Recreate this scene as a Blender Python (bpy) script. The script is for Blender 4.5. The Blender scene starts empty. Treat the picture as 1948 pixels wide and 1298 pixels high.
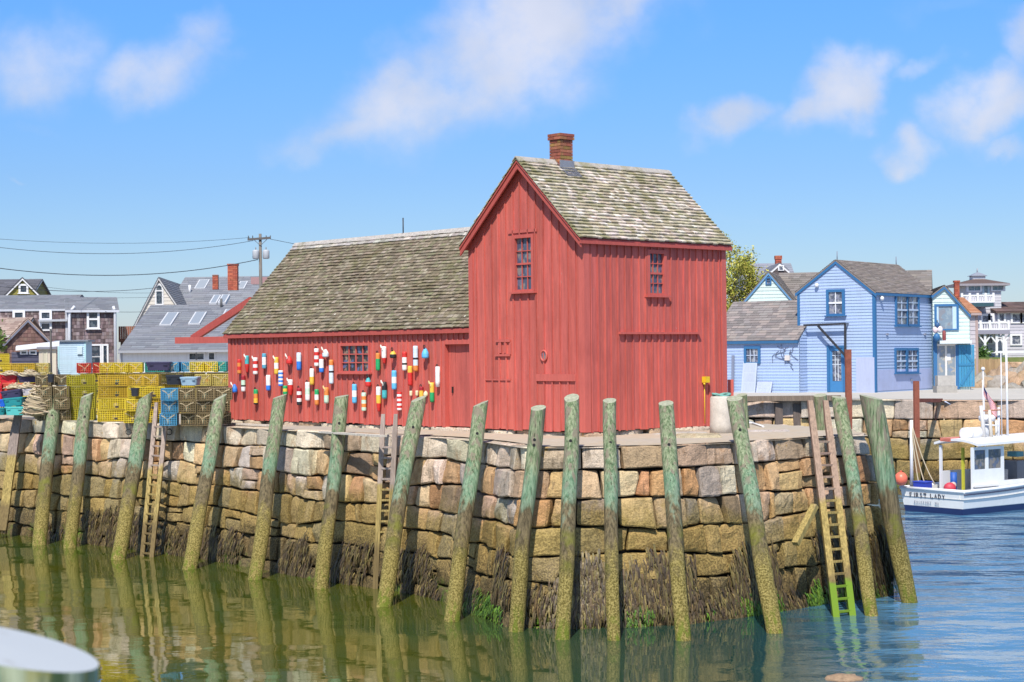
import bpy, math, random
from mathutils import Vector, Matrix, noise
from mathutils.geometry import tessellate_polygon
V = Vector
sc = bpy.context.scene
COL = sc.collection
rng = random.Random(7)
R = math.radians
# ------------------------------------------------------------------ camera model (photo is 1948 x 1298)
FPX = 3340.0
CAMZ = 6.1
ROLL = 0.0100
PITCH = math.atan(24 / FPX)
FW = V((0, math.cos(PITCH), math.sin(PITCH)))
UP0 = V((0, -math.sin(PITCH), math.cos(PITCH)))
RT = V((1, 0, 0)) * math.cos(ROLL) - UP0 * math.sin(ROLL)
UP = V((1, 0, 0)) * math.sin(ROLL) + UP0 * math.cos(ROLL)
CAM = V((0, 0, CAMZ))
def ray(x, y):
    return FW + RT * ((x - 974) / FPX) + UP * ((649 - y) / FPX)
def on_z(x, y, z):
    d = ray(x, y); return CAM + d * ((z - CAMZ) / d.z)
def on_Y(x, y, Y):
    d = ray(x, y); return CAM + d * (Y / d.y)
def on_plane(x, y, p, n):
    d = ray(x, y); return CAM + d * ((p - CAM).dot(n) / d.dot(n))
Z = V((0, 0, 1))
def lerp(a, b, t): return a + (b - a) * t
def nz(p, s=1.0): return noise.noise(V(p) * s)
def jit(c, a=0.1, r=rng):
    k = 1 + r.uniform(-a, a); return tuple(max(0, x * k * (1 + r.uniform(-a, a) * .25)) for x in c)
# ------------------------------------------------------------------ mesh builder
class MB:
    def __init__(s):
        s.v = []; s.f = []; s.c = []; s.m = []; s.s = []
    def face(s, pts, col=(1, 1, 1), m=0, smooth=False):
        n = len(s.v); s.v.extend([tuple(p) for p in pts]); s.f.append(tuple(range(n, n + len(pts))))
        s.c.append(col); s.m.append(m); s.s.append(smooth)
    def idx(s, pts):
        n = len(s.v); s.v.extend([tuple(p) for p in pts]); return n
    def fi(s, ids, col=(1, 1, 1), m=0, smooth=False):
        s.f.append(tuple(ids)); s.c.append(col); s.m.append(m); s.s.append(smooth)
    def hexa(s, p, col=(1, 1, 1), m=0):
        """p: 4 bottom points (ccw from above) + 4 top points"""
        n = s.idx(p)
        for q in ((3, 2, 1, 0), (4, 5, 6, 7), (0, 1, 5, 4), (1, 2, 6, 5), (2, 3, 7, 6), (3, 0, 4, 7)):
            s.fi([n + i for i in q], col, m)
    def obox(s, c, U, W, H, col=(1, 1, 1), m=0):
        """centre c, half-extent vectors U, W, H"""
        c = V(c)
        s.hexa([c - U - W - H, c + U - W - H, c + U + W - H, c - U + W - H,
                c - U - W + H, c + U - W + H, c + U + W + H, c - U + W + H], col, m)
    def box(s, lo, hi, col=(1, 1, 1), m=0):
        lo = V(lo); hi = V(hi); c = (lo + hi) / 2; h = (hi - lo) / 2
        s.obox(c, V((h.x, 0, 0)), V((0, h.y, 0)), V((0, 0, h.z)), col, m)
    def bar(s, a, b, w, h, side=None, col=(1, 1, 1), m=0):
        a = V(a); b = V(b); d = (b - a)
        if side is None:
            side = d.cross(Z)
            if side.length < 1e-5: side = V((1, 0, 0))
        side = V(side); side = (side - d * (side.dot(d) / d.length_squared)).normalized()
        up = side.cross(d).normalized()
        s.obox((a + b) / 2, d / 2, side * w / 2, up * h / 2, col, m)
    def tube(s, pts, rad, n=8, col=(1, 1, 1), m=0, caps=True, smooth=True, cols=None):
        pts = [V(p) for p in pts]
        if not hasattr(rad, '__len__'): rad = [rad] * len(pts)
        rings = []; ref = None
        for i, p in enumerate(pts):
            d = (pts[min(i + 1, len(pts) - 1)] - pts[max(i - 1, 0)])
            if d.length < 1e-9: d = Z.copy()
            d.normalize()
            if ref is None:
                ref = d.cross(V((0, 0, 1)) if abs(d.z) < .9 else V((1, 0, 0))).normalized()
            ref = (ref - d * ref.dot(d)).normalized(); q = d.cross(ref)
            rings.append(s.idx([p + (ref * math.cos(2 * math.pi * k / n) + q * math.sin(2 * math.pi * k / n)) * rad[i] for k in range(n)]))
        for i in range(len(pts) - 1):
            for k in range(n):
                a, b = rings[i], rings[i + 1]; k2 = (k + 1) % n
                s.fi((a + k, a + k2, b + k2, b + k), cols[i] if cols else col, m, smooth)
        if caps:
            s.fi([rings[0] + k for k in reversed(range(n))], cols[0] if cols else col, m)
            s.fi([rings[-1] + k for k in range(n)], cols[-1] if cols else col, m)
    def lathe(s, prof, n=14, c=V((0, 0, 0)), cols=None, col=(1, 1, 1), m=0, smooth=True):
        """prof: list of (r, z); cols per segment"""
        rings = [s.idx([V(c) + V((r * math.cos(2 * math.pi * k / n), r * math.sin(2 * math.pi * k / n), z)) for k in range(n)]) for r, z in prof]
        for i in range(len(prof) - 1):
            for k in range(n):
                k2 = (k + 1) % n
                s.fi((rings[i] + k, rings[i] + k2, rings[i + 1] + k2, rings[i + 1] + k), cols[i] if cols else col, m, smooth)
        s.fi([rings[0] + k for k in reversed(range(n))], cols[0] if cols else col, m)
        s.fi([rings[-1] + k for k in range(n)], cols[-1] if cols else col, m)
    def ball(s, c, r, nu=12, nv=8, col=(1, 1, 1), m=0, f=None):
        c = V(c); ids = []
        rad = r if hasattr(r, '__len__') else (r, r, r)
        for j in range(nv + 1):
            th = math.pi * j / nv; row = []
            for i in range(nu):
                ph = 2 * math.pi * i / nu
                d = V((math.sin(th) * math.cos(ph), math.sin(th) * math.sin(ph), math.cos(th)))
                k = f(d) if f else 1
                row.append(c + V((d.x * rad[0], d.y * rad[1], d.z * rad[2])) * k)
            ids.append(s.idx(row))
        for j in range(nv):
            for i in range(nu):
                i2 = (i + 1) % nu
                s.fi((ids[j] + i, ids[j + 1] + i, ids[j + 1] + i2, ids[j] + i2), col, m, True)
    def build(s, name, mats, parent=None, org=None):
        me = bpy.data.meshes.new(name)
        o = bpy.data.objects.new(name, me)
        COL.objects.link(o)
        if parent is not None:
            o.parent = parent; g = ORG.get(parent.name, V((0, 0, 0)))
        else:
            g = V(org) if org is not None else V((0, 0, 0)); o.location = g
        ORG[o.name] = g
        me.from_pydata([(p[0] - g.x, p[1] - g.y, p[2] - g.z) for p in s.v], [], s.f)
        if not isinstance(mats, (list, tuple)): mats = [mats]
        for m in mats: me.materials.append(m)
        me.polygons.foreach_set('material_index', s.m)
        me.polygons.foreach_set('use_smooth', s.s)
        at = me.color_attributes.new('col', 'FLOAT_COLOR', 'CORNER')
        buf = []
        for f, c in zip(s.f, s.c):
            buf.extend((c[0], c[1], c[2], 1.0) * len(f))
        at.data.foreach_set('color', buf)
        me.update()
        return o
ORG = {}
def tag(o, label=None, cat=None, group=None, kind=None):
    if label: o['label'] = label
    if cat: o['category'] = cat
    if group: o['group'] = group
    if kind: o['kind'] = kind
    return o
def thing(name, label, cat, loc=(0, 0, 0), rz=0, group=None):
    o = bpy.data.objects.new(name, None); COL.objects.link(o)
    o.location = loc; o.rotation_euler = (0, 0, rz); o.empty_display_size = .2
    ORG[o.name] = V(loc)
    return tag(o, label, cat, group)
def local(o):
    """parts of o are given in its own coordinates"""
    ORG[o.name] = V((0, 0, 0)); return o
def dup(root, loc, rz=0, label=None, group=None, scale=None):
    r = root.copy(); COL.objects.link(r); r.location = loc; r.rotation_euler = (0, 0, rz)
    if label: r['label'] = label
    if group: r['group'] = group
    if scale: r.scale = scale
    for ch in list(root.children):
        c = ch.copy(); COL.objects.link(c); c.parent = r
        for g in ch.children:
            d = g.copy(); COL.objects.link(d); d.parent = c
    return r
# ------------------------------------------------------------------ frames on vertical walls
class Frame:
    def __init__(s, O, U, N):
        s.O = V(O); s.U = V(U).normalized(); s.N = V(N).normalized()
    def w(s, u, z, out=0.0): return s.O + s.U * u + Z * z + s.N * out
    def px(s, x, y, out=0.0):
        p = on_plane(x, y, s.O + s.N * out, s.N) - s.O; return p.dot(s.U), p.z
    def box(s, mb, u0, u1, z0, z1, o0, o1, col=(1, 1, 1), m=0):
        c = s.w((u0 + u1) / 2, (z0 + z1) / 2, (o0 + o1) / 2)
        mb.obox(c, s.U * abs(u1 - u0) / 2, s.N * abs(o1 - o0) / 2, Z * abs(z1 - z0) / 2, col, m)
# ------------------------------------------------------------------ materials
def mk(name):
    m = bpy.data.materials.new(name); m.use_nodes = True
    nt = m.node_tree; b = nt.nodes['Principled BSDF']
    return m, nt, b
def N(nt, t, **kw):
    n = nt.nodes.new(t)
    for k, v in kw.items():
        if k.startswith('i_'): n.inputs[k[2:].replace('_', ' ')].default_value = v
        else: setattr(n, k, v)
    return n
def L(nt, a, b): nt.links.new(a, b)
def mixc(nt, fac, a, b, mode='MIX'):
    n = nt.nodes.new('ShaderNodeMix'); n.data_type = 'RGBA'; n.blend_type = mode
    for i, x in ((0, fac), (6, a), (7, b)):
        if hasattr(x, 'is_linked'): L(nt, x, n.inputs[i])
        elif isinstance(x, (int, float)): n.inputs[i].default_value = x
        else: n.inputs[i].default_value = (x[0], x[1], x[2], 1)
    return n.outputs[2]
def math_(nt, op, a, b=None, clamp=False):
    n = nt.nodes.new('ShaderNodeMath'); n.operation = op; n.use_clamp = clamp
    for i, x in ((0, a), (1, b)):
        if x is None: continue
        if hasattr(x, 'is_linked'): L(nt, x, n.inputs[i])
        else: n.inputs[i].default_value = x
    return n.outputs[0]
def rngmap(nt, v, a, b, c=0.0, d=1.0, smooth=True):
    n = nt.nodes.new('ShaderNodeMapRange'); n.interpolation_type = 'SMOOTHSTEP' if smooth else 'LINEAR'
    L(nt, v, n.inputs[0])
    for i, x in enumerate((a, b, c, d)): n.inputs[i + 1].default_value = x
    return n.outputs[0]
def noise_(nt, vec, scale, detail=4, rough=.6):
    n = N(nt, 'ShaderNodeTexNoise'); n.inputs['Scale'].default_value = scale; n.inputs['Detail'].default_value = detail
    n.inputs['Roughness'].default_value = rough
    L(nt, vec, n.inputs['Vector']); return n.outputs['Fac']
def scaled(nt, vec, s):
    n = N(nt, 'ShaderNodeVectorMath', operation='MULTIPLY'); L(nt, vec, n.inputs[0]); n.inputs[1].default_value = s
    return n.outputs[0]
def pos(nt): return N(nt, 'ShaderNodeNewGeometry').outputs['Position']
def objc(nt): return N(nt, 'ShaderNodeTexCoord').outputs['Object']
def attr(nt): return N(nt, 'ShaderNodeAttribute', attribute_name='col').outputs['Color']
def bump(nt, b, h, strength=.3, dist=.02):
    n = N(nt, 'ShaderNodeBump'); n.inputs['Strength'].default_value = strength; n.inputs['Distance'].default_value = dist
    L(nt, h, n.inputs['Height']); L(nt, n.outputs[0], b.inputs['Normal'])
CACHE = {}
def M(name, col=None, rough=.6, metal=0, var=.12, scale=9, bmp=.15, spec=.5):
    """plain coloured material with a little mottling; col None = colour attribute"""
    if name in CACHE: return CACHE[name]
    m, nt, b = mk(name)
    v = objc(nt)
    n1 = noise_(nt, v, scale, 5)
    n2 = noise_(nt, v, scale * 6, 3)
    k = math_(nt, 'ADD', rngmap(nt, n1, .25, .75, 1 - var, 1 + var, False), rngmap(nt, n2, .3, .7, -var * .5, var * .5, False))
    base = attr(nt) if col is None else col
    c = mixc(nt, 1.0, base, N(nt, 'ShaderNodeCombineColor').outputs[0], 'MULTIPLY')
    comb = [x for x in nt.nodes if x.bl_idname == 'ShaderNodeCombineColor'][-1]
    for i in range(3): L(nt, k, comb.inputs[i])
    L(nt, c, b.inputs['Base Color'])
    b.inputs['Roughness'].default_value = rough; b.inputs['Metallic'].default_value = metal
    b.inputs['Specular IOR Level'].default_value = spec
    if bmp: bump(nt, b, n2, bmp, .01)
    CACHE[name] = m
    return m
# attribute paint for wood: streaks run up the boards
def wood_paint(name, streak=.25, rough=.65, dirt=(.12, .05, .04), dirt_amt=.25, specks=False, chip=None):
    m, nt, b = mk(name)
    p = pos(nt)
    st = noise_(nt, scaled(nt, p, (7, 7, .5)), 1.6, 5, .65)
    blot = noise_(nt, p, .55, 4, .6)
    fine = noise_(nt, scaled(nt, p, (30, 30, 4)), 1.5, 3)
    k = math_(nt, 'ADD', rngmap(nt, st, .3, .7, 1 - streak, 1 + streak * .55, False), rngmap(nt, fine, .3, .7, -.06, .06, False))
    comb = N(nt, 'ShaderNodeCombineColor')
    for i in range(3): L(nt, k, comb.inputs[i])
    c = mixc(nt, 1.0, attr(nt), comb.outputs[0], 'MULTIPLY')
    c = mixc(nt, rngmap(nt, blot, .52, .75, 0, dirt_amt), c, dirt)
    if chip:
        ch = noise_(nt, scaled(nt, p, (14, 14, 5)), 1.3, 5, .7)
        c = mixc(nt, rngmap(nt, ch, .665, .715, 0, .7), c, chip)
    L(nt, c, b.inputs['Base Color']); b.inputs['Roughness'].default_value = rough
    b.inputs['Specular IOR Level'].default_value = .35
    bump(nt, b, math_(nt, 'ADD', st, fine), .35, .012)
    return m
def shingle_mat(name, moss=(.12, .13, .035), moss_amt=.6, moss_lo=.5, specks=0, rough=.85, contrast=.25):
    m, nt, b = mk(name)
    p = pos(nt)
    big = noise_(nt, p, .7, 5, .65)
    st = noise_(nt, scaled(nt, p, (9, 9, 2.2)), 2.0, 5, .7)
    comb = N(nt, 'ShaderNodeCombineColor')
    k = rngmap(nt, st, .28, .72, 1 - contrast, 1 + contrast, False)
    for i in range(3): L(nt, k, comb.inputs[i])
    c = mixc(nt, 1.0, attr(nt), comb.outputs[0], 'MULTIPLY')
    med = noise_(nt, p, 2.6, 5, .7)
    f = math_(nt, 'MULTIPLY', rngmap(nt, math_(nt, 'ADD', big, math_(nt, 'MULTIPLY', med, .5)), moss_lo + .22, moss_lo + .42), moss_amt)
    c = mixc(nt, f, c, moss)
    if specks:
        vo = N(nt, 'ShaderNodeTexVoronoi'); L(nt, p, vo.inputs['Vector']); vo.inputs['Scale'].default_value = 3.2
        sp = rngmap(nt, vo.outputs['Distance'], .09, .15, 1, 0)
        zz = N(nt, 'ShaderNodeSeparateXYZ'); L(nt, p, zz.inputs[0])
        gate = math_(nt, 'MULTIPLY', rngmap(nt, zz.outputs[2], 7.2, 9.0, 1, .12), rngmap(nt, med, .4, .5, .2, 1))
        sel = N(nt, 'ShaderNodeSeparateColor'); L(nt, vo.outputs['Color'], sel.inputs[0])
        gate2 = rngmap(nt, sel.outputs[0], .45, .5)
        c = mixc(nt, math_(nt, 'MULTIPLY', math_(nt, 'MULTIPLY', sp, gate), gate2, True), c, (.72, .68, .56))
    L(nt, c, b.inputs['Base Color']); b.inputs['Roughness'].default_value = rough
    b.inputs['Specular IOR Level'].default_value = .25
    bump(nt, b, st, .5, .015)
    return m
def glass_mat(name, base=(.02, .025, .035), clutter=None, rough=.06):
    m, nt, b = mk(name)
    p = pos(nt)
    if clutter:
        n = noise_(nt, scaled(nt, p, (5, 5, 4)), .8, 2)
        c = mixc(nt, rngmap(nt, n, .5, .58), base, clutter)
        n2 = noise_(nt, p, 4.3, 1)
        c = mixc(nt, rngmap(nt, n2, .56, .62, 0, .8), c, (clutter[2] * .6, clutter[1] * .7, clutter[0] * 1.0))
        L(nt, c, b.inputs['Base Color'])
    else: b.inputs['Base Color'].default_value = (*base, 1)
    b.inputs['Roughness'].default_value = rough; b.inputs['IOR'].default_value = 1.5
    bump(nt, b, noise_(nt, p, 1.3, 1), .06, .05)
    return m
# ------------------------------------------------------------------ camera, light, sky
cam = bpy.data.objects.new('camera', bpy.data.cameras.new('camera')); COL.objects.link(cam)
cam.data.sensor_width = 36; cam.data.lens = FPX / 1948 * 36
cam.data.clip_start = .1; cam.data.clip_end = 6000
mw = Matrix((RT, UP, -FW)).transposed().to_4x4(); mw.translation = CAM; cam.matrix_world = mw
cam.data.dof.use_dof = True; cam.data.dof.focus_distance = 44; cam.data.dof.aperture_fstop = 5.6
sc.camera = cam
sc.view_settings.view_transform = 'Standard'; sc.view_settings.look = 'None'
sc.view_settings.exposure = 0.62; sc.view_settings.gamma = 1
SUN_AZ, SUN_EL = R(-10), R(52)      # azimuth measured from straight behind the camera, to its left
sun_dir = V((math.sin(SUN_AZ) * math.cos(SUN_EL), -math.cos(SUN_AZ) * math.cos(SUN_EL), math.sin(SUN_EL)))
sl = bpy.data.lights.new('sun', 'SUN'); sl.energy = 3.6; sl.angle = R(.6); sl.color = (1, .94, .85)
so = bpy.data.objects.new('sun', sl); COL.objects.link(so)
so.rotation_euler = sun_dir.to_track_quat('Z', 'Y').to_euler()
w = bpy.data.worlds.new('World'); sc.world = w; w.use_nodes = True
nt = w.node_tree; bg = nt.nodes['Background']; bg.inputs[1].default_value = .10
sky = N(nt, 'ShaderNodeTexSky', sky_type='NISHITA', sun_disc=False)
sky.sun_elevation = SUN_EL; sky.sun_rotation = math.atan2(sun_dir.x, sun_dir.y)
sky.air_density = 1.0; sky.dust_density = .25; sky.ozone_density = 2.2
tc = N(nt, 'ShaderNodeTexCoord').outputs['Generated']
sx = N(nt, 'ShaderNodeSeparateXYZ'); L(nt, tc, sx.inputs[0])
ay = math_(nt, 'MAXIMUM', sx.outputs[1], .02)
u = math_(nt, 'DIVIDE', sx.outputs[0], ay); vv = math_(nt, 'DIVIDE', sx.outputs[2], ay)
cb = N(nt, 'ShaderNodeCombineXYZ'); L(nt, u, cb.inputs[0]); L(nt, vv, cb.inputs[1])
uv = cb.outputs[0]
wn = N(nt, 'ShaderNodeTexNoise'); wn.inputs['Scale'].default_value = 20; wn.inputs['Detail'].default_value = 5
L(nt, uv, wn.inputs['Vector'])
off = N(nt, 'ShaderNodeVectorMath', operation='MULTIPLY_ADD'); L(nt, wn.outputs['Color'], off.inputs[0])
off.inputs[1].default_value = (.085, .06, 0); off.inputs[2].default_value = (-.0425, -.03, 0)
wv = N(nt, 'ShaderNodeVectorMath', operation='ADD'); L(nt, uv, wv.inputs[0]); L(nt, off.outputs[0], wv.inputs[1])
# clouds: elliptical banks given as directions (x, y of the tangent plane), radii, tilt, density
clouds = [(1000, 70, 270, 125, 30, .92), (830, 175, 230, 80, 14, .85), (690, 235, 150, 45, 10, .7), (1110, 10, 200, 80, 30, .9), (960, 150, 170, 75, 20, .75),
          (300, 120, 120, 70, 10, .72), (80, 105, 160, 85, 10, .62), (385, 60, 65, 60, 60, .55),
          (1385, 232, 90, 40, 12, .8), (1590, 180, 110, 52, 32, .95), (1720, 262, 66, 34, 0, .75), (1745, 135, 52, 20, 10, .5),
          (1895, 180, 105, 62, 30, .95), (1935, 80, 60, 60, 60, .75), (1940, 265, 55, 20, 0, .5), (20, 350, 36, 6, 0, .45),
          (1470, 425, 160, 12, 0, .22), (1800, 25, 160, 30, 0, .25), (60, 230, 60, 20, 0, .25)]
acc = None
for (cx, cy, rx, ry, tilt, dens) in clouds:
    d = ray(cx, cy); a = R(tilt)
    s1 = N(nt, 'ShaderNodeVectorMath', operation='SUBTRACT'); L(nt, wv.outputs[0], s1.inputs[0]); s1.inputs[1].default_value = (d.x / d.y, d.z / d.y, 0)
    rot = N(nt, 'ShaderNodeVectorRotate', rotation_type='Z_AXIS'); L(nt, s1.outputs[0], rot.inputs['Vector']); rot.inputs['Angle'].default_value = -a
    s2 = N(nt, 'ShaderNodeVectorMath', operation='MULTIPLY'); L(nt, rot.outputs[0], s2.inputs[0]); s2.inputs[1].default_value = (FPX / rx, FPX / ry, 0)
    ln = N(nt, 'ShaderNodeVectorMath', operation='LENGTH'); L(nt, s2.outputs[0], ln.inputs[0])
    f = rngmap(nt, ln.outputs['Value'], 1.9, .1, 0, dens)
    acc = f if acc is None else math_(nt, 'MAXIMUM', acc, f)
fb = N(nt, 'ShaderNodeTexNoise'); fb.inputs['Scale'].default_value = 15; fb.inputs['Detail'].default_value = 9; fb.inputs['Roughness'].default_value = .6
L(nt, uv, fb.inputs['Vector'])
acc = math_(nt, 'ADD', acc, math_(nt, 'MULTIPLY', math_(nt, 'SUBTRACT', fb.outputs['Fac'], .5), math_(nt, 'MULTIPLY', acc, 1.9)))
cm = math_(nt, 'MULTIPLY', rngmap(nt, acc, .12, 1.05), .80)
front = rngmap(nt, sx.outputs[1], .05, .3)
cm = math_(nt, 'MULTIPLY', cm, front)
# a few loose clouds over the rest of the sky too
gn = N(nt, 'ShaderNodeTexNoise'); gn.inputs['Scale'].default_value = 2.6; gn.inputs['Detail'].default_value = 7
L(nt, tc, gn.inputs['Vector'])
gm = math_(nt, 'MULTIPLY', rngmap(nt, gn.outputs['Fac'], .52, .72, 0, .7), math_(nt, 'SUBTRACT', 1, front))
cm = math_(nt, 'MAXIMUM', cm, gm)
rmp = N(nt, 'ShaderNodeValToRGB'); L(nt, sx.outputs[2], rmp.inputs[0]); cr = rmp.color_ramp
cr.elements[0].position = 0; cr.elements[0].color = (.50, .555, .74, 1); cr.elements[1].position = .6; cr.elements[1].color = (.95, .98, 1.05, 1)
for p_, c_ in ((.05, (.465, .57, .77, 1)), (.10, (.43, .585, .84, 1)), (.19, (.40, .70, 1.07, 1))):
    e_ = cr.elements.new(p_); e_.color = c_
tcol = rmp.outputs[0]
skyc = mixc(nt, 1.0, sky.outputs[0], tcol, 'MULTIPLY')
shade = noise_(nt, uv, 9, 3)
cc = mixc(nt, rngmap(nt, shade, .35, .65), (4.3, 4.5, 5.2), (5.6, 5.5, 5.9))
L(nt, mixc(nt, cm, skyc, cc), bg.inputs[0])

# ------------------------------------------------------------------ setting
DECK = CAMZ - 2.02            # foot of the boards of the red house
DK = DECK - .12               # stone surface of the pier
GD = V((-.673, .740, 0)).normalized(); RD = V((.740, .673, 0)).normalized()
edge_px = [(0, 797), (250, 806), (430, 813), (640, 825), (840, 834), (923, 842), (996, 853), (1100, 853), (1258, 850), (1397, 843), (1540, 834), (1655, 829)]
edge = [on_z(x, y, DK).to_2d() for x, y in edge_px]
ld = (edge[0] - edge[2]).normalized()
edge = [edge[0] + ld * 90, edge[0] + ld * 14] + edge
back = [on_z(1612, 817, DK).to_2d(), on_z(1520, 811, DK).to_2d(), on_z(1418, 805, DK).to_2d()]
g2 = GD.to_2d()
back.append(back[-1] + g2 * 4); jn = back[-1]
t = (76.5 - jn.y) / g2.y; back.append(jn + g2 * t)
quay = [V((-2, 77)), V((10, 77.0)), V((14.2, 75.6)), V((18.6, 72.3)), V((21.5, 71.6)), V((25, 76)), V((60, 92)), V((400, 230)), V((1500, 500))]
outline = edge + back + quay + [V((1500, 2500)), V((-1800, 2500)), V((-1800, 700))]

def rough_ground(name, base, alt, light, bs=.4):
    m, nt, b = mk(name); p = pos(nt)
    n1 = noise_(nt, p, .35, 6, .7); n2 = noise_(nt, p, 3.5, 6, .75); n3 = noise_(nt, p, 28, 3)
    c = mixc(nt, rngmap(nt, n1, .35, .65), base, alt)
    c = mixc(nt, rngmap(nt, n2, .45, .75, 0, .7), c, light)
    c = mixc(nt, rngmap(nt, n3, .5, .8, 0, .35), c, (.12, .1, .075))
    L(nt, c, b.inputs['Base Color']); b.inputs['Roughness'].default_value = .9
    bump(nt, b, math_(nt, 'ADD', n2, math_(nt, 'MULTIPLY', n3, .4)), bs, .03)
    return m
m_ground = rough_ground('ground_gravel', (.42, .36, .27), (.36, .33, .28), (.52, .49, .43))
tri = tessellate_polygon([[V((p.x, p.y, 0)) for p in outline]])
mb = MB(); n0 = mb.idx([(p.x, p.y, DK) for p in outline])
for a in tri:
    q = [outline[i] for i in a]
    ar = (q[1] - q[0]).cross(q[2] - q[0])
    mb.fi([n0 + i for i in (a if ar > 0 else a[::-1])])
tag(mb.build('ground', m_ground), kind='structure')

# water ---------------------------------------------------------------
m_water, nt, b = mk('harbour_water'); p = pos(nt)
spx = N(nt, 'ShaderNodeSeparateXYZ'); L(nt, p, spx.inputs[0])
# sheltered on the left of the pier, a breeze in the open basin on its right
open_ = rngmap(nt, math_(nt, 'SUBTRACT', spx.outputs[0], math_(nt, 'MULTIPLY', spx.outputs[1], .12)), .2, 4.2)
wa = noise_(nt, scaled(nt, p, (.8, 1.25, 1)), .62, 3, .42)
wb = noise_(nt, scaled(nt, p, (1.0, 1.5, 1)), 3.1, 3, .55)
wc = noise_(nt, scaled(nt, p, (.8, 1.2, 1)), .22, 2, .5)
calm = rngmap(nt, noise_(nt, p, .16, 2), .38, .66, .35, 1)
h = math_(nt, 'ADD', math_(nt, 'MULTIPLY', wa, 1.0), math_(nt, 'MULTIPLY', wb, .10))
h = math_(nt, 'ADD', h, math_(nt, 'MULTIPLY', wc, 1.2))
amp = math_(nt, 'ADD', math_(nt, 'MULTIPLY', calm, .017), math_(nt, 'MULTIPLY', open_, .27))
bump(nt, b, math_(nt, 'MULTIPLY', h, amp), 1.0, 1.0)
deep = noise_(nt, p, .12, 3)
body = mixc(nt, rngmap(nt, deep, .35, .65), (.078, .085, .008), (.045, .075, .012))
body = mixc(nt, rngmap(nt, spx.outputs[0], -4, 6), body, (.012, .052, .048))  # wall's shadow and dark reflection painted into the base colour as teal
body = mixc(nt, open_, body, (.075, .19, .30))  # reflected sky put into the base colour of the open basin
L(nt, body, b.inputs['Base Color']); b.inputs['Roughness'].default_value = .025; b.inputs['IOR'].default_value = 1.85
mb = MB(); mb.face([(-1800, -60, 0), (1800, -60, 0), (1800, 3000, 0), (-1800, 3000, 0)])
tag(mb.build('water', m_water), kind='structure')

# stone ---------------------------------------------------------------
def stone_mat(name, tide=True, dark=1.0):
    m, nt, b = mk(name); p = pos(nt)
    z = N(nt, 'ShaderNodeSeparateXYZ'); L(nt, p, z.inputs[0]); z = z.outputs[2]
    big = noise_(nt, p, .55, 5, .65); med = noise_(nt, p, 3.2, 6, .7); fine = noise_(nt, p, 22, 4, .7); spk = noise_(nt, p, 55, 2)
    comb = N(nt, 'ShaderNodeCombineColor')
    k = math_(nt, 'ADD', rngmap(nt, med, .3, .7, .74 * dark, 1.24 * dark, False), math_(nt, 'ADD', rngmap(nt, spk, .3, .7, -.26, .26, False), rngmap(nt, fine, .3, .7, -.16, .16, False)))
    for i in range(3): L(nt, k, comb.inputs[i])
    c = mixc(nt, 1.0, attr(nt), comb.outputs[0], 'MULTIPLY')
    rust = noise_(nt, scaled(nt, p, (1.3, 1.3, .5)), 1.5, 5, .7)
    c = mixc(nt, rngmap(nt, rust, .54, .70, 0, .65), c, (.32, .17, .075))
    drip = noise_(nt, scaled(nt, p, (4.5, 4.5, .35)), 1.2, 4, .6)
    c = mixc(nt, rngmap(nt, drip, .58, .70, 0, .55), c, (.12, .09, .06))
    lich = noise_(nt, p, 2.1, 4, .7)
    c = mixc(nt, math_(nt, 'MULTIPLY', rngmap(nt, lich, .64, .70, 0, .65), rngmap(nt, z, 3.1, 3.6)), c, (.45, .26, .03))
    if tide:
        zn = math_(nt, 'ADD', z, math_(nt, 'MULTIPLY', math_(nt, 'SUBTRACT', big, .5), 2.4))
        zn = math_(nt, 'ADD', zn, math_(nt, 'MULTIPLY', math_(nt, 'SUBTRACT', med, .5), .7))
        c = mixc(nt, rngmap(nt, zn, 2.85, 2.0, 0, .78), c, mixc(nt, rngmap(nt, fine, .4, .6), (.145, .105, .022), (.34, .25, .07)))
        z2 = math_(nt, 'ADD', zn, math_(nt, 'MULTIPLY', math_(nt, 'SUBTRACT', fine, .5), 1.2))
        c = mixc(nt, rngmap(nt, z2, 1.3, .6, 0, .78), c, mixc(nt, rngmap(nt, fine, .4, .6), (.035, .026, .016), (.14, .10, .045)))
        gz = math_(nt, 'MULTIPLY', rngmap(nt, z, .62, .25), rngmap(nt, big, .5, .6))
        c = mixc(nt, math_(nt, 'MULTIPLY', gz, rngmap(nt, med, .4, .55)), c, (.10, .19, .015))
    L(nt, c, b.inputs['Base Color']); b.inputs['Roughness'].default_value = .88; b.inputs['Specular IOR Level'].default_value = .3
    bump(nt, b, math_(nt, 'ADD', math_(nt, 'MULTIPLY', med, 1.0), math_(nt, 'MULTIPLY', fine, .8)), 1.0, .05)
    return m
m_stone = stone_mat('granite_blocks')
m_stone_dry = stone_mat('granite_dry', tide=False)
m_gap = M('gap_shade_sheet', (.03, .024, .018), .95, var=.4)  # near-black sheet behind the stones, paints the shade in their gaps
STONES = [(0.367, 0.314, 0.256), (0.522, 0.367, 0.256), (0.277, 0.188, 0.119), (0.489, 0.429, 0.351), (0.556, 0.377, 0.190), (0.564, 0.352, 0.180), (0.607, 0.396, 0.194), (0.549, 0.389, 0.236), (0.477, 0.290, 0.143), (0.635, 0.434, 0.216), (0.521, 0.340, 0.180), (0.462, 0.257, 0.123), (0.578, 0.427, 0.267)]
CAPS = [(0.582, 0.494, 0.384), (0.636, 0.538, 0.408), (0.556, 0.449, 0.334), (0.663, 0.564, 0.445), (0.514, 0.372, 0.248)]

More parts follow.
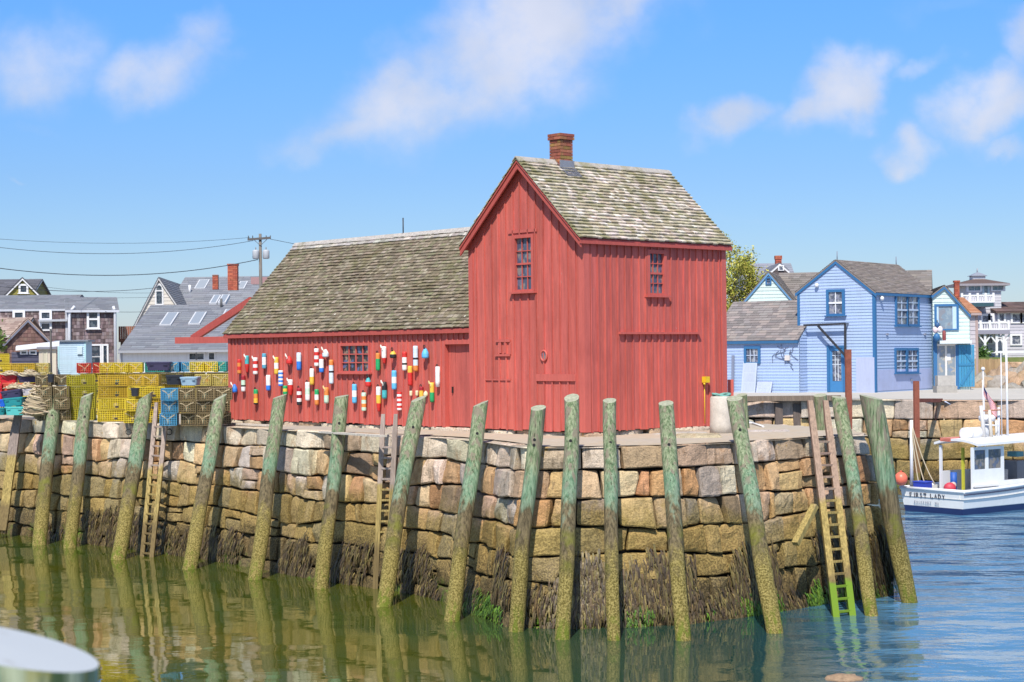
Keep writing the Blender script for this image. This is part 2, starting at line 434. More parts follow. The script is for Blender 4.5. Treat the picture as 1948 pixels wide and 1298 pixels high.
class Path:
    def __init__(s, pts):
        s.p = pts; s.s = [0]
        for a, b in zip(pts, pts[1:]): s.s.append(s.s[-1] + (b - a).length)
        s.n = []
        for i in range(len(pts)):
            a = pts[max(i - 1, 0)]; b = pts[min(i + 1, len(pts) - 1)]
            d = (b - a).normalized(); s.n.append(V((d.y, -d.x)))
    def at(s, t):
        t = min(max(t, 0), s.s[-1] - 1e-6)
        for i in range(len(s.p) - 1):
            if t <= s.s[i + 1]:
                k = (t - s.s[i]) / (s.s[i + 1] - s.s[i])
                return s.p[i].lerp(s.p[i + 1], k), s.n[i].lerp(s.n[i + 1], k).normalized()
def stone(mb, fn, q, depth, col, r, nu=8, nv=7, rad=.06, amp=.03, skirt=True):
    """q: (s,z) of the four corners bl, br, tr, tl; fn(s, z, out) -> world. A rough-hewn block: its face is cut by a few tilted planes"""
    seed = V((r.uniform(0, 99), r.uniform(0, 99), r.uniform(0, 99)))
    off = r.uniform(-.09, .05)
    W = (V(q[1]) - V(q[0])).length; H = (V(q[3]) - V(q[0])).length
    cuts = [(r.uniform(.0, .03), r.uniform(-.06, .06), r.uniform(-.06, .06))]
    for k in range(r.randint(2, 4)):
        a = r.uniform(0, 6.28); st = r.uniform(.08, .42)
        cuts.append((st * r.uniform(.12, .42) * min(W, H), st * math.cos(a), st * math.sin(a)))
    corner = [r.uniform(.0, .55) ** 2.2 for _ in range(4)]
    ru, rv = min(.4, rad / max(W, .05)), min(.4, rad / max(H, .05))
    P = {}
    cs, cz = sum(c[0] for c in q) / 4, sum(c[1] for c in q) / 4
    for i in range(nu + 1):
        for j in range(nv + 1):
            x = i / nu; y = j / nv
            if nu > 3: x = lerp(x, .5 - .5 * math.cos(math.pi * x), .8)
            if nv > 3: y = lerp(y, .5 - .5 * math.cos(math.pi * y), .8)
            p = V(q[0]).lerp(V(q[1]), x).lerp(V(q[3]).lerp(V(q[2]), x), y)
            # knocked-off corners
            kx, ky = min(x, 1 - x), min(y, 1 - y); ci = (1 if x > .5 else 0) + (2 if y > .5 else 0)
            d = kx * W + ky * H; c_ = corner[ci] * min(W, H) * .55
            if d < c_: p = p.lerp(V((cs, cz)), (c_ - d) / max(W, H) * .62)
            ex = kx / ru; ey = ky / rv; dd = min(1, math.hypot(max(0, 1 - ex), max(0, 1 - ey)))
            o = -rad * .8 * (1 - math.sqrt(max(0, 1 - dd * dd)))
            lx, ly = p[0] - cs, p[1] - cz
            fc = min(c0 - b0 * lx - b1 * ly for c0, b0, b1 in cuts)
            nn = noise.noise(V((p[0] * 3.1, p[1] * 3.1, 0)) + seed) * amp + noise.noise(V((p[0] * 8, p[1] * 8, 3)) + seed) * amp * .8
            e2 = noise.noise(V((p[0] * 2.6, p[1] * 2.6, 7)) + seed) * .035; e3 = noise.noise(V((p[0] * 2.6, p[1] * 2.6, 17)) + seed) * .035
            P[i, j] = fn(p[0] + e2, p[1] + e3, off + o + max(fc, -.16) + nn)
    ids = {k: mb.idx([p]) for k, p in P.items()}
    for i in range(nu):
        for j in range(nv):
            mb.fi((ids[i, j], ids[i + 1, j], ids[i + 1, j + 1], ids[i, j + 1]), col, 0, False)
    if skirt:
        loop = [(i, 0) for i in range(nu)] + [(nu, j) for j in range(nv)] + [(i, nv) for i in range(nu, 0, -1)] + [(0, j) for j in range(nv, 0, -1)]
        bk = []
        for (i, j) in loop:
            x = i / nu; y = j / nv
            p = V(q[0]).lerp(V(q[1]), x).lerp(V(q[3]).lerp(V(q[2]), x), y)
            p = p.lerp(V((cs, cz)), .05)
            bk.append(mb.idx([fn(p[0], p[1], -depth)]))
        n = len(loop)
        for k in range(n):
            a, b_ = loop[k], loop[(k + 1) % n]
            mb.fi((ids[b_], ids[a], bk[k], bk[(k + 1) % n]), col, 0, False)
def stone_wall(mb, path, zb, zt, r, batter=.14, wr=(.42, 1.02), hr=(.5, .74), cap=(.5, .62), s0=0, s1=None, capw=(.7, 1.4), depth=.5, gap=.022, capdepth=.8, fine=True, capcols=CAPS, cols=STONES):
    s1 = s1 or path.s[-1]
    def fn(s, z, o):
        p, n = path.at(s); q = p + n * (o + batter * (zt - z)); return V((q.x, q.y, z))
    zs = [zt, zt - r.uniform(*cap)]
    while zs[-1] > zb + .25: zs.append(zs[-1] - r.uniform(*hr))
    zs[-1] = zb
    ph = r.uniform(0, 50)
    def zc(k, s):
        if k == 0: return zt + .02 * noise.noise(V((s * .9, 5, ph)))
        return zs[k] + (.16 if k > 1 else .07) * noise.noise(V((s * .42, k * 3.7 + ph, 0))) * 1.3 + .05 * noise.noise(V((s * 1.9, k * 9.1, ph)))
    for k in range(len(zs) - 1):
        s = s0 - r.uniform(0, .5)
        sl_ = (0, 0)
        while s < s1:
            wd = r.uniform(*(capw if k == 0 else wr))
            if k and r.random() < .14: wd *= .5
            e = s + wd
            tb, tt = (r.uniform(-.07, .07), r.uniform(-.07, .07)) if k else (r.uniform(-.015, .015),) * 2
            q = [(s + sl_[0] + gap, zc(k + 1, s) + gap), (e + tb - gap, zc(k + 1, e) + gap), (e + tt - gap, zc(k, e) - gap), (s + sl_[1] + gap, zc(k, s) - gap)]
            if k == 0: q[2] = (q[2][0], zc(0, e)); q[3] = (q[3][0], zc(0, s))
            pal = capcols if k == 0 or (k == 1 and r.random() < .3) else cols
            c = jit(r.choice(pal), .22, r)
            dp = capdepth if k == 0 else depth
            kw = dict(nu=9 if fine else 5, nv=8 if fine else 5, rad=.03 if k == 0 else r.uniform(.022, .05), amp=.018 if k == 0 else .032)
            if k and wd > .5 and r.random() < .13:          # two thinner stones
                f = r.uniform(.35, .65)
                ml = (lerp(q[0][0], q[3][0], f), lerp(q[0][1], q[3][1], f)); mr = (lerp(q[1][0], q[2][0], f), lerp(q[1][1], q[2][1], f) + r.uniform(-.04, .04))
                stone(mb, fn, [q[0], q[1], (mr[0], mr[1] - gap), (ml[0], ml[1] - gap)], dp, c, r, **kw)
                stone(mb, fn, [(ml[0], ml[1] + gap), (mr[0], mr[1] + gap), q[2], q[3]], dp, jit(r.choice(pal), .14, r), r, **kw)
            else:
                stone(mb, fn, q, dp, c, r, **kw)
            sl_ = (tb, tt); s = e
    return fn
def gap_shade_sheet(mb, path, zb, zt, batter, inset, s0=0, s1=None):
    s1 = s1 or path.s[-1]; n = int((s1 - s0) / .8) + 1
    row = []
    for i in range(n + 1):
        s = s0 + (s1 - s0) * i / n; p, nn = path.at(s)
        a = p + nn * (batter * (zt - zb) - inset); b_ = p - nn * inset
        row.append((V((a.x, a.y, zb)), V((b_.x, b_.y, zt - .06))))
    for (a, b_), (c, d) in zip(row, row[1:]): mb.face([a, c, d, b_])
BAT = .15
pier_path = Path([p for p in edge[1:]] + back[:4])
sA = pier_path.s[1]
pier = thing('harbor_wall', 'long dry stone granite harbor wall of the pier under the red shack', 'wall', (edge[7].x, edge[7].y, 0))
mb = MB(); r = random.Random(21)
pfn = stone_wall(mb, pier_path, -.5, DK + .015, r, BAT, s0=8)
mb.build('stones', m_stone, pier)
mb = MB(); gap_shade_sheet(mb, pier_path, -.6, DK, BAT, .32)
mb.build('backing', m_gap, pier)  # added dark sheet giving the open joints their shade
# far quay
quay_path = Path([V((-2, 77)), V((10, 77.0)), V((14.2, 75.6)), V((18.6, 72.3)), V((21.5, 71.6)), V((25, 76)), V((40, 83))])
qw = thing('quay_wall', 'tan granite block wall across the basin behind the moored boat', 'wall', (14.8, 77, 0))
mb = MB(); r = random.Random(5)
stone_wall(mb, quay_path, -.5, DK + .02, r, .05, wr=(.8, 1.7), hr=(.65, .9), cap=(.75, .82), capw=(1.6, 3.0), s0=9, s1=28, capdepth=1.2, fine=True)
mb.build('stones', m_stone, qw)
mb = MB(); gap_shade_sheet(mb, quay_path, -.6, DK, .05, .32)
mb.build('backing', m_gap, qw)  # same painted gap shade behind the quay blocks
# paved pier surface around the house
m_flag = rough_ground('pier_flags', (.47, .38, .26), (.43, .37, .29), (.56, .51, .44), .3)
front_pts = [on_z(x, y, DK) for x, y in ((700, 828), (840, 835), (923, 843), (996, 854), (1100, 854), (1258, 851), (1397, 844), (1540, 835), (1640, 829))]
inner = [p + V((.25, .5, 0)) if i > 3 else p + V((.5, .3, 0)) for i, p in enumerate(front_pts)]
mb = MB(); lst = inner + [V((b_.x, b_.y, DK)) for b_ in (back[0] + V((-.3, .0)), back[1] + V((-.3, -.1)), back[2] + V((-.3, -.3)))] + [V((-2, 52, DK))]
tri = tessellate_polygon([[V((p.x, p.y, 0)) for p in lst]])
n0 = mb.idx([(p.x, p.y, DK + .03) for p in lst])
for a in tri:
    qd = [lst[i].to_2d() for i in a]; ar = (qd[1] - qd[0]).cross(qd[2] - qd[0])
    mb.fi([n0 + i for i in (a if ar > 0 else a[::-1])])
tag(mb.build('pavement', m_flag), kind='structure')
m_conc = rough_ground('quay_concrete', (.50, .46, .40), (.46, .43, .38), (.60, .57, .52), .2)
mb = MB(); lst = [V(p) for p in ((9, 78.2, 0), (14.6, 76.8, 0), (18.9, 73.5, 0), (21.5, 72.8, 0), (24.6, 77, 0), (40, 84, 0), (40, 96, 0), (9, 96, 0))]
tri = tessellate_polygon([lst]); n0 = mb.idx([(p.x, p.y, DK + .02) for p in lst])
for a in tri:
    qd = [lst[i].to_2d() for i in a]; ar = (qd[1] - qd[0]).cross(qd[2] - qd[0])
    mb.fi([n0 + i for i in (a if ar > 0 else a[::-1])])
tag(mb.build('pavement', m_conc), kind='structure')

# seaweed hanging on the stones ---------------------------------------
def weed(mb, path, n, zr, lr, cols, r, s0, s1, per=34, w=.022, spread=.3, batter=BAT, zt=DK, keep=None):
    k = 0
    while k < n:
        s = r.uniform(s0, s1); z = r.uniform(*zr)
        k += 1
        if keep and not keep(s, z): continue
        for i in range(per):
            ss = s + r.gauss(0, spread * .6); zz = min(zr[1] + .2, z + r.gauss(0, .12)); ln = r.uniform(*lr)
            c = jit(r.choice(cols), .3, r)
            p, nn = path.at(ss); side = V((-nn.y, nn.x, 0)); nn3 = V((nn.x, nn.y, 0))
            base = V((p.x, p.y, 0)) + nn3 * (batter * (zt - zz) + r.uniform(-.02, .05)); base.z = zz
            dx = r.gauss(0, .06); ww = w * r.uniform(.6, 1.5); pts = []
            for q in range(4):
                t = q / 3
                pts.append(base + Z * (-ln * t) + side * dx * t * t + nn3 * (.05 * math.sin(t * 3) + batter * ln * t + .01))
            tw = side * ww
            for q in range(3):
                a0 = tw * (1 - .2 * q); a1 = tw * (1 - .2 * (q + 1)) if q < 2 else tw * .2
                mb.face([pts[q] - a0, pts[q] + a0, pts[q + 1] + a1, pts[q + 1] - a1], c)
m_weed = M('seaweed', None, .55, var=.3, scale=6)
r = random.Random(3); mb = MB()
sEnd = pier_path.s[len(edge) - 2]
brown = [(.085, .06, .028), (.13, .095, .035), (.055, .038, .022), (.19, .145, .05), (.10, .07, .035)]
dens = lambda s, z: noise.noise(V((s * .45, z * .6, 4))) > -.04 + max(0, z - .5) * .5
weed(mb, pier_path, 620, (.05, 1.15), (.14, .42), brown, r, 9, sEnd + 1.5, 26, .019, .17, keep=dens)
weed(mb, pier_path, 330, (.4, 1.6), (.2, .55), brown, r, pier_path.s[6], sEnd + 1.5, 26, .019, .17, keep=lambda s, z: noise.noise(V((s * .7, z * .5, 14))) > .05)
tag(mb.build('seaweed', m_weed), 'brown rockweed hanging from the lower stones along the waterline', 'seaweed', kind='stuff')
mb = MB()
weed(mb, pier_path, 70, (.06, .42), (.1, .3), [(.08, .16, .012), (.12, .21, .018), (.05, .11, .015)], r, pier_path.s[6], sEnd + .5, 26, .018, .22, keep=lambda s, z: noise.noise(V((s * .8, 1, 9))) > -.05)
tag(mb.build('green_algae', m_weed), 'bright green algae tufts on the lowest stones at the waterline', 'algae', kind='stuff')
# ------------------------------------------------------------------ the red shack
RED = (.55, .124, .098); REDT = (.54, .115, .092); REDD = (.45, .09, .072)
m_red = wood_paint('red_board_paint', .27, .62, (.36, .075, .06), .35, chip=(.50, .30, .27))
m_trim = wood_paint('red_trim_paint', .12, .6, (.24, .035, .03), .25)
m_roof_a = shingle_mat('weathered_shingles', (.125, .115, .035), .5, .56, specks=1, contrast=.38)
m_roof_b = shingle_mat('silver_shingles', (.20, .19, .065), .6, .46, contrast=.26)
m_brick = M('old_brick', None, .85, var=.25, scale=7, bmp=.4)
m_lead = M('lead_flashing', (.30, .30, .33), .5, .3)
m_paneR = glass_mat('shack_window_glass', (.07, .09, .14), (.22, .21, .20))  # bluish base paints sky reflected in the panes
m_paneW = glass_mat('wing_window_glass', (.045, .04, .05), (.30, .22, .16))
C0 = V((1.82, 44.1, DECK)); GW, RW, EAVE, RIDGE = 4.37, 5.38, 4.96, 7.0
gab = Frame(C0, GD, -RD); rig = Frame(C0, RD, -GD)
TAN = (RIDGE - EAVE) / (GW / 2)
shack = thing('red_shack', 'red board and batten fishing shack with gabled tower and long low wing', 'shack', C0)

def boards(mb, fr, u0, u1, z0, ztop, openings, br=(.24, .33), r=rng, col=RED, batten=.045, bz=0.0):
    """vertical boards with battens; openings: (ua, ub, za, zb)"""
    us = [u0]
    while us[-1] < u1 - br[0]: us.append(us[-1] + r.uniform(*br))
    if u1 - us[-1] < .12 and len(us) > 1: us.pop()
    us.append(u1)
    cuts = sorted(set([u for u in us] + [x for o in openings for x in o[:2] if u0 < x < u1]))
    cur = jit(col, .10, r); nb = 1
    base = [r.uniform(-.02, .03) for _ in us]
    for a, b in zip(cuts, cuts[1:]):
        if b - a < 1e-4: continue
        while nb < len(us) and a >= us[nb] - 1e-6: nb += 1; cur = jit(col, .10, r)
        zz = [(z0 + base[min(nb, len(base) - 1)], None)]
        spans = [[z0 + base[min(nb, len(base) - 1)], None]]
        m = (a + b) / 2
        segs = []; lo = spans[0][0]
        for o in sorted([o for o in openings if o[0] < m < o[1]], key=lambda o: o[2]):
            if o[2] > lo: segs.append((lo, o[2], False))
            lo = o[3]
        segs.append((lo, None, True))
        for (za, zb, top) in segs:
            t0, t1 = (ztop(a), ztop(b)) if top else (zb, zb)
            if top and max(t0, t1) <= za: continue
            mb.face([fr.w(a, za), fr.w(b, za), fr.w(b, t1), fr.w(a, t0)][::FLIP(fr)], cur)
    for i, u in enumerate(us[1:-1]):
        uu = u + r.uniform(-.006, .006); w_ = batten / 2 * r.uniform(.8, 1.15)
        lo = z0 + r.uniform(-.02, .04); segs = []
        for o in sorted([o for o in openings if o[0] - .04 < uu < o[1] + .04], key=lambda o: o[2]):
            if o[2] > lo: segs.append((lo, o[2]))
            lo = o[3]
        segs.append((lo, min(ztop(uu - w_), ztop(uu + w_)) - bz))
        for za, zb in segs:
            if zb - za > .05: fr.box(mb, uu - w_, uu + w_, za, zb, .001, .034, jit(col, .13, r))
def FLIP(fr): return 1 if fr.U.cross(Z).dot(fr.N) > 0 else -1

def sash_window(root, fr, box, cols, rows, mats, frame=.09, flat=False, mid=None, proud=.045, sill=True, depth=.10, col=REDT, colm=None, muntin=.022, name='window'):
    """frame, sill, muntins as one mesh; one pane behind as sub-part. box = u0,u1,z0,z1 of the glazed opening"""
    u0, u1, z0, z1 = box; mf, mp = mats
    if flat: depth = 0; proud = .10
    mo = .036 if flat else -depth * .45
    mb = MB(); f = frame
    fr.box(mb, u0 - f, u0, z0 - f * .6, z1 + f, -depth, proud, col); fr.box(mb, u1, u1 + f, z0 - f * .6, z1 + f, -depth, proud, col)
    fr.box(mb, u0, u1, z1, z1 + f, -depth, proud - .003, col); fr.box(mb, u0, u1, z0 - f * .6, z0, -depth, proud - .003, col)
    if sill: fr.box(mb, u0 - f - .08, u1 + f + .08, z0 - f * .6 - .05, z0 - f * .6, -.0, proud + .07, col)
    c2 = colm or col
    for i in range(1, cols):
        u = lerp(u0, u1, i / cols); t = muntin * (1.6 if (cols == 4 and i == 2) else 1)
        fr.box(mb, u - t / 2, u + t / 2, z0, z1, mo, mo + .03, c2)
    for j in range(1, rows):
        z = lerp(z0, z1, j / rows); t = muntin * (2.2 if mid == j else 1)
        fr.box(mb, u0, u1, z - t / 2, z + t / 2, mo + .002, mo + (.045 if mid == j else .033), c2)
    o = mb.build(name, mf, root)
    mb = MB(); fr.box(mb, u0, u1, z0, z1, *((.028, .034) if flat else (-depth * .55, -depth * .5)))
    mb.build('pane', mp, o)
    return o
def pxbox(fr, x0, x1, y0, y1):
    a = fr.px(x0, y1); b = fr.px(x1, y0); c = fr.px(x0, y0); d = fr.px(x1, y1)
    us = sorted((a[0], b[0])); return us[0], us[1], (a[1] + d[1]) / 2, (b[1] + c[1]) / 2

# openings on the tower
gw = pxbox(gab, 982, 1012, 453, 551); rw = pxbox(rig, 1235, 1261, 483, 558)
ph = gab.px(1036, 677)
gtop = lambda u: EAVE + min(max(u, 0), max(GW - u, 0)) * TAN - .02
mb = MB()
boards(mb, gab, 0, GW, .02, gtop, [gw], (.27, .34), col=RED)
boards(mb, rig, 0, RW, .02, lambda u: EAVE, [rw], (.20, .28), col=RED)
# unseen back walls
lw = Frame(C0 + GD * GW, RD, GD); bw = Frame(C0 + RD * RW, GD, RD)
mb.face([lw.w(0, 0), lw.w(RW, 0), lw.w(RW, EAVE), lw.w(0, EAVE)][::FLIP(lw)], RED)
mb.face([bw.w(0, 0), bw.w(GW, 0), bw.w(GW, EAVE), bw.w(GW / 2, RIDGE), bw.w(0, EAVE)][::FLIP(bw)], RED)
mb.build('wall', m_red, shack)
# trims: corner boards, bands, ledges
mb = MB()
gab.box(mb, -.03, .16, .02, EAVE + .02, 0, .032, RED); rig.box(mb, -.03, .18, .02, EAVE - .12, 0, .035, RED)
gab.box(mb, GW - .15, GW + .02, .02, EAVE + .1, 0, .032, REDT); rig.box(mb, RW - .16, RW + .02, .02, EAVE - .12, 0, .035, RED)
a = gab.px(1023, 725); b = gab.px(1097, 712); gab.box(mb, b[0], a[0], a[1], b[1], .02, .052, RED)
a = gab.px(1022, 480); 
for (x0, x1, y0, y1, o) in ((945, 972, 646, 651, .05), (952, 955, 651, 672, .045), (961, 964, 651, 672, .045), (944, 972, 674, 678, .06), (970, 973, 651, 674, .03)):
    q = pxbox(gab, x0, x1, y0, y1); gab.box(mb, *q, .02, o, RED)
q = pxbox(gab, 968, 1022, 437, 443); gab.box(mb, *q, .02, .034, RED)
q = pxbox(gab, 924, 972, 721, 724); gab.box(mb, *q, .02, .032, RED)
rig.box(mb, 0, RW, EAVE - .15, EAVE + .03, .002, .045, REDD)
q = pxbox(rig, 1175, 1328, 632, 636); rig.box(mb, *q, .0, .10, REDT)
mb.build('trim', m_trim, shack)
sash_window(shack, gab, gw, 3, 4, (m_trim, m_paneR), mid=2)
sash_window(shack, rig, rw, 3, 4, (m_trim, m_paneR), mid=2, frame=.10)
# porthole
mb = MB(); cc_ = gab.w(ph[0], ph[1], .03); pts = [cc_ + gab.U * math.cos(t) * .11 + Z * math.sin(t) * .13 for t in [i * math.pi / 10 for i in range(21)]]
mb.tube(pts, .028, 8, RED, caps=False); po = mb.build('porthole', m_trim, shack)
mb = MB(); mb.face([cc_ + gab.U * math.cos(t) * .105 + Z * math.sin(t) * .125 for t in [i * math.pi / 10 for i in range(20)]][::-1]); mb.build('pane', m_paneR, po)
# shingled roofs
def shingles(mb, A, B, Cc, D, nrow, cw, cols, r, th=.022, lift=.018, over=1.35, raggy=.02, flat=False, wave=0.0, jt=.16):
    """A,B eave left/right, Cc,D ridge right/left; every shingle a thin tilted slab"""
    A, B, Cc, D = map(V, (A, B, Cc, D))
    nrm = (B - A).cross(D - A).normalized()
    for k in range(nrow):
        t0 = k / nrow; t1 = min(1, (k + over) / nrow)
        L0, R0 = A.lerp(D, t0), B.lerp(Cc, t0); L1, R1 = A.lerp(D, t1), B.lerp(Cc, t1)
        ln = (R0 - L0).length; x = -r.uniform(0, cw)
        while x < ln:
            wd = cw * r.uniform(.55, 1.5); a = max(0, x) / ln; b = min(ln, x + wd - .006) / ln; x += wd
            if b <= a: continue
            dn = (L0 - L1).normalized() * r.uniform(0, raggy)
            c = jit(r.choice(cols), jt, r)
            li = lift * r.uniform(.6, 1.5) + wave * noise.noise(V((x * .5, k * .35, 2)))
            p0, p1 = L0.lerp(R0, a) + dn + nrm * li, L0.lerp(R0, b) + dn + nrm * li * r.uniform(.8, 1.2)
            q1, q0 = L1.lerp(R1, b) - nrm * .004, L1.lerp(R1, a) - nrm * .004
            mb.face([p0 + nrm * th, p1 + nrm * th, q1 + nrm * .004, q0 + nrm * .004], c)
            mb.face([p0 - nrm * .012, p1 - nrm * .012, p1 + nrm * th, p0 + nrm * th], c)
            if not flat:
                mb.face([p0 - nrm * .012, p0 + nrm * th, q0 + nrm * .004, q0], c)
                mb.face([p1 - nrm * .012, q1, q1 + nrm * .004, p1 + nrm * th], c)
OH, OE = .28, .13                      # rake and eave overhangs
def rp(v, side, top):                   # tower roof points
    u = GW / 2 if top else (-OE if side > 0 else GW + OE)
    z = RIDGE if top else EAVE - OE * TAN
    return C0 + GD * u + RD * v + Z * (z + .07)
v0, v1 = -OH, RW + .18
silver = [(0.511, 0.442, 0.367), (0.611, 0.537, 0.462), (0.426, 0.360, 0.272), (0.369, 0.326, 0.218), (0.682, 0.598, 0.524), (0.469, 0.408, 0.299)]
brownsh = [(.20, .165, .115), (.25, .205, .145), (.165, .135, .09), (.29, .245, .18), (.21, .19, .115), (.185, .15, .105)]
greysh = [(.40, .37, .33), (.34, .31, .28), (.46, .42, .37)]
r = random.Random(11); mb = MB()
shingles(mb, rp(v0, 1, 0), rp(v1, 1, 0), rp(v1, 1, 1), rp(v0, 1, 1), 24, .17, silver, r, wave=.014, th=.034, lift=.026)
shingles(mb, rp(v1, -1, 0), rp(v0, -1, 0), rp(v0, -1, 1), rp(v1, -1, 1), 14, .4, silver, r)
ridge_dir = RD
for s in (1, -1):                      # ridge boards
    a = rp(v0 - .02, 1, 1); b = rp(v1 + .02, 1, 1); dn = ((rp(v0, s, 0) - rp(v0, s, 1)).normalized())
    nn = Z * .05
    mb.hexa([a + nn, a + nn + dn * .17, b + nn + dn * .17, b + nn, a + nn * 1.6, a + nn * 1.6 + dn * .17, b + nn * 1.6 + dn * .17, b + nn * 1.6], (.40, .365, .33))
rf = mb.build('roof', m_roof_b, shack)
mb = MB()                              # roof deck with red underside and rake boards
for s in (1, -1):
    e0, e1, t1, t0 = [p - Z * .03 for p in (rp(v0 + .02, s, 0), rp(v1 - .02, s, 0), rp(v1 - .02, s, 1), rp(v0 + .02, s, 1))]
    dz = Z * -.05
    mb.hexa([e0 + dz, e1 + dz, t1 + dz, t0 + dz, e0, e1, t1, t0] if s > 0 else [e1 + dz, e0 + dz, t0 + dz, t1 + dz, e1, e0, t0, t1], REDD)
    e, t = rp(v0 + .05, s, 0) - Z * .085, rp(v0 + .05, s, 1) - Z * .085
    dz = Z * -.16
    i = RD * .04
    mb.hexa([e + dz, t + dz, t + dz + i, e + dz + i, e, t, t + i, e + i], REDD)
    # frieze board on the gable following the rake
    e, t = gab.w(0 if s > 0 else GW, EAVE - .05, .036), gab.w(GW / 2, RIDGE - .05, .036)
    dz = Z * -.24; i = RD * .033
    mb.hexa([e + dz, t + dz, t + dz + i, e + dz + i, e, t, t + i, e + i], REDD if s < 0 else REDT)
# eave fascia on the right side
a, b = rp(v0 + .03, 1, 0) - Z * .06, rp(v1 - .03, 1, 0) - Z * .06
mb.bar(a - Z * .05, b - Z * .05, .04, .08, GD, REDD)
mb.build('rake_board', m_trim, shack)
# chimney
def brick_stack(mb, c, U, W, hu, hw, z0, z1, r, cols=((.30, .085, .05), (.35, .12, .07), (.25, .07, .045), (.33, .14, .06), (.30, .17, .05)), cap=True, bh=.085, bl=.24):
    z = z0; k = 0
    while z < z1:
        grow = 0
        if cap and z > z1 - .18: grow = .035
        a, b = hu + grow, hw + grow
        for ax, hl, ot in ((U, a, W), (W, b, U)):
            for sg in (1, -1):
                od = (b if ax is U else a) * sg
                x = -hl - (k % 2) * bl / 2
                while x < hl:
                    x0, x1 = max(x, -hl), min(x + bl - .012, hl)
                    if x1 > x0: mb.obox(V(c) + ax * (x0 + x1) / 2 + ot * (od - sg * .04) + Z * (z + bh / 2), ax * (x1 - x0) / 2, ot * .045, Z * (bh / 2 - .006), jit(r.choice(cols), .2, r))
                    x += bl
        z += bh; k += 1
    mb.obox(V(c) + Z * (z0 + z1) / 2, U * (hu - .03), W * (hw - .03), Z * (z1 - z0) / 2, (.22, .17, .13))
    mb.obox(V(c) + Z * (z1 - .02), U * (hu + .03), W * (hw + .03), Z * .015, (.2, .16, .13))
cbase = C0 + GD * (GW / 2) + RD * 1.36
mb = MB(); brick_stack(mb, V((cbase.x, cbase.y, 0)), GD, RD, .205, .225, DECK + RIDGE - .35, 11.9, random.Random(2))
ch = mb.build('chimney', m_brick, rf)
mb = MB()
fl = C0 + RD * 1.36
for v_ in (0,):
    a = lambda u, v: C0 + GD * (GW / 2 - u) + RD * v + Z * (RIDGE - u * TAN + .15)
    mb.face([a(.02, 1.1), a(.5, 1.12), a(.52, 1.66), a(.02, 1.66)][::-1]); mb.face([a(.02, 1.1), a(.5, 1.12), a(.52, 1.66), a(.02, 1.66)])
mb.obox(cbase + GD * -.22 + Z * (RIDGE - .1), GD * .012, RD * .26, Z * .22)
mb.build('flashing', m_lead, ch)
# ------------------------------------------------------------------ the low wing
WO = C0 + GD * GW + RD * .35
wing = Frame(WO, GD, -RD)
WL = wing.px(437, 795)[0]; WE = 2.80; WT = 1.036; WD = 5.5
WR = WE + WT * 2.75
dr = pxbox(wing, 849, 896, 655, 811); dr = (0, dr[1], .0, dr[3])
ww = pxbox(wing, 650, 702, 658, 706)
mb = MB()
boards(mb, wing, 0, WL, .0, lambda u: WE, [dr, ww], (.21, .29), r=random.Random(4), col=RED)
we = Frame(WO + GD * WL, RD, GD)
mb.face([we.w(0, 0), we.w(WD, 0), we.w(WD, WE), we.w(WD / 2, WR), we.w(0, WE)][::FLIP(we)], RED)
wb = Frame(WO + RD * WD, GD, RD); mb.face([wb.w(0, 0), wb.w(WL, 0), wb.w(WL, WE), wb.w(0, WE)][::FLIP(wb)], RED)
mb.build('wall', m_red, shack)
mb = MB()
wing.box(mb, dr[1], dr[1] + .11, 0, dr[3] + .1, -.17, .04, REDT); wing.box(mb, 0, dr[1], dr[3], dr[3] + .12, -.17, .03, REDT)
wing.box(mb, WL - .13, WL + .02, 0, WE - .1, .001, .032, REDT)
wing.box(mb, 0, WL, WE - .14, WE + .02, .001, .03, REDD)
mb.build('trim', m_trim, shack)
mb = MB()
n = 5
for i in range(n):
    a, b = dr[1] * i / n, dr[1] * (i + 1) / n
    wing.box(mb, a + .004, b - .004, .03, dr[3], -.17, -.11 - .006 * (i % 2), jit(RED, .1))
dd = mb.build('door', m_red, shack)
mb = MB(); wing.box(mb, dr[1] - .2, dr[1] - .17, .95, 1.12, -.11, -.06); mb.build('handle', M('dark_iron', (.05, .045, .045), .5, .6), dd)
sash_window(shack, wing, ww, 4, 3, (m_trim, m_paneW), frame=.07, muntin=.03)
# wing roof
def wp(u, top, back=False):
    d = 2.75 if top else (WD + .12 if back else -.12)
    return WO + GD * u + RD * d + Z * ((WR if top else WE - .12 * WT) + .07)
uA, uB = WL + .17, -.02
r = random.Random(12); mb = MB()
tip = lambda t: t
nr = 31
# lower slope: bounded on the right by the tower wall
shingles(mb, wp(uA, 0), wp(uB, 0), wp(-.3, 1), wp(uA, 1), nr, .16, brownsh, r, wave=.03, lift=.02)
shingles(mb, wp(-.3, 0, 1), wp(uA, 0, 1), wp(uA, 1), wp(-.9, 1), 14, .4, brownsh, r)
A_, B_, D_ = wp(uA, 0), wp(uB, 0), wp(uA, 1)
shingles(mb, A_.lerp(D_, .93) + Z * .02, wp(-.9, 0).lerp(wp(-.9, 1), .93) + Z * .02, wp(-.9, 1) + Z * .03, D_ + Z * .03, 2, .2, greysh, r)
for s in (1, -1):
    a, b = wp(uA + .02, 1) + Z * .05, wp(-.9, 1) + Z * .05; dn = (wp(0, 0, s < 0) - wp(0, 1)).normalized()
    mb.hexa([a, b, b + dn * .15, a + dn * .15, a + Z * .025, b + Z * .025, b + dn * .15 + Z * .025, a + dn * .15 + Z * .025], (.42, .385, .35))
wr_ = mb.build('roof', m_roof_a, shack)
mb = MB()
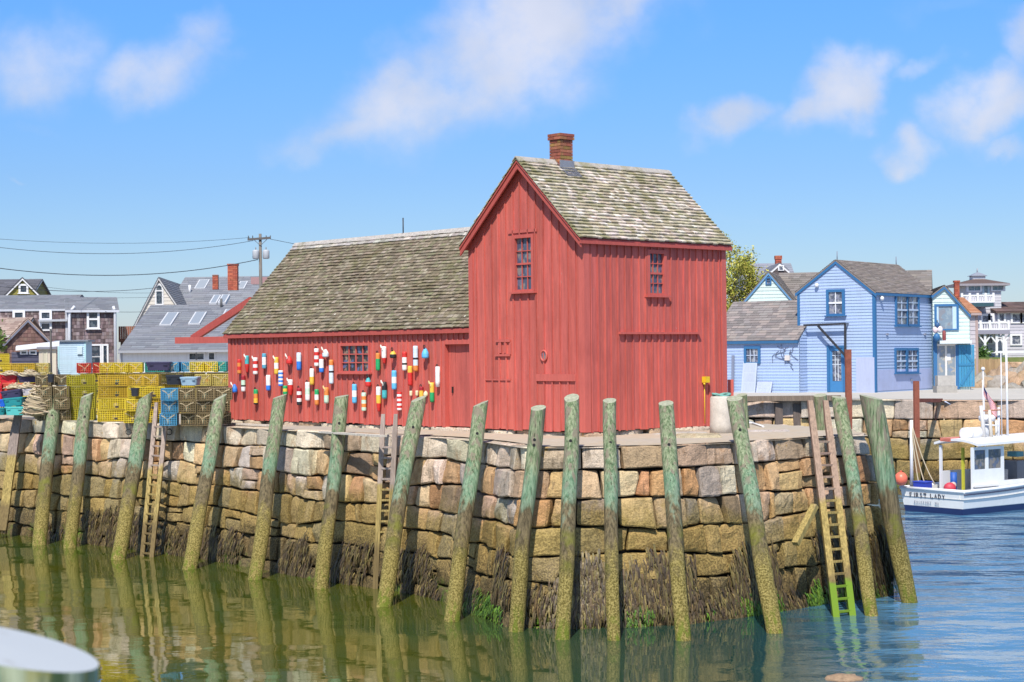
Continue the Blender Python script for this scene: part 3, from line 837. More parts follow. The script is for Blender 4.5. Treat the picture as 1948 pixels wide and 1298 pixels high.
for bk in (False, True):
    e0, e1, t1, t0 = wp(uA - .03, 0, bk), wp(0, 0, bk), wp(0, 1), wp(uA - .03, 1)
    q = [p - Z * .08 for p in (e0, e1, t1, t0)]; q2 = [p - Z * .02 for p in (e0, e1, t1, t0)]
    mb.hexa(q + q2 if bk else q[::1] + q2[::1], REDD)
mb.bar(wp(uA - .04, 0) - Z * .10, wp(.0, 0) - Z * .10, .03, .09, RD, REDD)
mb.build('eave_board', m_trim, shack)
# open truss of the lean-to on the far end
mb = MB(); t = Frame(WO + RD * 1.2, GD, -RD)
a = t.px(336, 648); b = t.px(440, 648)
mb.bar(t.w(a[0], a[1]), t.w(WL - .1, a[1] - .02), .14, .22, RD, REDT)
t2 = Frame(WO + RD * 1.45, GD, -RD)
a2 = t2.px(366, 645); b2 = t2.px(478, 572)
mb.bar(t2.w(*a2), t2.w(*b2), .12, .24, RD, REDD)
mb.build('lean_to_frame', m_trim, shack)
mb = MB(); pw = wp(0, 1); q = on_plane(767, 443, WO + RD * 2.75, -RD)
mb.tube([q - Z * .3, V((q.x, q.y, CAMZ + (675.5 - 415) * q.y / FPX))], .022, 6, (.03, .03, .03)); mb.build('antenna', M('black_iron', (.03, .03, .035), .5), wr_)
mb = MB(); q = rig.px(1338, 723); rig.box(mb, q[0] - .08, q[0] + .08, q[1] - .07, q[1] + .09, .02, .16); mb.lathe([(.03, 0), (.035, .05)], 10, rig.w(q[0] - .06, q[1] - .13, .09))
mb.tube([rig.w(q[0], q[1] - .07, .04), rig.w(q[0], .1, .04)], .012, 6)
mb.build('junction_box', M('yellow_paint', (.75, .50, .02), .5), shack)
# foundation of granite blocks
def fnd(fr, u0, u1, zt, zb, r, mb, out=.03):
    sgn = 1 if FLIP(fr) > 0 else -1
    def fn(s, z, o): return fr.w(s if sgn > 0 else -s, z, o + out)
    s = u0 if sgn > 0 else -u1; e = u1 if sgn > 0 else -u0
    while s < e:
        w_ = min(r.uniform(.6, 1.3), e - s); 
        stone(mb, fn, [(s + .01, zb), (s + w_ - .01, zb), (s + w_ - .01, zt + r.uniform(-.03, .02)), (s + .01, zt + r.uniform(-.03, .02))], .3, jit(r.choice(CAPS), .1, r), r, rad=.06, amp=.02)
        s += w_
mb = MB(); r = random.Random(8)
fnd(gab, 0, GW + .3, .03, -.22, r, mb, -.02); fnd(rig, 0, RW, .03, -.22, r, mb, .0); fnd(wing, 0, WL + .1, .0, -.26, r, mb, .0)
mb.build('foundation', m_stone_dry, shack)
# little red board screen behind the shack
mb = MB(); q = on_Y(1386, 735, 49.5); fs = thing('plank_screen', 'short red plank screen standing behind the right corner of the shack', 'screen', (q.x, q.y, DK))
for i in range(3): mb.box((q.x - .36 + i * .17, q.y, DK), (q.x - .2 + i * .17, q.y + .04, DK + 1.35), jit(REDT, .1))
mb.build('boards', m_trim, fs)
mb = MB(); mb.box((q.x - .36, q.y + .042, DK + .9), (q.x + .14, q.y + .08, DK + 1.0), REDD); mb.build('rail', m_trim, fs)

# ------------------------------------------------------------------ piles
def pile_mat():
    m, nt, b = mk('pile_wood'); p = pos(nt); o = objc(nt)
    z = N(nt, 'ShaderNodeSeparateXYZ'); L(nt, p, z.inputs[0]); z = z.outputs[2]
    big = noise_(nt, p, 1.1, 4); gr = noise_(nt, scaled(nt, p, (13, 13, 1.2)), 1.5, 6, .7); fine = noise_(nt, p, 26, 4, .7)
    wob = noise_(nt, scaled(nt, p, (4, 4, .9)), 2.2, 3, .6)
    zn = math_(nt, 'ADD', z, math_(nt, 'ADD', math_(nt, 'MULTIPLY', math_(nt, 'SUBTRACT', wob, .5), 1.5), math_(nt, 'MULTIPLY', math_(nt, 'SUBTRACT', big, .5), 1.5)))
    green = mixc(nt, rngmap(nt, gr, .35, .65), (.085, .135, .06), (.34, .38, .23))
    teal = mixc(nt, rngmap(nt, gr, .3, .7), (.08, .20, .12), (.24, .38, .26))
    brown = mixc(nt, rngmap(nt, gr, .35, .65), (.07, .055, .03), (.21, .165, .09))
    olive = mixc(nt, rngmap(nt, fine, .4, .62), (.15, .12, .028), (.43, .345, .115))
    pale = mixc(nt, rngmap(nt, wob, .5, .6), green, (.24, .21, .15))
    c = mixc(nt, rngmap(nt, zn, 3.7, 3.1, 0, .62), pale, teal)
    c = mixc(nt, rngmap(nt, zn, 3.0, 2.5), c, brown)
    c = mixc(nt, rngmap(nt, zn, 2.05, 1.15), c, olive)
    hol = math_(nt, 'MULTIPLY', rngmap(nt, big, .5, .62), math_(nt, 'MULTIPLY', rngmap(nt, z, 2.4, 2.0), rngmap(nt, z, 1.2, 1.7)))
    c = mixc(nt, math_(nt, 'MULTIPLY', hol, .7), c, (.18, .19, .02))
    gl = math_(nt, 'MULTIPLY', rngmap(nt, math_(nt, 'ADD', z, math_(nt, 'MULTIPLY', fine, .5)), 1.0, .35), rngmap(nt, wob, .44, .6, 0, .85))
    c = mixc(nt, gl, c, (.15, .20, .018))
    crack = noise_(nt, scaled(nt, p, (22, 22, 1.0)), 1.3, 2, .4)
    c = mixc(nt, math_(nt, 'MULTIPLY', rngmap(nt, crack, .64, .70), rngmap(nt, z, 2.2, 2.9, 0, .75)), c, (.05, .055, .03))
    L(nt, c, b.inputs['Base Color']); b.inputs['Roughness'].default_value = .85; b.inputs['Specular IOR Level'].default_value = .25
    low = rngmap(nt, z, 2.2, 1.4)
    hgt = math_(nt, 'ADD', math_(nt, 'MULTIPLY', fine, math_(nt, 'ADD', .15, low)), math_(nt, 'MULTIPLY', gr, .8))
    bump(nt, b, hgt, 1.0, .05)
    return m
m_pile = pile_mat()
m_bolt = M('bolt_iron', (.03, .028, .028), .6, .5)
m_endgrain = M('weathered_end_grain', (.33, .34, .24), .9, var=.35, scale=14)
def outline_hit(x, y, off):
    """where the ray crosses the vertical face of the pier edge moved outward"""
    d = ray(x, y); best = None
    for i in range(1, len(edge) - 1):
        a, b = edge[i], edge[i + 1]; dd = (b - a).normalized(); n = V((dd.y, -dd.x)); a2 = a + n * off; b2 = b + n * off
        den = d.x * n.x + d.y * n.y
        if abs(den) < 1e-6: continue
        t = ((a2 - V((0, 0))).dot(n)) / den
        h = V((d.x * t, d.y * t)); k = (h - a2).dot(dd) / (b2 - a2).length
        if t > 0 and -.05 <= k <= 1.05 and (best is None or t < best): best = t
    return CAM + d * best if best else None
PILES = [  # top px, bottom px, width px at top and bottom, slanted top
    ((103, 751), (75, 1037), 24, 27, 'pile with a dark bolt hole, left of the brown traps'),
    ((166, 752), (132, 1042), 24, 26, 'pile in front of the olive traps'),
    ((279, 752), (225, 1064), 27, 29, 'pile standing just left of the timber ladder near the traps'),
    ((420, 756), (362, 1082), 26, 28, 'pile at the left end of the red wing'),
    ((534, 754), (485, 1102), 27, 28, 'pile below the leftmost buoys of the red wall'),
    ((651, 754), (609, 1120), 27, 27, 'pile just below the wing window'),
    ((795, 759), (727, 1153), 29, 31, 'strongly leaning pile right of the middle ladder'),
    ((915, 768), (862, 1181), 29, 31, 'leaning pile right of the red door'),
    ((1023, 776), (979, 1201), 28, 30, 'pile with two bolt holes left of the shack corner'),
    ((1088, 757), (1073, 1216), 29, 28, 'upright pile before the corner of the red shack, tallest of the front'),
    ((1160, 762), (1166, 1218), 25, 26, 'thin upright pile right of the shack corner'),
    ((1267, 767), (1299, 1218), 29, 31, 'pile leaning left in front of the right red wall'),
    ((1398, 758), (1472, 1204), 31, 33, 'pile leaning left beside the pale stone bollard'),
    ((1597, 756), (1659, 1171), 27, 27, 'pile just right of the moss covered ladder'),
    ((1655, 756), (1729, 1146), 42, 29, 'thick mossy pile with a wide slanted top at the pier tip'),
]
def make_pile(k, T, Bq, rt, rb, label, slant=None):
    d = (T - Bq); mb = MB(); r = random.Random(100 + k)
    o = thing('dock_pile', label, 'pile', (Bq.x, Bq.y, 0), 0, 'wooden piles leaning on the pier wall')
    n = 18; pts = []; bb = Bq - d.normalized() * 1.0
    rings = []; m_ = 22
    for i in range(m_ + 1):
        t = i / m_; c = bb.lerp(T, t); rad = lerp(rb, rt, t) * (1 + .05 * noise.noise(V((k * 7, t * 5, 0))))
        x = V((1, 0, 0)); y = V((0, 1, 0)); ring = []
        off = V((noise.noise(V((k * 3.1, t * 3, 1))), noise.noise(V((k * 3.1, t * 3, 5))), 0)) * .06
        for j in range(n):
            a = 2 * math.pi * j / n
            rr = rad * (1 + .10 * noise.noise(V((math.cos(a) * 1.6, math.sin(a) * 1.2, t * 3 + k * 5))))
            p = c + off + x * math.cos(a) * rr + y * math.sin(a) * rr
            if i == m_:
                p += Z * (slant[0] * math.cos(a) + slant[1] * math.sin(a)) * rr
            ring.append(p)
        rings.append(mb.idx(ring))
    for i in range(m_):
        for j in range(n):
            j2 = (j + 1) % n; mb.fi((rings[i] + j, rings[i] + j2, rings[i + 1] + j2, rings[i + 1] + j), (1, 1, 1), 0, True)
    mb.build('shaft', m_pile, o)
    mt = MB(); top = [V(mb.v[rings[-1] + j]) for j in range(n)]; ctr = sum(top, V((0, 0, 0))) / n + Z * .004
    for j in range(n): mt.face([top[j], top[(j + 1) % n], ctr])
    mt.build('pile_top', m_endgrain, o)
    if k in (0, 1, 5, 6, 7, 8, 9, 10, 11, 12):
        mt = MB()
        for q in range(2 if k == 8 else 1):
            c = bb.lerp(T, (.845 if k in (9, 10, 11) else .88) - .02 * q); fwd = V((-c.x, -c.y, 0)).normalized()
            mt.tube([c + fwd * (rt - .03), c + fwd * (rt + .012)], .035, 8)
        mt.build('bolt', m_bolt, o)
    return o
for k, ((tx, ty), (bx, by), wt, wb_, lab) in enumerate(PILES):
    Bq = on_z(bx, by, 0.0); T = outline_hit(tx, ty, .08)
    if T is None: T = on_Y(tx, ty, Bq.y + .3)
    if k == 14: T = on_Y(tx, ty, Bq.y + .25)
    rt = wt / FPX * T.y / 2; rb = wb_ / FPX * Bq.y / 2
    sl_ = [(.25, .1), (.35, .2), (.55, .1), (.45, .2), (.3, .1), (.15, .1), (.35, .2), (.4, .1), (.12, .35), (.15, .5), (.05, .35), (.1, .3), (.1, .3), (-.1, .15), (-.22, .1)][k]
    make_pile(k, T, Bq, rt, rb, lab, sl_)
# piles on the hidden side of the pier that only show their heads
for k, (x, y, Y, wpx, lab) in enumerate(((1560, 752, 46.5, 25, 'mossy pile head seen between the rails of the right ladder'), (1411, 751, 48.2, 20, 'dark pile head half hidden behind the pile by the pale bollard'))):
    T = on_Y(x, y, Y); make_pile(40 + k, T, V((T.x + .35, T.y + .5, 0)), wpx / FPX * Y / 2, .2, lab, (.1, .2))
# broken grey timbers at the far left
def timber(name, a, b, w_, h_, label, r, col=(.24, .20, .165), group=None, n=8):
    o = thing(name, label, 'timber', (b.x, b.y, b.z), 0, group); mb = MB()
    d = (a - b); s = d.cross(V((0, 1, 0))).normalized(); f = s.cross(d).normalized(); rings = []
    for i in range(n + 1):
        t = i / n; c = b.lerp(a, t); k = 1 if t < .8 else lerp(1, .45, (t - .8) / .2)
        j_ = [r.uniform(-.015, .015) for _ in range(4)]
        rings.append(mb.idx([c + s * (w_ / 2 * k + j_[0]) + f * h_ / 2, c - s * (w_ / 2 + j_[1]) + f * h_ / 2, c - s * (w_ / 2 + j_[2]) - f * h_ / 2, c + s * (w_ / 2 * k + j_[3]) - f * h_ / 2]))
    for i in range(n):
        for j in range(4):
            j2 = (j + 1) % 4; mb.fi((rings[i] + j, rings[i] + j2, rings[i + 1] + j2, rings[i + 1] + j), col)
    mb.fi([rings[-1] + j for j in range(4)], col)
    mb.build('beam', m_timber, o); return o
def timber_mat():
    m, nt, b = mk('weathered_timber'); p = pos(nt)
    z = N(nt, 'ShaderNodeSeparateXYZ'); L(nt, p, z.inputs[0]); z = z.outputs[2]
    gr = noise_(nt, scaled(nt, p, (16, 16, 1)), 1.6, 6, .7); big = noise_(nt, p, 1.3, 3)
    zn = math_(nt, 'ADD', z, math_(nt, 'MULTIPLY', math_(nt, 'SUBTRACT', big, .5), 1.2))
    comb = N(nt, 'ShaderNodeCombineColor'); k = rngmap(nt, gr, .3, .7, .6, 1.4, False)
    for i in range(3): L(nt, k, comb.inputs[i])
    c = mixc(nt, 1, attr(nt), comb.outputs[0], 'MULTIPLY')
    c = mixc(nt, rngmap(nt, zn, 2.75, 2.5, 0, .85), c, mixc(nt, rngmap(nt, gr, .35, .65), (.20, .15, .03), (.46, .34, .09)))
    c = mixc(nt, rngmap(nt, zn, 1.3, .9, 0, .7), c, (.10, .065, .03))
    gsel = rngmap(nt, math_(nt, 'SUBTRACT', N(nt, 'ShaderNodeSeparateXYZ').outputs[0], 0), 5.5, 6.5)
    L(nt, p, [x for x in nt.nodes if x.bl_idname == 'ShaderNodeSeparateXYZ'][-1].inputs[0])
    c = mixc(nt, math_(nt, 'MULTIPLY', rngmap(nt, zn, .95, .7), gsel), c, (.14, .24, .012))
    L(nt, c, b.inputs['Base Color']); b.inputs['Roughness'].default_value = .85; bump(nt, b, gr, .6, .02)
    return m
m_timber = timber_mat()
r = random.Random(4)
T = outline_hit(37, 764, .25); Bq = on_z(4, 1010, .25); timber('broken_timber', T, Bq, .30, .16, 'split grey timber with a jagged top at the left edge of the wall', r, (.24, .19, .165))
# ------------------------------------------------------------------ ladders
def ladder(lt, lb, rt_, rb_, nr, y0, rw_, rh, label, col, offs=.30, extra=None):
    """rails given by top/bottom pixels"""
    pts = []
    for (t, b_) in ((lt, lb), (rt_, rb_)):
        B = on_z(b_[0], b_[1], 0); T = outline_hit(t[0], t[1], offs) or on_Y(t[0], t[1], B.y + .3)
        pts.append((T, B))
    o = thing('dock_ladder', label, 'ladder', pts[0][1], 0, 'wooden ladders down the pier wall')
    r = random.Random(int(lt[0])); dirs = []
    for T, B in pts:
        mb = MB(); d = T - B; s = V((1, 0, 0)); f = V((0, -1, 0)); n = 10; rings = []
        b2 = B - d.normalized() * .8
        for i in range(n + 1):
            c = b2.lerp(T, i / n); w2 = rw_ / 2 * (1 if i < n else .75)
            rings.append(mb.idx([c + s * w2 + f * rh / 2, c - s * w2 + f * rh / 2, c - s * w2 - f * rh / 2, c + s * w2 - f * rh / 2]))
        for i in range(n):
            for j in range(4):
                j2 = (j + 1) % 4; mb.fi((rings[i] + j, rings[i] + j2, rings[i + 1] + j2, rings[i + 1] + j)[::-1], col)
        mb.fi([rings[-1] + j for j in range(4)][::-1], col)
        mb.build('rail', m_timber, o)
    for i in range(nr):
        t = y0 + (1 - y0 - .02) * i / (nr - 1); a = pts[0][0].lerp(pts[0][1], t); b_ = pts[1][0].lerp(pts[1][1], t)
        mb = MB(); mb.bar(a + V((0, -.02, 0)), b_ + V((0, -.02, 0)), .09, .045, V((0, 1, 0)), jit(col, .15, r)); mb.build('rung', m_timber, o)
    return o
ladder((298, 766), (271, 1058), (319, 767), (289, 1060), 14, .16, .13, .16, 'grey brown timber ladder leaning on the wall before the blue traps', (.36, .28, .23))
ladder((729, 788), (714, 1120), (753, 788), (737, 1118), 14, .19, .13, .16, 'worn grey ladder partly behind the strongly leaning pile', (.36, .29, .25))
ladder((1541, 762), (1590, 1173), (1570, 762), (1621, 1170), 15, .20, .15, .2, 'red brown ladder with bright green algae on its lowest rungs', (.33, .225, .16), .35)
# slanting prop beside the right ladder
T = on_Y(1550, 962, 41.2); Bq = on_Y(1513, 1035, 40.6); 
mb = MB(); mb.bar(T, Bq, .16, .12, None, (.33, .27, .2)); o = mb.build('prop_timber', m_timber, None, Bq); tag(o, 'short slanting wooden prop left of the green runged ladder', 'prop')
# iron rings and short wall ropes
def ringbolt(x, y, label):
    c = outline_hit(x, y, .12); mb = MB(); mb.tube([c + V((math.cos(t) * .09, -.02, math.sin(t) * .09)) for t in [i * math.pi / 6 for i in range(13)]], .014, 6, caps=False)
    mb.tube([c + V((0, .25, .09)), c + V((0, -.03, .09))], .02, 6); tag(mb.build('mooring_ring', m_bolt, None, c), label, 'mooring ring', 'iron rings on the pier wall')
ringbolt(245, 822, 'small iron ring in the capstone left of the leaning pile by the ladder')
ringbolt(396, 825, 'small iron ring left of the pile at the wing end')
ringbolt(322, 822, 'rusty iron ring beside the top of the timber ladder by the traps')
# pale stone bollard with rope on it
c = on_z(1372, 826, DK); mb = MB(); r_ = random.Random(6)
bo = thing('stone_bollard', 'pale round granite bollard at the right corner of the shack', 'bollard', c)
prof = [(.30, 0), (.295, .25), (.285, .6), (.28, .93), (.25, .98), (.05, 1.0)]
mb.lathe(prof, 20, c, col=(.55, .50, .43)); mb.build('post', M('pale_granite', None, .85, var=.18, scale=5, bmp=.5), bo)
mb = MB()
mb.tube([c + V((math.cos(t) * (.2 + .05 * math.sin(t * 3.3)), math.sin(t) * .2, 1.02 + .03 * math.sin(t * 2.1))) for t in [i * .35 for i in range(40)]], .028, 6)
tag(mb.build('rope_coil', M('teal_rope', (.16, .38, .33), .8), None, c + V((0, 0, 1))), 'teal rope coiled on top of the pale stone bollard', 'rope')
# foreground pile close to the camera
c = on_z(-2, 1227, CAMZ - .55); o = thing('dock_pile', 'near pile with a pale cut top at the bottom left corner', 'pile', (c.x, c.y, 0))
mb = MB(); n = 40; rad = .187; rr = []
for i, z in enumerate([-1, 2, 4, c.z - .6, c.z - .3, c.z]):
    rr.append(mb.idx([V((c.x + math.cos(2 * math.pi * k / n) * rad, c.y + math.sin(2 * math.pi * k / n) * rad, z + ((-.25 * math.cos(2 * math.pi * k / n) - .03 * math.sin(2 * math.pi * k / n)) * rad if i == 5 else 0))) for k in range(n)]))
for i in range(5):
    for k in range(n): k2 = (k + 1) % n; mb.fi((rr[i] + k, rr[i] + k2, rr[i + 1] + k2, rr[i + 1] + k), (1, 1, 1), 0, True)
m_, nt, b = mk('near_pile_wood'); p = pos(nt); gr = noise_(nt, scaled(nt, p, (22, 22, 1.6)), 1.6, 4, .6); g2_ = noise_(nt, scaled(nt, p, (9, 9, 2)), 1.3, 3)
cc2 = mixc(nt, rngmap(nt, gr, .36, .64), (.05, .09, .03), (.42, .46, .30)); cc2 = mixc(nt, rngmap(nt, g2_, .52, .64, 0, .6), cc2, (.30, .26, .04)); cc2 = mixc(nt, rngmap(nt, g2_, .44, .34, 0, .6), cc2, (.10, .26, .24))
L(nt, cc2, b.inputs['Base Color']); b.inputs['Roughness'].default_value = .8
mb.build('shaft', m_, o)
m_, nt, b = mk('pale_cut_top'); p = pos(nt); g1 = noise_(nt, p, 9, 5, .7)
L(nt, mixc(nt, rngmap(nt, g1, .60, .72, 0, .5), (.44, .47, .49), (.28, .27, .26)), b.inputs['Base Color']); b.inputs['Roughness'].default_value = .8
mb2 = MB(); top = [V(mb.v[rr[-1] + k]) for k in range(n)]; ctr = sum(top, V((0, 0, 0))) / n + Z * .004
for k in range(n): mb2.face([top[k], top[(k + 1) % n], ctr])
mb2.build('pile_top', m_, o)
# drifting weed-covered rock at the bottom edge
c = on_z(1605, 1293, .0); mb = MB()
mb.ball(c, (.36, .26, .10), 16, 10, (.30, .2, .12), f=lambda d: 1 + .25 * noise.noise(d * 2.3))
tag(mb.build('half_sunken_rock', M('wet_rock', None, .7, var=.4, scale=9, bmp=.5), None, c), 'tan rock just breaking the water at the bottom edge', 'rock')
# ------------------------------------------------------------------ buoys on the wing wall
BC = dict(red=(.62, .03, .025), dred=(.32, .012, .022), orange=(.72, .24, .05), yellow=(.80, .50, .06), white=(.82, .82, .80), blue=(.03, .20, .72), sky=(.12, .48, .80),
          pale=(.62, .75, .85), teal=(.06, .42, .45), dteal=(.10, .36, .50), green=(.02, .36, .12), mint=(.55, .76, .58), black=(.02, .02, .022), navy=(.02, .05, .25), cream=(.76, .66, .42))
WORD = dict(dred='dark red', sky='light blue', pale='pale blue', dteal='dark teal')
BUOYS = [  # centre x, top, bottom, width in a 4.058x view whose origin is (420, 620); shape; bands; rope
    (145, 258, 370, 32, 'c', 'red orange red orange', None), (205, 230, 360, 32, 't', 'teal red', 'white'), (270, 245, 375, 38, 'c', 'white red white red white', 'white'),
    (338, 213, 330, 34, 'c', 'dteal white white dteal', None), (432, 242, 375, 36, 'c', 'yellow white yellow', 'white'), (532, 232, 297, 50, 'a', 'red', 'white'),
    (606, 207, 343, 38, 'c', 'pale blue', None), (742, 175, 312, 38, 'c', 'white red white red white', 'black'), (780, 222, 360, 38, 'c', 'red white white blue', None),
    (812, 180, 243, 52, 'a', 'white pale', 'white'), (855, 262, 448, 36, 'c', 'orange pale black- pale pale', None), (706, 330, 456, 36, 'c', 'white yellow', 'black'),
    (673, 435, 577, 38, 'c', 'white mint white', 'black'), (466, 345, 465, 38, 'c', 'white blue white blue white blue white blue', None), (370, 380, 500, 36, 'c', 'white white blue', None),
    (177, 382, 508, 34, 'c', 'dred mint black- white', None), (110, 450, 515, 46, 'a', 'blue', 'white'), (273, 490, 607, 34, 'c', 'green orange yellow black-', 'black'),
    (500, 462, 530, 36, 'c', 'green yellow green', None), (540, 415, 538, 40, 't', 'white red red', 'white'), (608, 480, 612, 38, 'c', 'dred white dred white black', 'black'),
    (743, 490, 612, 34, 'c', 'green white orange', None), (818, 475, 598, 38, 'c', 'orange mint', 'cream'), (1034, 450, 598, 38, 'c', 'sky white sky', 'black'),
    (1107, 515, 657, 38, 'c', 'mint orange mint orange mint', 'black'), (1140, 395, 470, 48, 'a', 'teal red', 'black'), (1220, 470, 662, 38, 't', 'white yellow red', 'black'),
    (1265, 432, 562, 40, 'c', 'black teal', 'white'), (1340, 345, 492, 40, 'c', 'sky white sky', 'black'), (1215, 210, 345, 36, 'c', 'orange green green', 'black'),
    (1262, 160, 292, 38, 't', 'white white red', 'white'), (1332, 190, 250, 52, 'a', 'yellow black', 'black'), (1420, 200, 345, 38, 'c', 'red white black- white', None),
    (1505, 155, 352, 40, 'c', 'pale pale black- pale orange', None), (1580, 170, 252, 56, 'a', 'sky', 'black'), (1463, 310, 462, 38, 'c', 'yellow red red', None),
    (1380, 510, 652, 38, 'c', 'red white red white red white red white', None), (1550, 470, 560, 34, 'c', 'dred yellow yellow', 'black'), (1632, 438, 590, 36, 'c', 'yellow green', 'cream'),
    (1676, 315, 472, 38, 'c', 'white', 'black'), (1470, 502, 542, 24, 'c', 'cream', None), (1516, 500, 542, 24, 'c', 'cream', None), (1584, 502, 542, 36, 'a', 'cream', None)]
m_buoy = M('buoy_paint', None, .55, var=.17, scale=14, bmp=.15)
m_rope = M('rope', None, .8, var=.2, scale=40, bmp=.2)
NEAR = {19: 'lower, beside the green and yellow one', 30: 'up right of the wing window', 23: 'below the wing window', 28: 'nearer the door', 2: 'near the left end of the wall', 7: 'just left of the wing window',
        40: 'left of the dark red and yellow one', 41: 'close to the dark red and yellow one'}
for k, (cx, y0, y1, w_, shp, bands, rope) in enumerate(BUOYS):
    sx_, s0, s1 = 420 + cx / 4.058, 620 + y0 / 4.058, 620 + y1 / 4.058
    rad = w_ / 4.058 / FPX * 50 / 2
    a = wing.px(sx_, s0, .02 + rad); b_ = wing.px(sx_, s1, .02 + rad)
    rad = w_ / 4.058 / FPX * (wing.w(*a).y) / 2
    zt, zb = a[1], b_[1]; H = zt - zb; top = wing.w(a[0], zt, .03 + rad); bot = V((top.x, top.y, zb + DECK))
    lst = bands.split(); names = []
    fr_ = [(.35 if q.endswith('-') else 1) for q in lst]; tot = sum(fr_); zs = [0]
    for q in fr_: zs.append(zs[-1] + q / tot)
    def prof_r(t):            # t from the top
        if shp == 'a': return rad * (max(.02, min(1, (t / .55))) ** .55 if t < .55 else (1 - max(0, t - .9) * 3.0))
        if shp == 't' and t > .6: return rad * (1 - (t - .6) * 1.15)
        e = min(t, 1 - t) / .03
        return rad * (.86 + .14 * min(1, e))
    prof = []; cols = []
    for i, q in enumerate(lst):
        n = 4 if shp == 'c' else max(3, int(14 * fr_[i] / tot))
        for j in range(n):
            t = lerp(zs[i], zs[i + 1], j / n)
            if prof: cols.append(prevc)
            prof.append((prof_r(t), zt - H * t)); prevc = BC[q.rstrip('-')]
    cols.append(prevc); prof.append((prof_r(1), zb))
    prof = prof[::-1]; cols = cols[::-1]
    cols = [jit(c_, .05) for c_ in cols]
    mb = MB(); ctr = V((top.x, top.y, DECK))
    mb.lathe(prof, 14, ctr, cols=cols)
    seq = []
    for q in lst:
        q = WORD.get(q.rstrip('-'), q.rstrip('-'))
        if not seq or seq[-1] != q: seq.append(q)
    if len(seq) > 4 or (len(set(seq)) == 2 and len(seq) > 3): word = ' and '.join(dict.fromkeys(seq)) + ' striped'
    elif len(seq) == 1: word = 'plain ' + seq[0]
    else: word = ' over '.join(seq)
    kind = {'a': 'rounded', 't': 'tapered', 'c': 'long'}[shp]
    if k in (40, 41, 42): kind = 'small'
    lab = f'{kind} lobster buoy, {word}'
    lab += ', ' + NEAR[k] if k in NEAR else ', on the red wall'
    o = mb.build('lobster_buoy', m_buoy, None, ctr + Z * zb)
    tag(o, lab, 'buoy', 'painted lobster buoys hung on the red wall')
    if rope:
        mb = MB(); c_ = (.78, .74, .66) if rope == 'white' else ((.70, .55, .25) if rope == 'cream' else (.02, .02, .02))
        tp = ctr + Z * (zt - (.02 if shp != 'a' else 0)); rr_ = .05 if rope == 'black' else .07
        if rope == 'black':
            pts = [tp + wing.U * math.cos(t) * rr_ * .7 + Z * (math.sin(t) * rr_ + .03) + wing.N * rad * .4 for t in [i * math.pi / 6 for i in range(13)]]
        else:
            pts = [tp + wing.N * rad + wing.U * (.02 + .05 * math.sin(t * 1.7)) + Z * (.07 - abs(t - 1.2) * .085) for t in [i * .25 for i in range(14)]]
        mb.tube(pts, .013, 6, c_, caps=True); mb.build('rope_loop', m_rope, o)
# ------------------------------------------------------------------ generic timber houses
m_lap = wood_paint('lap_siding_paint', .07, .65, (.25, .25, .27), .15)
m_asph = shingle_mat('asphalt_shingles', (.12, .11, .09), .12, .6, contrast=.10)
m_wshing = wood_paint('cedar_wall_shingles', .18, .8, (.06, .04, .035), .4)
m_house_trim = M('house_trim_paint', None, .55, var=.06, scale=6, bmp=.05)
m_pane = glass_mat('house_window_glass', (.03, .045, .065), (.10, .12, .14))
m_sky_pane = glass_mat('skylight_glass', (.30, .33, .36), None, .12)
GREY = [(.20, .21, .235), (.225, .235, .26), (.18, .19, .215), (.21, .215, .235)]
DARKG = [(.12, .12, .14), (.14, .14, .16), (.11, .11, .125)]
BROWNR = [(.21, .185, .165), (.25, .22, .195), (.18, .16, .145), (.23, .205, .19)]
PINKR = [(.34, .25, .21), (.40, .31, .26), (.29, .21, .18)]
def lap(mb, fr, ua, ub, z0, z1, step, col, r, uz=None, th=.028):
    z = z0; fl = FLIP(fr)
    while z < z1 - 1e-4:
        t = min(z + step, z1); a0, b0 = uz(z) if uz else (ua, ub); a1, b1 = uz(t) if uz else (ua, ub)
        c = jit(col, .05, r)
        if b0 - a0 > .02:
            mb.face([fr.w(a0, z, th), fr.w(b0, z, th), fr.w(b1, t, .002), fr.w(a1, t, .002)][::fl], c)
            mb.face([fr.w(a0, z, .0), fr.w(b0, z, .0), fr.w(b0, z, th), fr.w(a0, z, th)][::fl], c)
        z = t
def wshing(mb, fr, ua, ub, z0, z1, step, cols, r, cw=.16, uz=None):
    z = z0; fl = FLIP(fr)
    while z < z1 - 1e-4:
        t = min(z + step, z1); a, b = uz(z) if uz else (ua, ub); a1_, b1_ = uz(t) if uz else (ua, ub); x = a - r.uniform(0, cw)
        while x < b:
            w_ = cw * r.uniform(.6, 1.4); x0, x1 = max(a, x), min(b, x + w_ - .008); x += w_
            if x1 <= x0: continue
            c = jit(r.choice(cols), .18, r); dz = r.uniform(0, .02)
            mb.face([fr.w(x0, z + dz, .02), fr.w(x1, z + dz, .02), fr.w(min(x1, b1_), t, .003), fr.w(min(max(x0, a1_), b1_), t, .003)][::fl], c)
        z = t
def slab(mb, A, B, Cc, D, th, col):
    A, B, Cc, D = map(V, (A, B, Cc, D)); n = (B - A).cross(D - A).normalized()
    if n.z < 0: A, B, Cc, D = B, A, D, Cc; n = -n
    lo = [p - n * th for p in (A, B, Cc, D)]; up = [p - n * .004 for p in (A, B, Cc, D)]
    mb.hexa(lo + up, col)
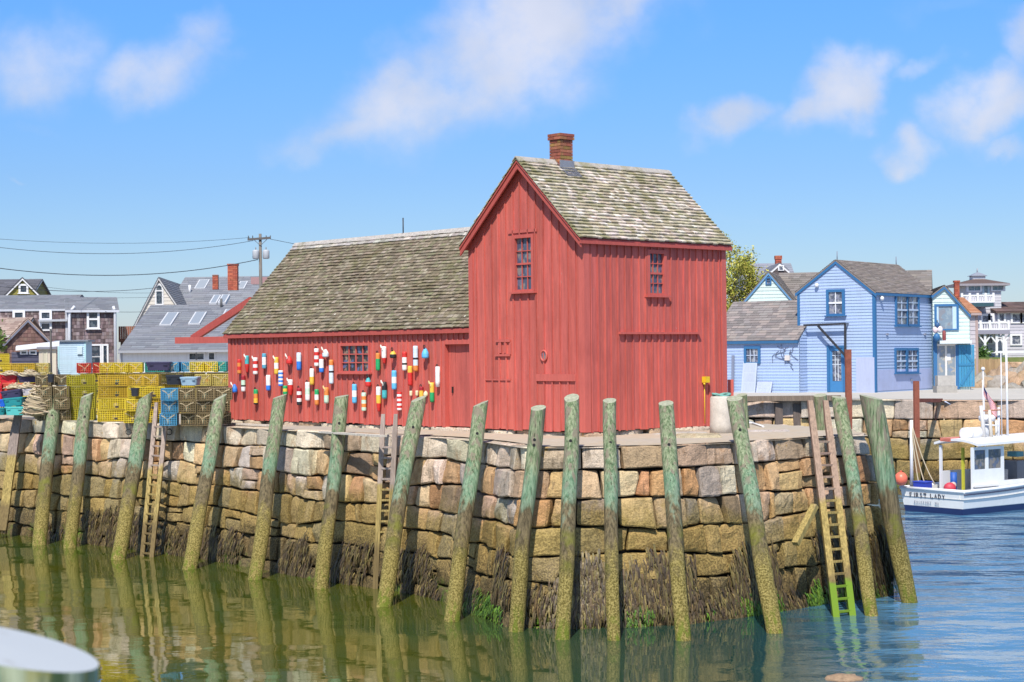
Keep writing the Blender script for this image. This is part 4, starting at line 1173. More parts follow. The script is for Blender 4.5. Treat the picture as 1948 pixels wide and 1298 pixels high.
class House:
    """front frame fr (u: 0..w), body depth d behind it. gable=True: gable in front; else eaves in front"""
    def __init__(s, name, label, fr, w, d, zb, ze, zr, gable=True, cat='house', wall=None, wallmat=None, wcol=None, style='lap', step=.16,
                 roof=GREY, rrow=14, rcw=.5, trim=(.7, .7, .7), oh=.2, oe=.25, seed=0, corner=True, uc=None, group=None, zeR=None, rmat=None, gcol=None):
        r = s.r = random.Random(seed); s.fr = fr; s.w, s.d, s.zb, s.ze, s.zr = w, d, zb, ze, zr
        base = fr.w(w / 2, zb); s.o = thing(name, label, cat, base, 0, group)
        s.right = Frame(fr.w(w, 0), -fr.N, fr.U); s.left = Frame(fr.w(0, 0), -fr.N, -fr.U); s.back = Frame(fr.w(0, 0) - fr.N * d, fr.U, -fr.N); s.gable = gable
        uc = w / 2 if uc is None else uc; zeR = ze if zeR is None else zeR
        mb = MB()
        def skin(f, ua, ub, z0, z1, uz=None):
            if style == 'lap': lap(mb, f, ua, ub, z0, z1, step, wcol, r, uz)
            else: wshing(mb, f, ua, ub, z0, z1, step, wcol, r, uz=uz)
        if gable:
            lo = min(ze, zeR)
            def uz(z):
                a = 0 if z <= ze else (z - ze) / (zr - ze) * uc
                b = w if z <= zeR else w - (z - zeR) / (zr - zeR) * (w - uc)
                return (min(a, b), b)
            skin(fr, 0, w, zb, zr, uz); skin(s.right, 0, d, zb, zeR); skin(s.left, 0, d, zb, ze)
        else:
            dm = d / 2
            def uz(z): k = max(0, (z - ze) / (zr - ze)); return (k * dm, d - k * dm)
            skin(fr, 0, w, zb, ze); skin(s.right, 0, d, zb, zr, uz); skin(s.left, 0, d, zb, zr, uz)
        P = fr.w
        backing = [P(.02, zb, -.02), P(w - .02, zb, -.02), P(w - .02, zb, -d), P(.02, zb, -d)]
        cc = wcol if style == 'lap' else wcol[0]
        mb.hexa(backing + [V((p.x, p.y, min(ze, zeR))) + Z * 0 for p in [c - Z * zb + Z * fr.O.z for c in backing]] if False else backing + [p + Z * (min(ze, zeR) - zb) for p in backing], cc)
        if gable: mb.face([P(.02, ze, -d), P(w - .02, zeR, -d), P(uc, zr, -d)][::-1], cc); mb.face([P(.02, ze, -.03), P(w - .02, zeR, -.03), P(uc, zr, -.03)], cc)
        mb.build('wall', wallmat or (m_lap if style == 'lap' else m_wshing), s.o)
        mb = MB()
        if gable:
            tl = (zr - ze) / uc; tr = (zr - zeR) / (w - uc)
            q = lambda side, top, o: P(uc, zr, o) if top else (P(-oe, ze - oe * tl, o) if side < 0 else P(w + oe, zeR - oe * tr, o))
            f, bk = oh, -d - oh
            quads = [(q(1, 0, f), q(1, 0, bk), q(1, 1, bk), q(1, 1, f)), (q(-1, 0, bk), q(-1, 0, f), q(-1, 1, f), q(-1, 1, bk))]
        else:
            t = (zr - ze) / (d / 2)
            quads = [(P(-oh, ze - oe * t, oe), P(w + oh, ze - oe * t, oe), P(w + oh, zr, -d / 2), P(-oh, zr, -d / 2)),
                     (P(w + oh, ze - oe * t, -d - oe), P(-oh, ze - oe * t, -d - oe), P(-oh, zr, -d / 2), P(w + oh, zr, -d / 2))]
        s.quads = [[p + Z * .08 for p in qd] for qd in quads]
        for i, qd in enumerate(s.quads):
            shingles(mb, *qd, rrow, rcw, roof, r, th=.015, lift=.012, flat=True, raggy=.01, jt=.06)
            slab(mb, *qd, .06, roof[0])
        s.roof = mb.build('roof', rmat or m_asph, s.o)
        if trim:
            mb = MB()
            if gable:
                for sd in (-1, 1):
                    for o in (oh - .01,):
                        a, b = q(sd, 0, o), q(sd, 1, o); dz = Z * -.2; i = -fr.N * .05
                        a = a + Z * .06; b = b + Z * .06
                        mb.hexa([a + dz, b + dz, b + dz + i, a + dz + i, a, b, b + i, a + i], trim)
                    a, b = q(sd, 0, oh - .06), q(sd, 0, -d - oh + .06); mb.bar(a - Z * .0, b - Z * .0, .03, .13, fr.U, trim)
            else:
                a, b = [p - Z * .08 for p in s.quads[0][:2]]; mb.bar(a + Z * .0, b + Z * .0, .04, .14, fr.N, trim)
                for sd, f in ((0, s.left), (1, s.right)):
                    e = s.quads[0][0 if sd == 0 else 1]; t_ = s.quads[0][3 if sd == 0 else 2]; i = -fr.U * .04 * (1 if sd else -1); dz = Z * -.18
                    mb.hexa([e + dz, t_ + dz, t_ + dz + i, e + dz + i, e, t_, t_ + i, e + i], trim)
            if corner:
                zt = min(ze, zeR) - .02
                for (f, u0, u1, zz) in ((fr, -.02, .12, ze), (fr, w - .12, w + .02, zeR), (s.right, -.02, .12, zeR), (s.right, d - .12, d + .02, zeR), (s.left, -.02, .12, ze)):
                    f.box(mb, u0, u1, zb, zz - .02, 0, .04, trim)
            mb.build('trim', m_house_trim, s.o)
    def window(s, fr, box, cols, rows, tcol, colm=None, mat=None, **kw):
        kw.setdefault('flat', True); kw.setdefault('frame', .1)
        return sash_window(s.o, fr, box, cols, rows, (m_house_trim, mat or m_pane), col=tcol, colm=colm or tcol, **kw)
    def skylight(s, quad, x0, x1, y0, y1, col=(.55, .56, .58)):
        """pixel box lying on the roof quad"""
        A, B, Cc, D = quad; n = (B - A).cross(D - A).normalized()
        if n.z < 0: n = -n
        c = on_plane((x0 + x1) / 2, (y0 + y1) / 2, A, n); ax = (B - A).normalized(); up = n.cross(ax).normalized()
        if up.z < 0: up = -up
        wv_ = on_plane((x0 + x1) / 2, y0, A, n) - on_plane((x0 + x1) / 2, y1, A, n); hh = abs(wv_.dot(up)) / 2
        hw = abs((on_plane(x1, (y0 + y1) / 2, A, n) - on_plane(x0, (y0 + y1) / 2, A, n)).dot(ax)) / 2 * .6
        mb = MB(); mb.obox(c, ax * (hw + .08), up * (hh + .08), n * .10, col); k = mb.build('skylight', m_house_trim, s.o)
        mb = MB(); mb.obox(c + n * .1, ax * hw, up * hh, n * .012); mb.build('pane', m_sky_pane, k)
def vent_pipe(h, x, y, quad, ht, rad, col):
    A, B, Cc, D = quad; n = (B - A).cross(D - A).normalized(); c = on_plane(x, y, A, n)
    mb = MB(); mb.tube([c - Z * .1, c + Z * ht], rad, 8, col); mb.build('vent_pipe', m_house_trim, h.o)
def zpx(y, Y, x=974): 
    """height seen at pixel (x, y) at depth Y"""
    return on_Y(x, y, Y).z
def front(x0, x1, Y, ang=0, y=690):
    """frame with its left corner at pixel column x0 and its width to column x1; ang turns the right end away (+)"""
    O = on_Y(x0, y, Y); O.z = 0; U = V((math.cos(R(ang)), math.sin(R(ang)), 0)); Nn = V((U.y, -U.x, 0))
    fr = Frame(O, U, Nn); return fr, fr.px(x1, y)[0]
WHITE = (.74, .74, .75)
# ---- left: olive gable
fr, w_ = front(0, 96, 128, 0)
zb = DK
f2 = Frame(on_Y(-8, 600, 128) * 1, V((.952, .306, 0)), V((.306, -.952, 0))); f2.O.z = 0
uL, uR = f2.px(-2, 560)[0], f2.px(87, 560)[0]
f2.O = f2.w(uL, 0)
h = House('gabled_house', 'olive green gable with white rake trim and one small square window at the far left', f2, uR - uL, 9, zb, zpx(574, 128, 40), zpx(529, 128, 43), wcol=(.25, .22, .05), step=.22, roof=DARKG, trim=WHITE, seed=1, rcw=.8, rrow=18)
h.window(f2, pxbox(f2, 39, 50, 544, 556), 1, 1, WHITE, frame=.14)
# its long roof running to the left
f3 = Frame(on_Y(-140, 600, 131), V((1, 0, 0)), V((0, -1, 0))); f3.O.z = 0
h3 = House('gabled_house', 'dark slate roofed wing left of the olive gable', f3, f3.px(42, 560)[0], 10, zb, zpx(585, 131, 0), zpx(530, 133, 20), gable=False, wcol=(.25, .22, .05), step=.25, roof=DARKG, trim=WHITE, seed=2, rcw=.8, rrow=18)
# ---- brown shingled house, two sections
SHB = [(.15, .105, .105), (.19, .135, .135), (.12, .085, .088), (.23, .175, .175), (.28, .225, .225)]
fB, wB = front(131, 221, 108, 15)
hB = House('shingled_house', 'brown shingle house section with tall white framed window and white downspouts', fB, wB, 6, DK, zpx(590, 108, 176), zpx(567, 110.5, 176), gable=False, style='sh', wcol=SHB, step=.22, roof=GREY, trim=(.55, .57, .62), seed=3, rcw=.6, rrow=12)
hB.window(fB, pxbox(fB, 169.5, 185, 592, 623), 1, 2, WHITE, frame=.14, mid=1, muntin=.05)
hB.window(fB, pxbox(fB, 167, 190, 658, 700), 1, 2, WHITE, frame=.10, muntin=.04, sill=False); hB.window(fB, pxbox(fB, 197, 203, 658, 700), 1, 1, WHITE, frame=.10, sill=False)
for x in (132.5, 218.5):
    q = fB.px(x, 600); mb = MB(); mb.tube([fB.w(q[0], DK + .1, .12), fB.w(q[0], q[1] + .2, .12), fB.w(q[0] + (.3 if x < 200 else -.1), q[1] + .55, .2)], .085, 8, (.68, .70, .74)); mb.build('downspout', m_house_trim, hB.o)
fA, wA = front(-60, 129, 109, 0)
hA = House('shingled_house', 'long low brown shingle house with small square windows, grey roof, left of the downspout', fA, wA, 6, DK, zpx(590, 109.5, 60), zpx(564, 112, 60), gable=False, style='sh', wcol=SHB, step=.22, oe=.06, roof=GREY, trim=(.45, .47, .52), seed=4, rcw=.6, rrow=12)
for bx in ((29, 44, 595, 605), (80, 95, 595, 606), (80, 95, 616, 627)): hA.window(fA, pxbox(fA, *bx), 1, 1, WHITE, frame=.14, sill=False)
mb = MB(); q = pxbox(fA, 76, 131, 608, 612); fA.box(mb, *q, 0, .35, (.40, .42, .46)); mb.build('ledge', m_house_trim, hA.o)
# ---- small house with pinkish roof in front
fC, wC = front(14, 93, 96, 17)
hC = House('shingled_shed', 'small brown shingle gable with weathered pinkish roof at the far left', fC, wC, 6, DK, zpx(648, 96, 50), zpx(608, 96, 52), style='sh', wcol=[(.18, .10, .085), (.22, .13, .11), (.15, .085, .07)], step=.22, roof=PINKR, trim=(.16, .17, .22), seed=5, rcw=.4, corner=False)
fC2 = Frame(on_Y(-80, 640, 97.5), V((1, 0, 0)), V((0, -1, 0))); fC2.O.z = 0
hC2 = House('shingled_shed', 'low shed with a ragged pinkish shingle roof at the left edge', fC2, fC2.px(34, 640)[0], 5, DK, zpx(637, 97, 10), zpx(607, 100, 20), gable=False, style='sh', wcol=[(.18, .10, .085), (.22, .13, .11)], step=.22, roof=PINKR, trim=(.5, .46, .44), seed=6, rcw=.35, rrow=9)
# flat dark annex with white fascia
fD, wD = front(22, 106, 94.5, 14)
o = thing('flat_annex', 'low dark annex with white edged flat roof and two small windows', 'shed', fD.w(wD / 2, DK)); zt = zpx(666, 94.5, 60)
mb = MB(); lap(mb, fD, 0, wD, DK, zt - .1, .2, (.06, .06, .10), rng); fD.box(mb, .02, wD - .02, DK, zt - .1, -1, -.02, (.06, .06, .09)); mb.build('wall', m_lap, o)
mb = MB(); a, b = fD.px(30, 661), fD.px(106, 652)
mb.hexa([fD.w(a[0], a[1] - .18, .3), fD.w(wD + .2, b[1] - .2, .3), fD.w(wD + .2, b[1] - .1, -1.2), fD.w(a[0], a[1] - .1, -1.2), fD.w(a[0], a[1], .3), fD.w(wD + .2, b[1], .3), fD.w(wD + .2, b[1] + .1, -1.2), fD.w(a[0], a[1] + .1, -1.2)], (.72, .73, .76)); mb.build('roof', m_house_trim, o)
for bx in ((41, 50, 669, 673), (58, 67, 669, 673)): sash_window(o, fD, pxbox(fD, *bx), 1, 1, (m_house_trim, m_pane), col=WHITE, frame=.08, flat=True, sill=False)
# pale blue shed
fE, wE = front(110, 164, 103, 0)
o = thing('blue_shed', 'small pale blue clapboard shed with flat roof behind the traps', 'shed', fE.w(wE / 2, DK)); zt = zpx(650, 103, 137)
mb = MB(); lap(mb, fE, 0, wE, DK, zt, .12, (.46, .62, .74), rng); fE.box(mb, .02, wE - .02, DK, zt, -1.5, -.01, (.46, .62, .74))
lE = Frame(fE.w(0, 0), -fE.N, -fE.U); mb.build('wall', m_lap, o)
mb = MB(); fE.box(mb, -.15, wE + .15, zt, zt + .08, -1.6, .15, (.2, .23, .28)); mb.build('roof', m_house_trim, o)
for u0 in (0, wE - .1): mb = MB(); fE.box(mb, u0, u0 + .1, DK, zt, 0, .04, (.42, .66, .72)); mb.build('corner_board', m_house_trim, o)
mb = MB(); fE.box(mb, wE - .5, wE - .2, zt - .75, zt - .3, .0, .12, (.55, .68, .74)); mb.build('meter_box', m_house_trim, o)
fS, wS = front(74, 107, 92, 14)
o = thing('cream_shed', 'narrow cream plank shed left of the pale blue shed', 'shed', fS.w(wS / 2, DK)); zt = zpx(664, 92, 90)
mb = MB(); boards(mb, fS, 0, wS, DK, lambda u: zt - .02, [], (.18, .24), col=(.55, .50, .40)); fS.box(mb, .02, wS - .02, DK, zt - .02, -1.0, -.01, (.55, .50, .4)); mb.build('wall', m_lap, o)
mb = MB(); fS.box(mb, -.1, wS + .02, zt - .02, zt + .1, -1.1, .15, (.2, .2, .24)); mb.build('roof', m_house_trim, o)
# ---- big house with arched window
fF, wF = front(258, 362, 128, 4)
fF.O = fF.w(0, 0); zr = zpx(529, 128, 303); ze = zpx(617, 128, 303)
hF = House('gabled_house', 'white gabled house with tall arched window and red brick chimney', fF, wF, 26, DK, ze, zr, wcol=(.60, .56, .50), step=.25, roof=GREY, trim=(.66, .65, .64), seed=7, rcw=.8, rrow=22, uc=fF.px(303, 600)[0], corner=False)
mb = MB(); q = pxbox(fF, 298, 308, 552, 578); c = fF.w((q[0] + q[1]) / 2, q[3]); hw = (q[1] - q[0]) / 2
fF.box(mb, q[0] - .12, q[1] + .12, q[2] - .1, q[3], 0, .06, (.66, .66, .66)); mb.face([c + fF.N * .06 + fF.U * math.cos(t) * (hw + .12) + Z * math.sin(t) * (hw + .3) for t in [i * math.pi / 10 for i in range(11)]], (.66, .66, .66))
k = mb.build('arched_window', m_house_trim, hF.o)
mb = MB(); fF.box(mb, q[0], q[1], q[2], q[3] - .1, .061, .07); mb.face([c + fF.N * .07 + fF.U * math.cos(t) * hw + Z * math.sin(t) * (hw + .15) for t in [i * math.pi / 10 for i in range(11)]]); mb.build('pane', m_pane, k)
# long roof of that house running right (a cross wing)
fG = Frame(on_Y(303, 600, 133), V((.995, -.0998, 0)), V((-.0998, -.995, 0))); fG.O.z = 0
hG = House('gabled_house', 'long grey roof with skylight and vents joining the arched window gable', fG, fG.px(560, 600)[0], 14, DK, zpx(606, 129, 400), zpx(529, 140, 400), gable=False, wcol=(.60, .57, .54), step=.25, roof=GREY, trim=(.5, .5, .52), seed=8, rcw=.8, rrow=22, oh=.0)
hG.skylight(hG.quads[0], 371, 398, 535, 550); hG.skylight(hG.quads[0], 452, 470, 538, 550)
vent_pipe(hG, 361, 557, hG.quads[0], .6, .1, WHITE); vent_pipe(hG, 452, 546, hG.quads[0], .6, .1, WHITE)
def stack_px(parent_roof, x0, x1, ytop, ybot, Y, cap=True, seed=1):
    c = on_Y((x0 + x1) / 2, ybot, Y); hw = (x1 - x0) / FPX * Y / 2; mb = MB()
    brick_stack(mb, V((c.x, c.y, 0)), V((1, 0, 0)), V((0, 1, 0)), hw * .85, hw * .85, c.z - .8, on_Y((x0 + x1) / 2, ytop, Y).z, random.Random(seed), cap=cap, bh=.14, bl=.4, cols=((.36, .085, .05), (.32, .08, .05), (.40, .11, .06)))
    mb.build('chimney', m_brick, parent_roof)
stack_px(hG.roof, 433, 454, 503, 532, 130, True); stack_px(hG.roof, 404, 416, 524, 531, 133, False)
mb = MB(); q = on_Y(500, 536, 128); mb.box((q.x - .8, q.y - .5, zpx(541, 128, 500)), (q.x + 1.2, q.y + .5, zpx(528, 128, 500)), (.34, .20, .20)); mb.build('roof_box', m_house_trim, hG.roof)
# broad roof with skylights, white wall below
fH, wH = front(229, 500, 92, 0)
hH = House('skylight_house', 'low white building under a broad grey roof with slanting skylights', fH, wH, 16, DK, zpx(664, 92, 330), zpx(583, 100, 330), gable=False, wcol=(.74, .74, .74), step=.4, roof=GREY, trim=(.3, .31, .34), seed=9, rcw=.6, rrow=24, oe=.4, oh=.02)
for bx in ((308, 336, 598, 620), (362, 390, 597, 618), (402, 417, 565, 579), (418, 434, 564, 578), (424, 444, 592, 606)): hH.skylight(hH.quads[0], *bx)
vent_pipe(hH, 421, 585, hH.quads[0], .5, .07, (.1, .1, .1))
hH.window(fH, pxbox(fH, 361, 373, 673, 684), 1, 1, WHITE, frame=.06, sill=False); hH.window(fH, pxbox(fH, 375, 388, 673, 684), 1, 1, WHITE, frame=.06, sill=False); hH.window(fH, pxbox(fH, 398, 408, 672, 684), 1, 1, WHITE, frame=.06, sill=False)
# red brown deck between houses
fR_, wR_ = front(226, 262, 112, 0); mb = MB(); zt = zpx(621, 112, 240); zl = zpx(645, 112, 240)
o = thing('wooden_deck', 'red brown wooden deck with plank railing between the grey roofs', 'deck', fR_.w(wR_ / 2, DK))
x = 0
while x < wR_: fR_.box(mb, x, x + .12, zl, zt, -.04, 0, jit((.26, .10, .06), .2)); x += .14
mb.build('railing', m_house_trim, o); mb = MB(); fR_.box(mb, 0, wR_, zl - .2, zl, -2.5, 0, (.22, .1, .06)); mb.build('floor', m_house_trim, o)
mb = MB()
for u_ in (.1, wR_ - .2): fR_.box(mb, u_, u_ + .15, DK, zl - .2, -.3, -.1, (.14, .09, .07))
mb.build('support', m_house_trim, o)
# bush at the left edge
def leafy(name, parent, pts_fn, n, size, cols, r, mat, org=None):
    mb = MB()
    for i in range(n):
        p = pts_fn(r); a = V((r.gauss(0, 1), r.gauss(0, 1), r.gauss(0, 1))).normalized(); b_ = a.cross(V((r.gauss(0, 1), r.gauss(0, 1), r.gauss(0, 1)))).normalized()
        s_ = size * r.uniform(.6, 1.4); mb.face([p - a * s_, p - b_ * s_ * .5, p + a * s_, p + b_ * s_ * .5], jit(r.choice(cols), .25, r))
    return mb.build(name, mat, parent, org)
m_leaf = M('leaves', None, .6, var=.15, scale=3, bmp=0)
for (x, y, Y, rx, rz_, lab, cols) in ((-14, 652, 86, .5, .8, 'green bush at the left edge beside the pinkish roof', [(.10, .17, .03), (.16, .22, .05)]), (1862, 676, 118, .7, .6, 'round green shrub by the porch of the towered house', [(.05, .12, .02), (.09, .17, .03)])):
    c = on_Y(x, y, Y); o = thing('bush', lab, 'bush', c)
    leafy('foliage', o, lambda r, c=c, rx=rx, rz_=rz_: c + V((r.gauss(0, .5) * rx, r.gauss(0, .5) * rx, r.gauss(0, .45) * rz_)), 700, .13, cols, random.Random(3), m_leaf)
    mb = MB(); mb.tube([V((c.x, c.y, DK if Y < 100 else c.z - 1)), c], .08, 6, (.12, .08, .05)); mb.build('stem', m_timber, o)
# ---- utility pole and wires
def wire(pts_px, label, Y0, Y1, rad=.02, n=24):
    P0, P1 = on_Y(*pts_px[0], Y0), on_Y(*pts_px[-1], Y1); mx, my = pts_px[1]
    t = (mx - pts_px[0][0]) / (pts_px[-1][0] - pts_px[0][0]); Pm = on_Y(mx, my, lerp(Y0, Y1, t)); sag = (P0.lerp(P1, t) - Pm).z / (4 * t * (1 - t))
    mb = MB(); mb.tube([P0.lerp(P1, i / n) - Z * sag * 4 * (i / n) * (1 - i / n) for i in range(n + 1)], rad, 5)
    o = mb.build('power_line', M('cable_black', (.035, .04, .05), .6), None, P0); tag(o, label, 'power line', 'wires strung over the roofs')
PY = 104; c = on_Y(497, 600, PY)
up = thing('utility_pole', 'grey wooden utility pole with crossarm and two transformers behind the wing roof', 'utility pole', (c.x, c.y, DK))
mb = MB(); pt = zpx(445, PY, 497); mb.tube([V((c.x, c.y, DK)), V((c.x - .02, c.y, pt))], [.13, .085], 10, (.17, .15, .13)); mb.build('post', m_timber, up)
mb = MB(); za = zpx(455, PY, 497); mb.bar((c.x - .75, c.y - .12, za - .03), (c.x + .62, c.y - .12, za + .06), .1, .13, V((0, 1, 0)), (.10, .09, .085))
for dx in (-.7, -.45, .35, .6): mb.tube([V((c.x + dx, c.y - .12, za)), V((c.x + dx, c.y - .12, za + .2))], .03, 6, (.06, .06, .06))
mb.bar((c.x - .4, c.y - .1, za - .02), (c.x, c.y - .1, za - .4), .03, .03, None, (.1, .1, .1)); mb.bar((c.x + .4, c.y - .1, za - .02), (c.x, c.y - .1, za - .4), .03, .03, None, (.1, .1, .1)); mb.build('crossarm', m_house_trim, up)
for dx in (-.27, .34):
    zt_ = zpx(485, PY, 497); mb = MB(); mb.lathe([(.16, -.25), (.2, -.2), (.2, .2), (.18, .26), (.05, .3)], 12, V((c.x + dx, c.y - .15, zt_)), col=(.42, .44, .47)); mb.tube([V((c.x + dx, c.y - .15, zt_ + .28)), V((c.x + dx, c.y - .15, zt_ + .45))], .03, 6, (.2, .2, .2)); mb.build('transformer', m_house_trim, up)
wire(((-40, 452), (180, 463), (476, 452)), 'topmost thin wire running left from the pole crossarm', 96, PY, .010)
wire(((-40, 466), (180, 483), (482, 458)), 'thin wire just below the topmost one, left of the pole', 96, PY, .014)
wire(((-40, 505), (215, 524), (491, 494)), 'thick dark cable sagging between the pole and the left edge', 94, PY, .022)
wire(((-40, 541), (90, 554), (310, 546)), 'dark cable crossing before the olive gable to the arched window house', 92, 126, .018)
wire(((60, 543), (170, 555), (310, 557)), 'thin pale wire between the olive gable and the arched window house', 110, 126, .010)
wire(((140, 567), (220, 567), (310, 565)), 'thin wire just above the brown shingle house ridge', 111, 126, .010)
wire(((200, 593), (240, 594), (300, 592)), 'short wire from the brown shingle house eave to the deck', 108, 126, .014)
wire(((514, 455), (540, 460), (600, 472)), 'thin wire running right from the pole behind the wing roof', PY, 98, .014)
mb = MB(); t = on_Y(97, 600, 77); 
o = thing('steel_mast', 'thin dark pole standing in a black bucket before the pale blue shed', 'pole', (t.x, t.y, DK)); mb.tube([V((t.x, t.y, DK + .2)), V((t.x - .02, t.y, zpx(626, 77, 97)))], .045, 8, (.06, .055, .05)); mb.build('shaft', m_house_trim, o)
mb = MB(); mb.tube([V((t.x, t.y, DK)), V((t.x, t.y, DK + .3))], .2, 12, (.06, .055, .05)); mb.build('base_plate', m_house_trim, o)
# ------------------------------------------------------------------ lobster traps, bins, rope
TL, TW, TH = .92, .50, .35
m_wire = {k: M('trap_wire_' + k, c, .5, var=.15, scale=8, bmp=0) for k, c in dict(gold=(.66, .44, .035), yellow=(.78, .60, .04), olive=(.46, .40, .02), brown=(.24, .18, .085), blue=(.08, .33, .55), red=(.58, .06, .03), pale=(.62, .50, .13), teal=(.06, .40, .34)).items()}
m_net = M('trap_netting', (.55, .45, .28), .9, var=.25, scale=15)
m_runner = M('trap_runner', (.13, .09, .055), .8)
m_vent = M('escape_vent', (.05, .04, .035), .6)
m_bait = M('trap_inner_mesh', None, .9, var=.35, scale=14)
def make_trap(colr, end_view):
    """front of the trap faces -y in its own axes. end_view: the short end with its netting is in front"""
    X, Yd = (TW, TL) if end_view else (TL, TW)
    o = local(thing('lobster_trap', 'wire lobster trap in a stack on the pier', 'lobster trap'))
    mb = MB(); th = .0085; sp = .074
    def wire_(a, b):
        a = V(a); b = V(b); d = (b - a).normalized(); s = V((1, 0, 0)) if abs(d.x) < .5 else V((0, 0, 1)); u = d.cross(s); s = u.cross(d)
        q = [s * th + u * th, -s * th + u * th, -s * th - u * th, s * th - u * th]
        A = mb.idx([a + k for k in q]); B = mb.idx([b + k for k in q])
        for j in range(4): j2 = (j + 1) % 4; mb.fi((A + j, A + j2, B + j2, B + j))
    nx, ny, nz_ = round(X / sp), round(Yd / sp), round(TH / sp)
    for y in (-Yd / 2, Yd / 2):
        for i in range(nx + 1): x = -X / 2 + X * i / nx; wire_((x, y, 0), (x, y, TH))
        for k in range(nz_ + 1): z = TH * k / nz_; wire_((-X / 2, y, z), (X / 2, y, z))
    for x in (-X / 2, X / 2):
        for i in range(1, ny): y = -Yd / 2 + Yd * i / ny; wire_((x, y, 0), (x, y, TH))
        for k in range(nz_ + 1): z = TH * k / nz_; wire_((x, -Yd / 2, z), (x, Yd / 2, z))
    for i in range(1, nx): x = -X / 2 + X * i / nx; wire_((x, -Yd / 2, TH), (x, Yd / 2, TH)); wire_((x, -Yd / 2, 0), (x, Yd / 2, 0))
    for i in range(1, ny): y = -Yd / 2 + Yd * i / ny; wire_((-X / 2, y, TH), (X / 2, y, TH))
    mb.build('wire_cage', m_wire[colr], o)
    # inner kitchen panel in netting, bait bag, and the net heads
    rr_ = random.Random(len(PROTO) * 7 + 3)
    mb = MB(); base = {'brown': (.10, .075, .04), 'blue': (.08, .24, .36)}.get(colr, tuple(c * .62 for c in m_wire_col[colr]))
    n_ = 9
    if end_view:
        for i in range(n_): x = lerp(-X / 2 + .03, X / 2 - .03, i / (n_ - 1)); mb.bar((x, -Yd * .18, .02), (x * .5, -Yd * .02, TH - .05), .012, .012, None, base)
        for i in range(5): z = lerp(.03, TH - .06, i / 4); k = 1 - .5 * i / 4; mb.bar((-X / 2 * k, -Yd * .18 + Yd * .16 * i / 4, z), (X / 2 * k, -Yd * .18 + Yd * .16 * i / 4, z), .012, .012, None, base)
        mb.box((-X / 2 + .01, Yd * .22, .01), (X / 2 - .01, Yd * .22 + .005, TH - .02), base)
    else:
        for xx in (-.16, .2):
            for i in range(7): y = lerp(-Yd / 2 + .02, Yd / 2 - .02, i / 6); mb.bar((X * xx, y, .02), (X * (xx + .06), y * .5, TH - .03), .012, .012, V((1, 0, 0)), base)
        mb.box((-X / 2 + .01, Yd * .26, .01), (X / 2 - .01, Yd * .26 + .005, TH - .02), base)
    mb.build('inner_panel', m_bait, o)
    mb = MB(); c = V((X * rr_.uniform(-.1, .25), -Yd * .05, .12)); mb.ball(c, (.09, .07, .11), 8, 6, rr_.choice([(.55, .20, .05), (.50, .42, .28), (.08, .22, .18)])); mb.build('bait_bag', m_bait, o)
    mb = MB(); f = -Yd / 2 - .010
    if end_view:
        sk = rr_.uniform(-.05, .05); c = V((sk, f, TH * rr_.uniform(.42, .6))); th_ = .013
        for e in ((-.21, f, TH - .05), (.2, f, TH - .03), (sk * .5, f, .04)): mb.tube([c + V((0, .02, 0)), c.lerp(V(e), .5) + V((.012, .004, .012)), V(e)], th_, 5)
        for e in ((-.15, f + .01, TH - .04), (.13, f + .01, TH - .02), (-.14, f + .01, .05), (.15, f + .01, .06)): mb.tube([c + V((0, .03, 0)), V(e)], .005, 4)
        mb.tube([c + V((-.03, .03, 0)), c + V((.03, .03, .01))], .03, 6)
    else:
        c = V((-X * .30, f + .05, TH * .5))
        for e in ((-X * .45, f + .01, TH - .04), (-X * .18, f + .01, TH - .04), (-X * .3, f + .01, .05), (-X * .42, f + .01, .08), (-X * .2, f + .01, .09)): mb.tube([c, V(e)], .006, 4)
    mb.build('net_head', m_net, o)
    mb = MB()
    if not end_view:
        mb.box((X * .08, f - .006, .05), (X * .2, f + .006, .11)); mb.build('escape_vent', m_vent, o); 
    for sx_ in (-1, 1):
        mb = MB()
        if end_view: mb.box((sx_ * X * .36 - .02, -Yd / 2, -.035), (sx_ * X * .36 + .02, Yd / 2, -.011))
        else: mb.box((-X / 2, sx_ * Yd * .4 - .02, -.035), (X / 2, sx_ * Yd * .4 + .02, -.011))
        mb.build('runner', m_runner, o)
    return o
m_wire_col = dict(gold=(.55, .38, .04), yellow=(.60, .44, .03), olive=(.36, .32, .02), brown=(.17, .12, .055), blue=(.06, .30, .50), red=(.55, .06, .03), pale=(.62, .52, .16), teal=(.05, .36, .30))
PROTO = {}
ORD = ['bottom', 'second', 'third', 'fourth', 'fifth', 'sixth']
NAMEC = dict(yellow='bright yellow', olive='olive yellow', brown='dark brown', blue='blue', red='red', pale='pale yellow', teal='green')
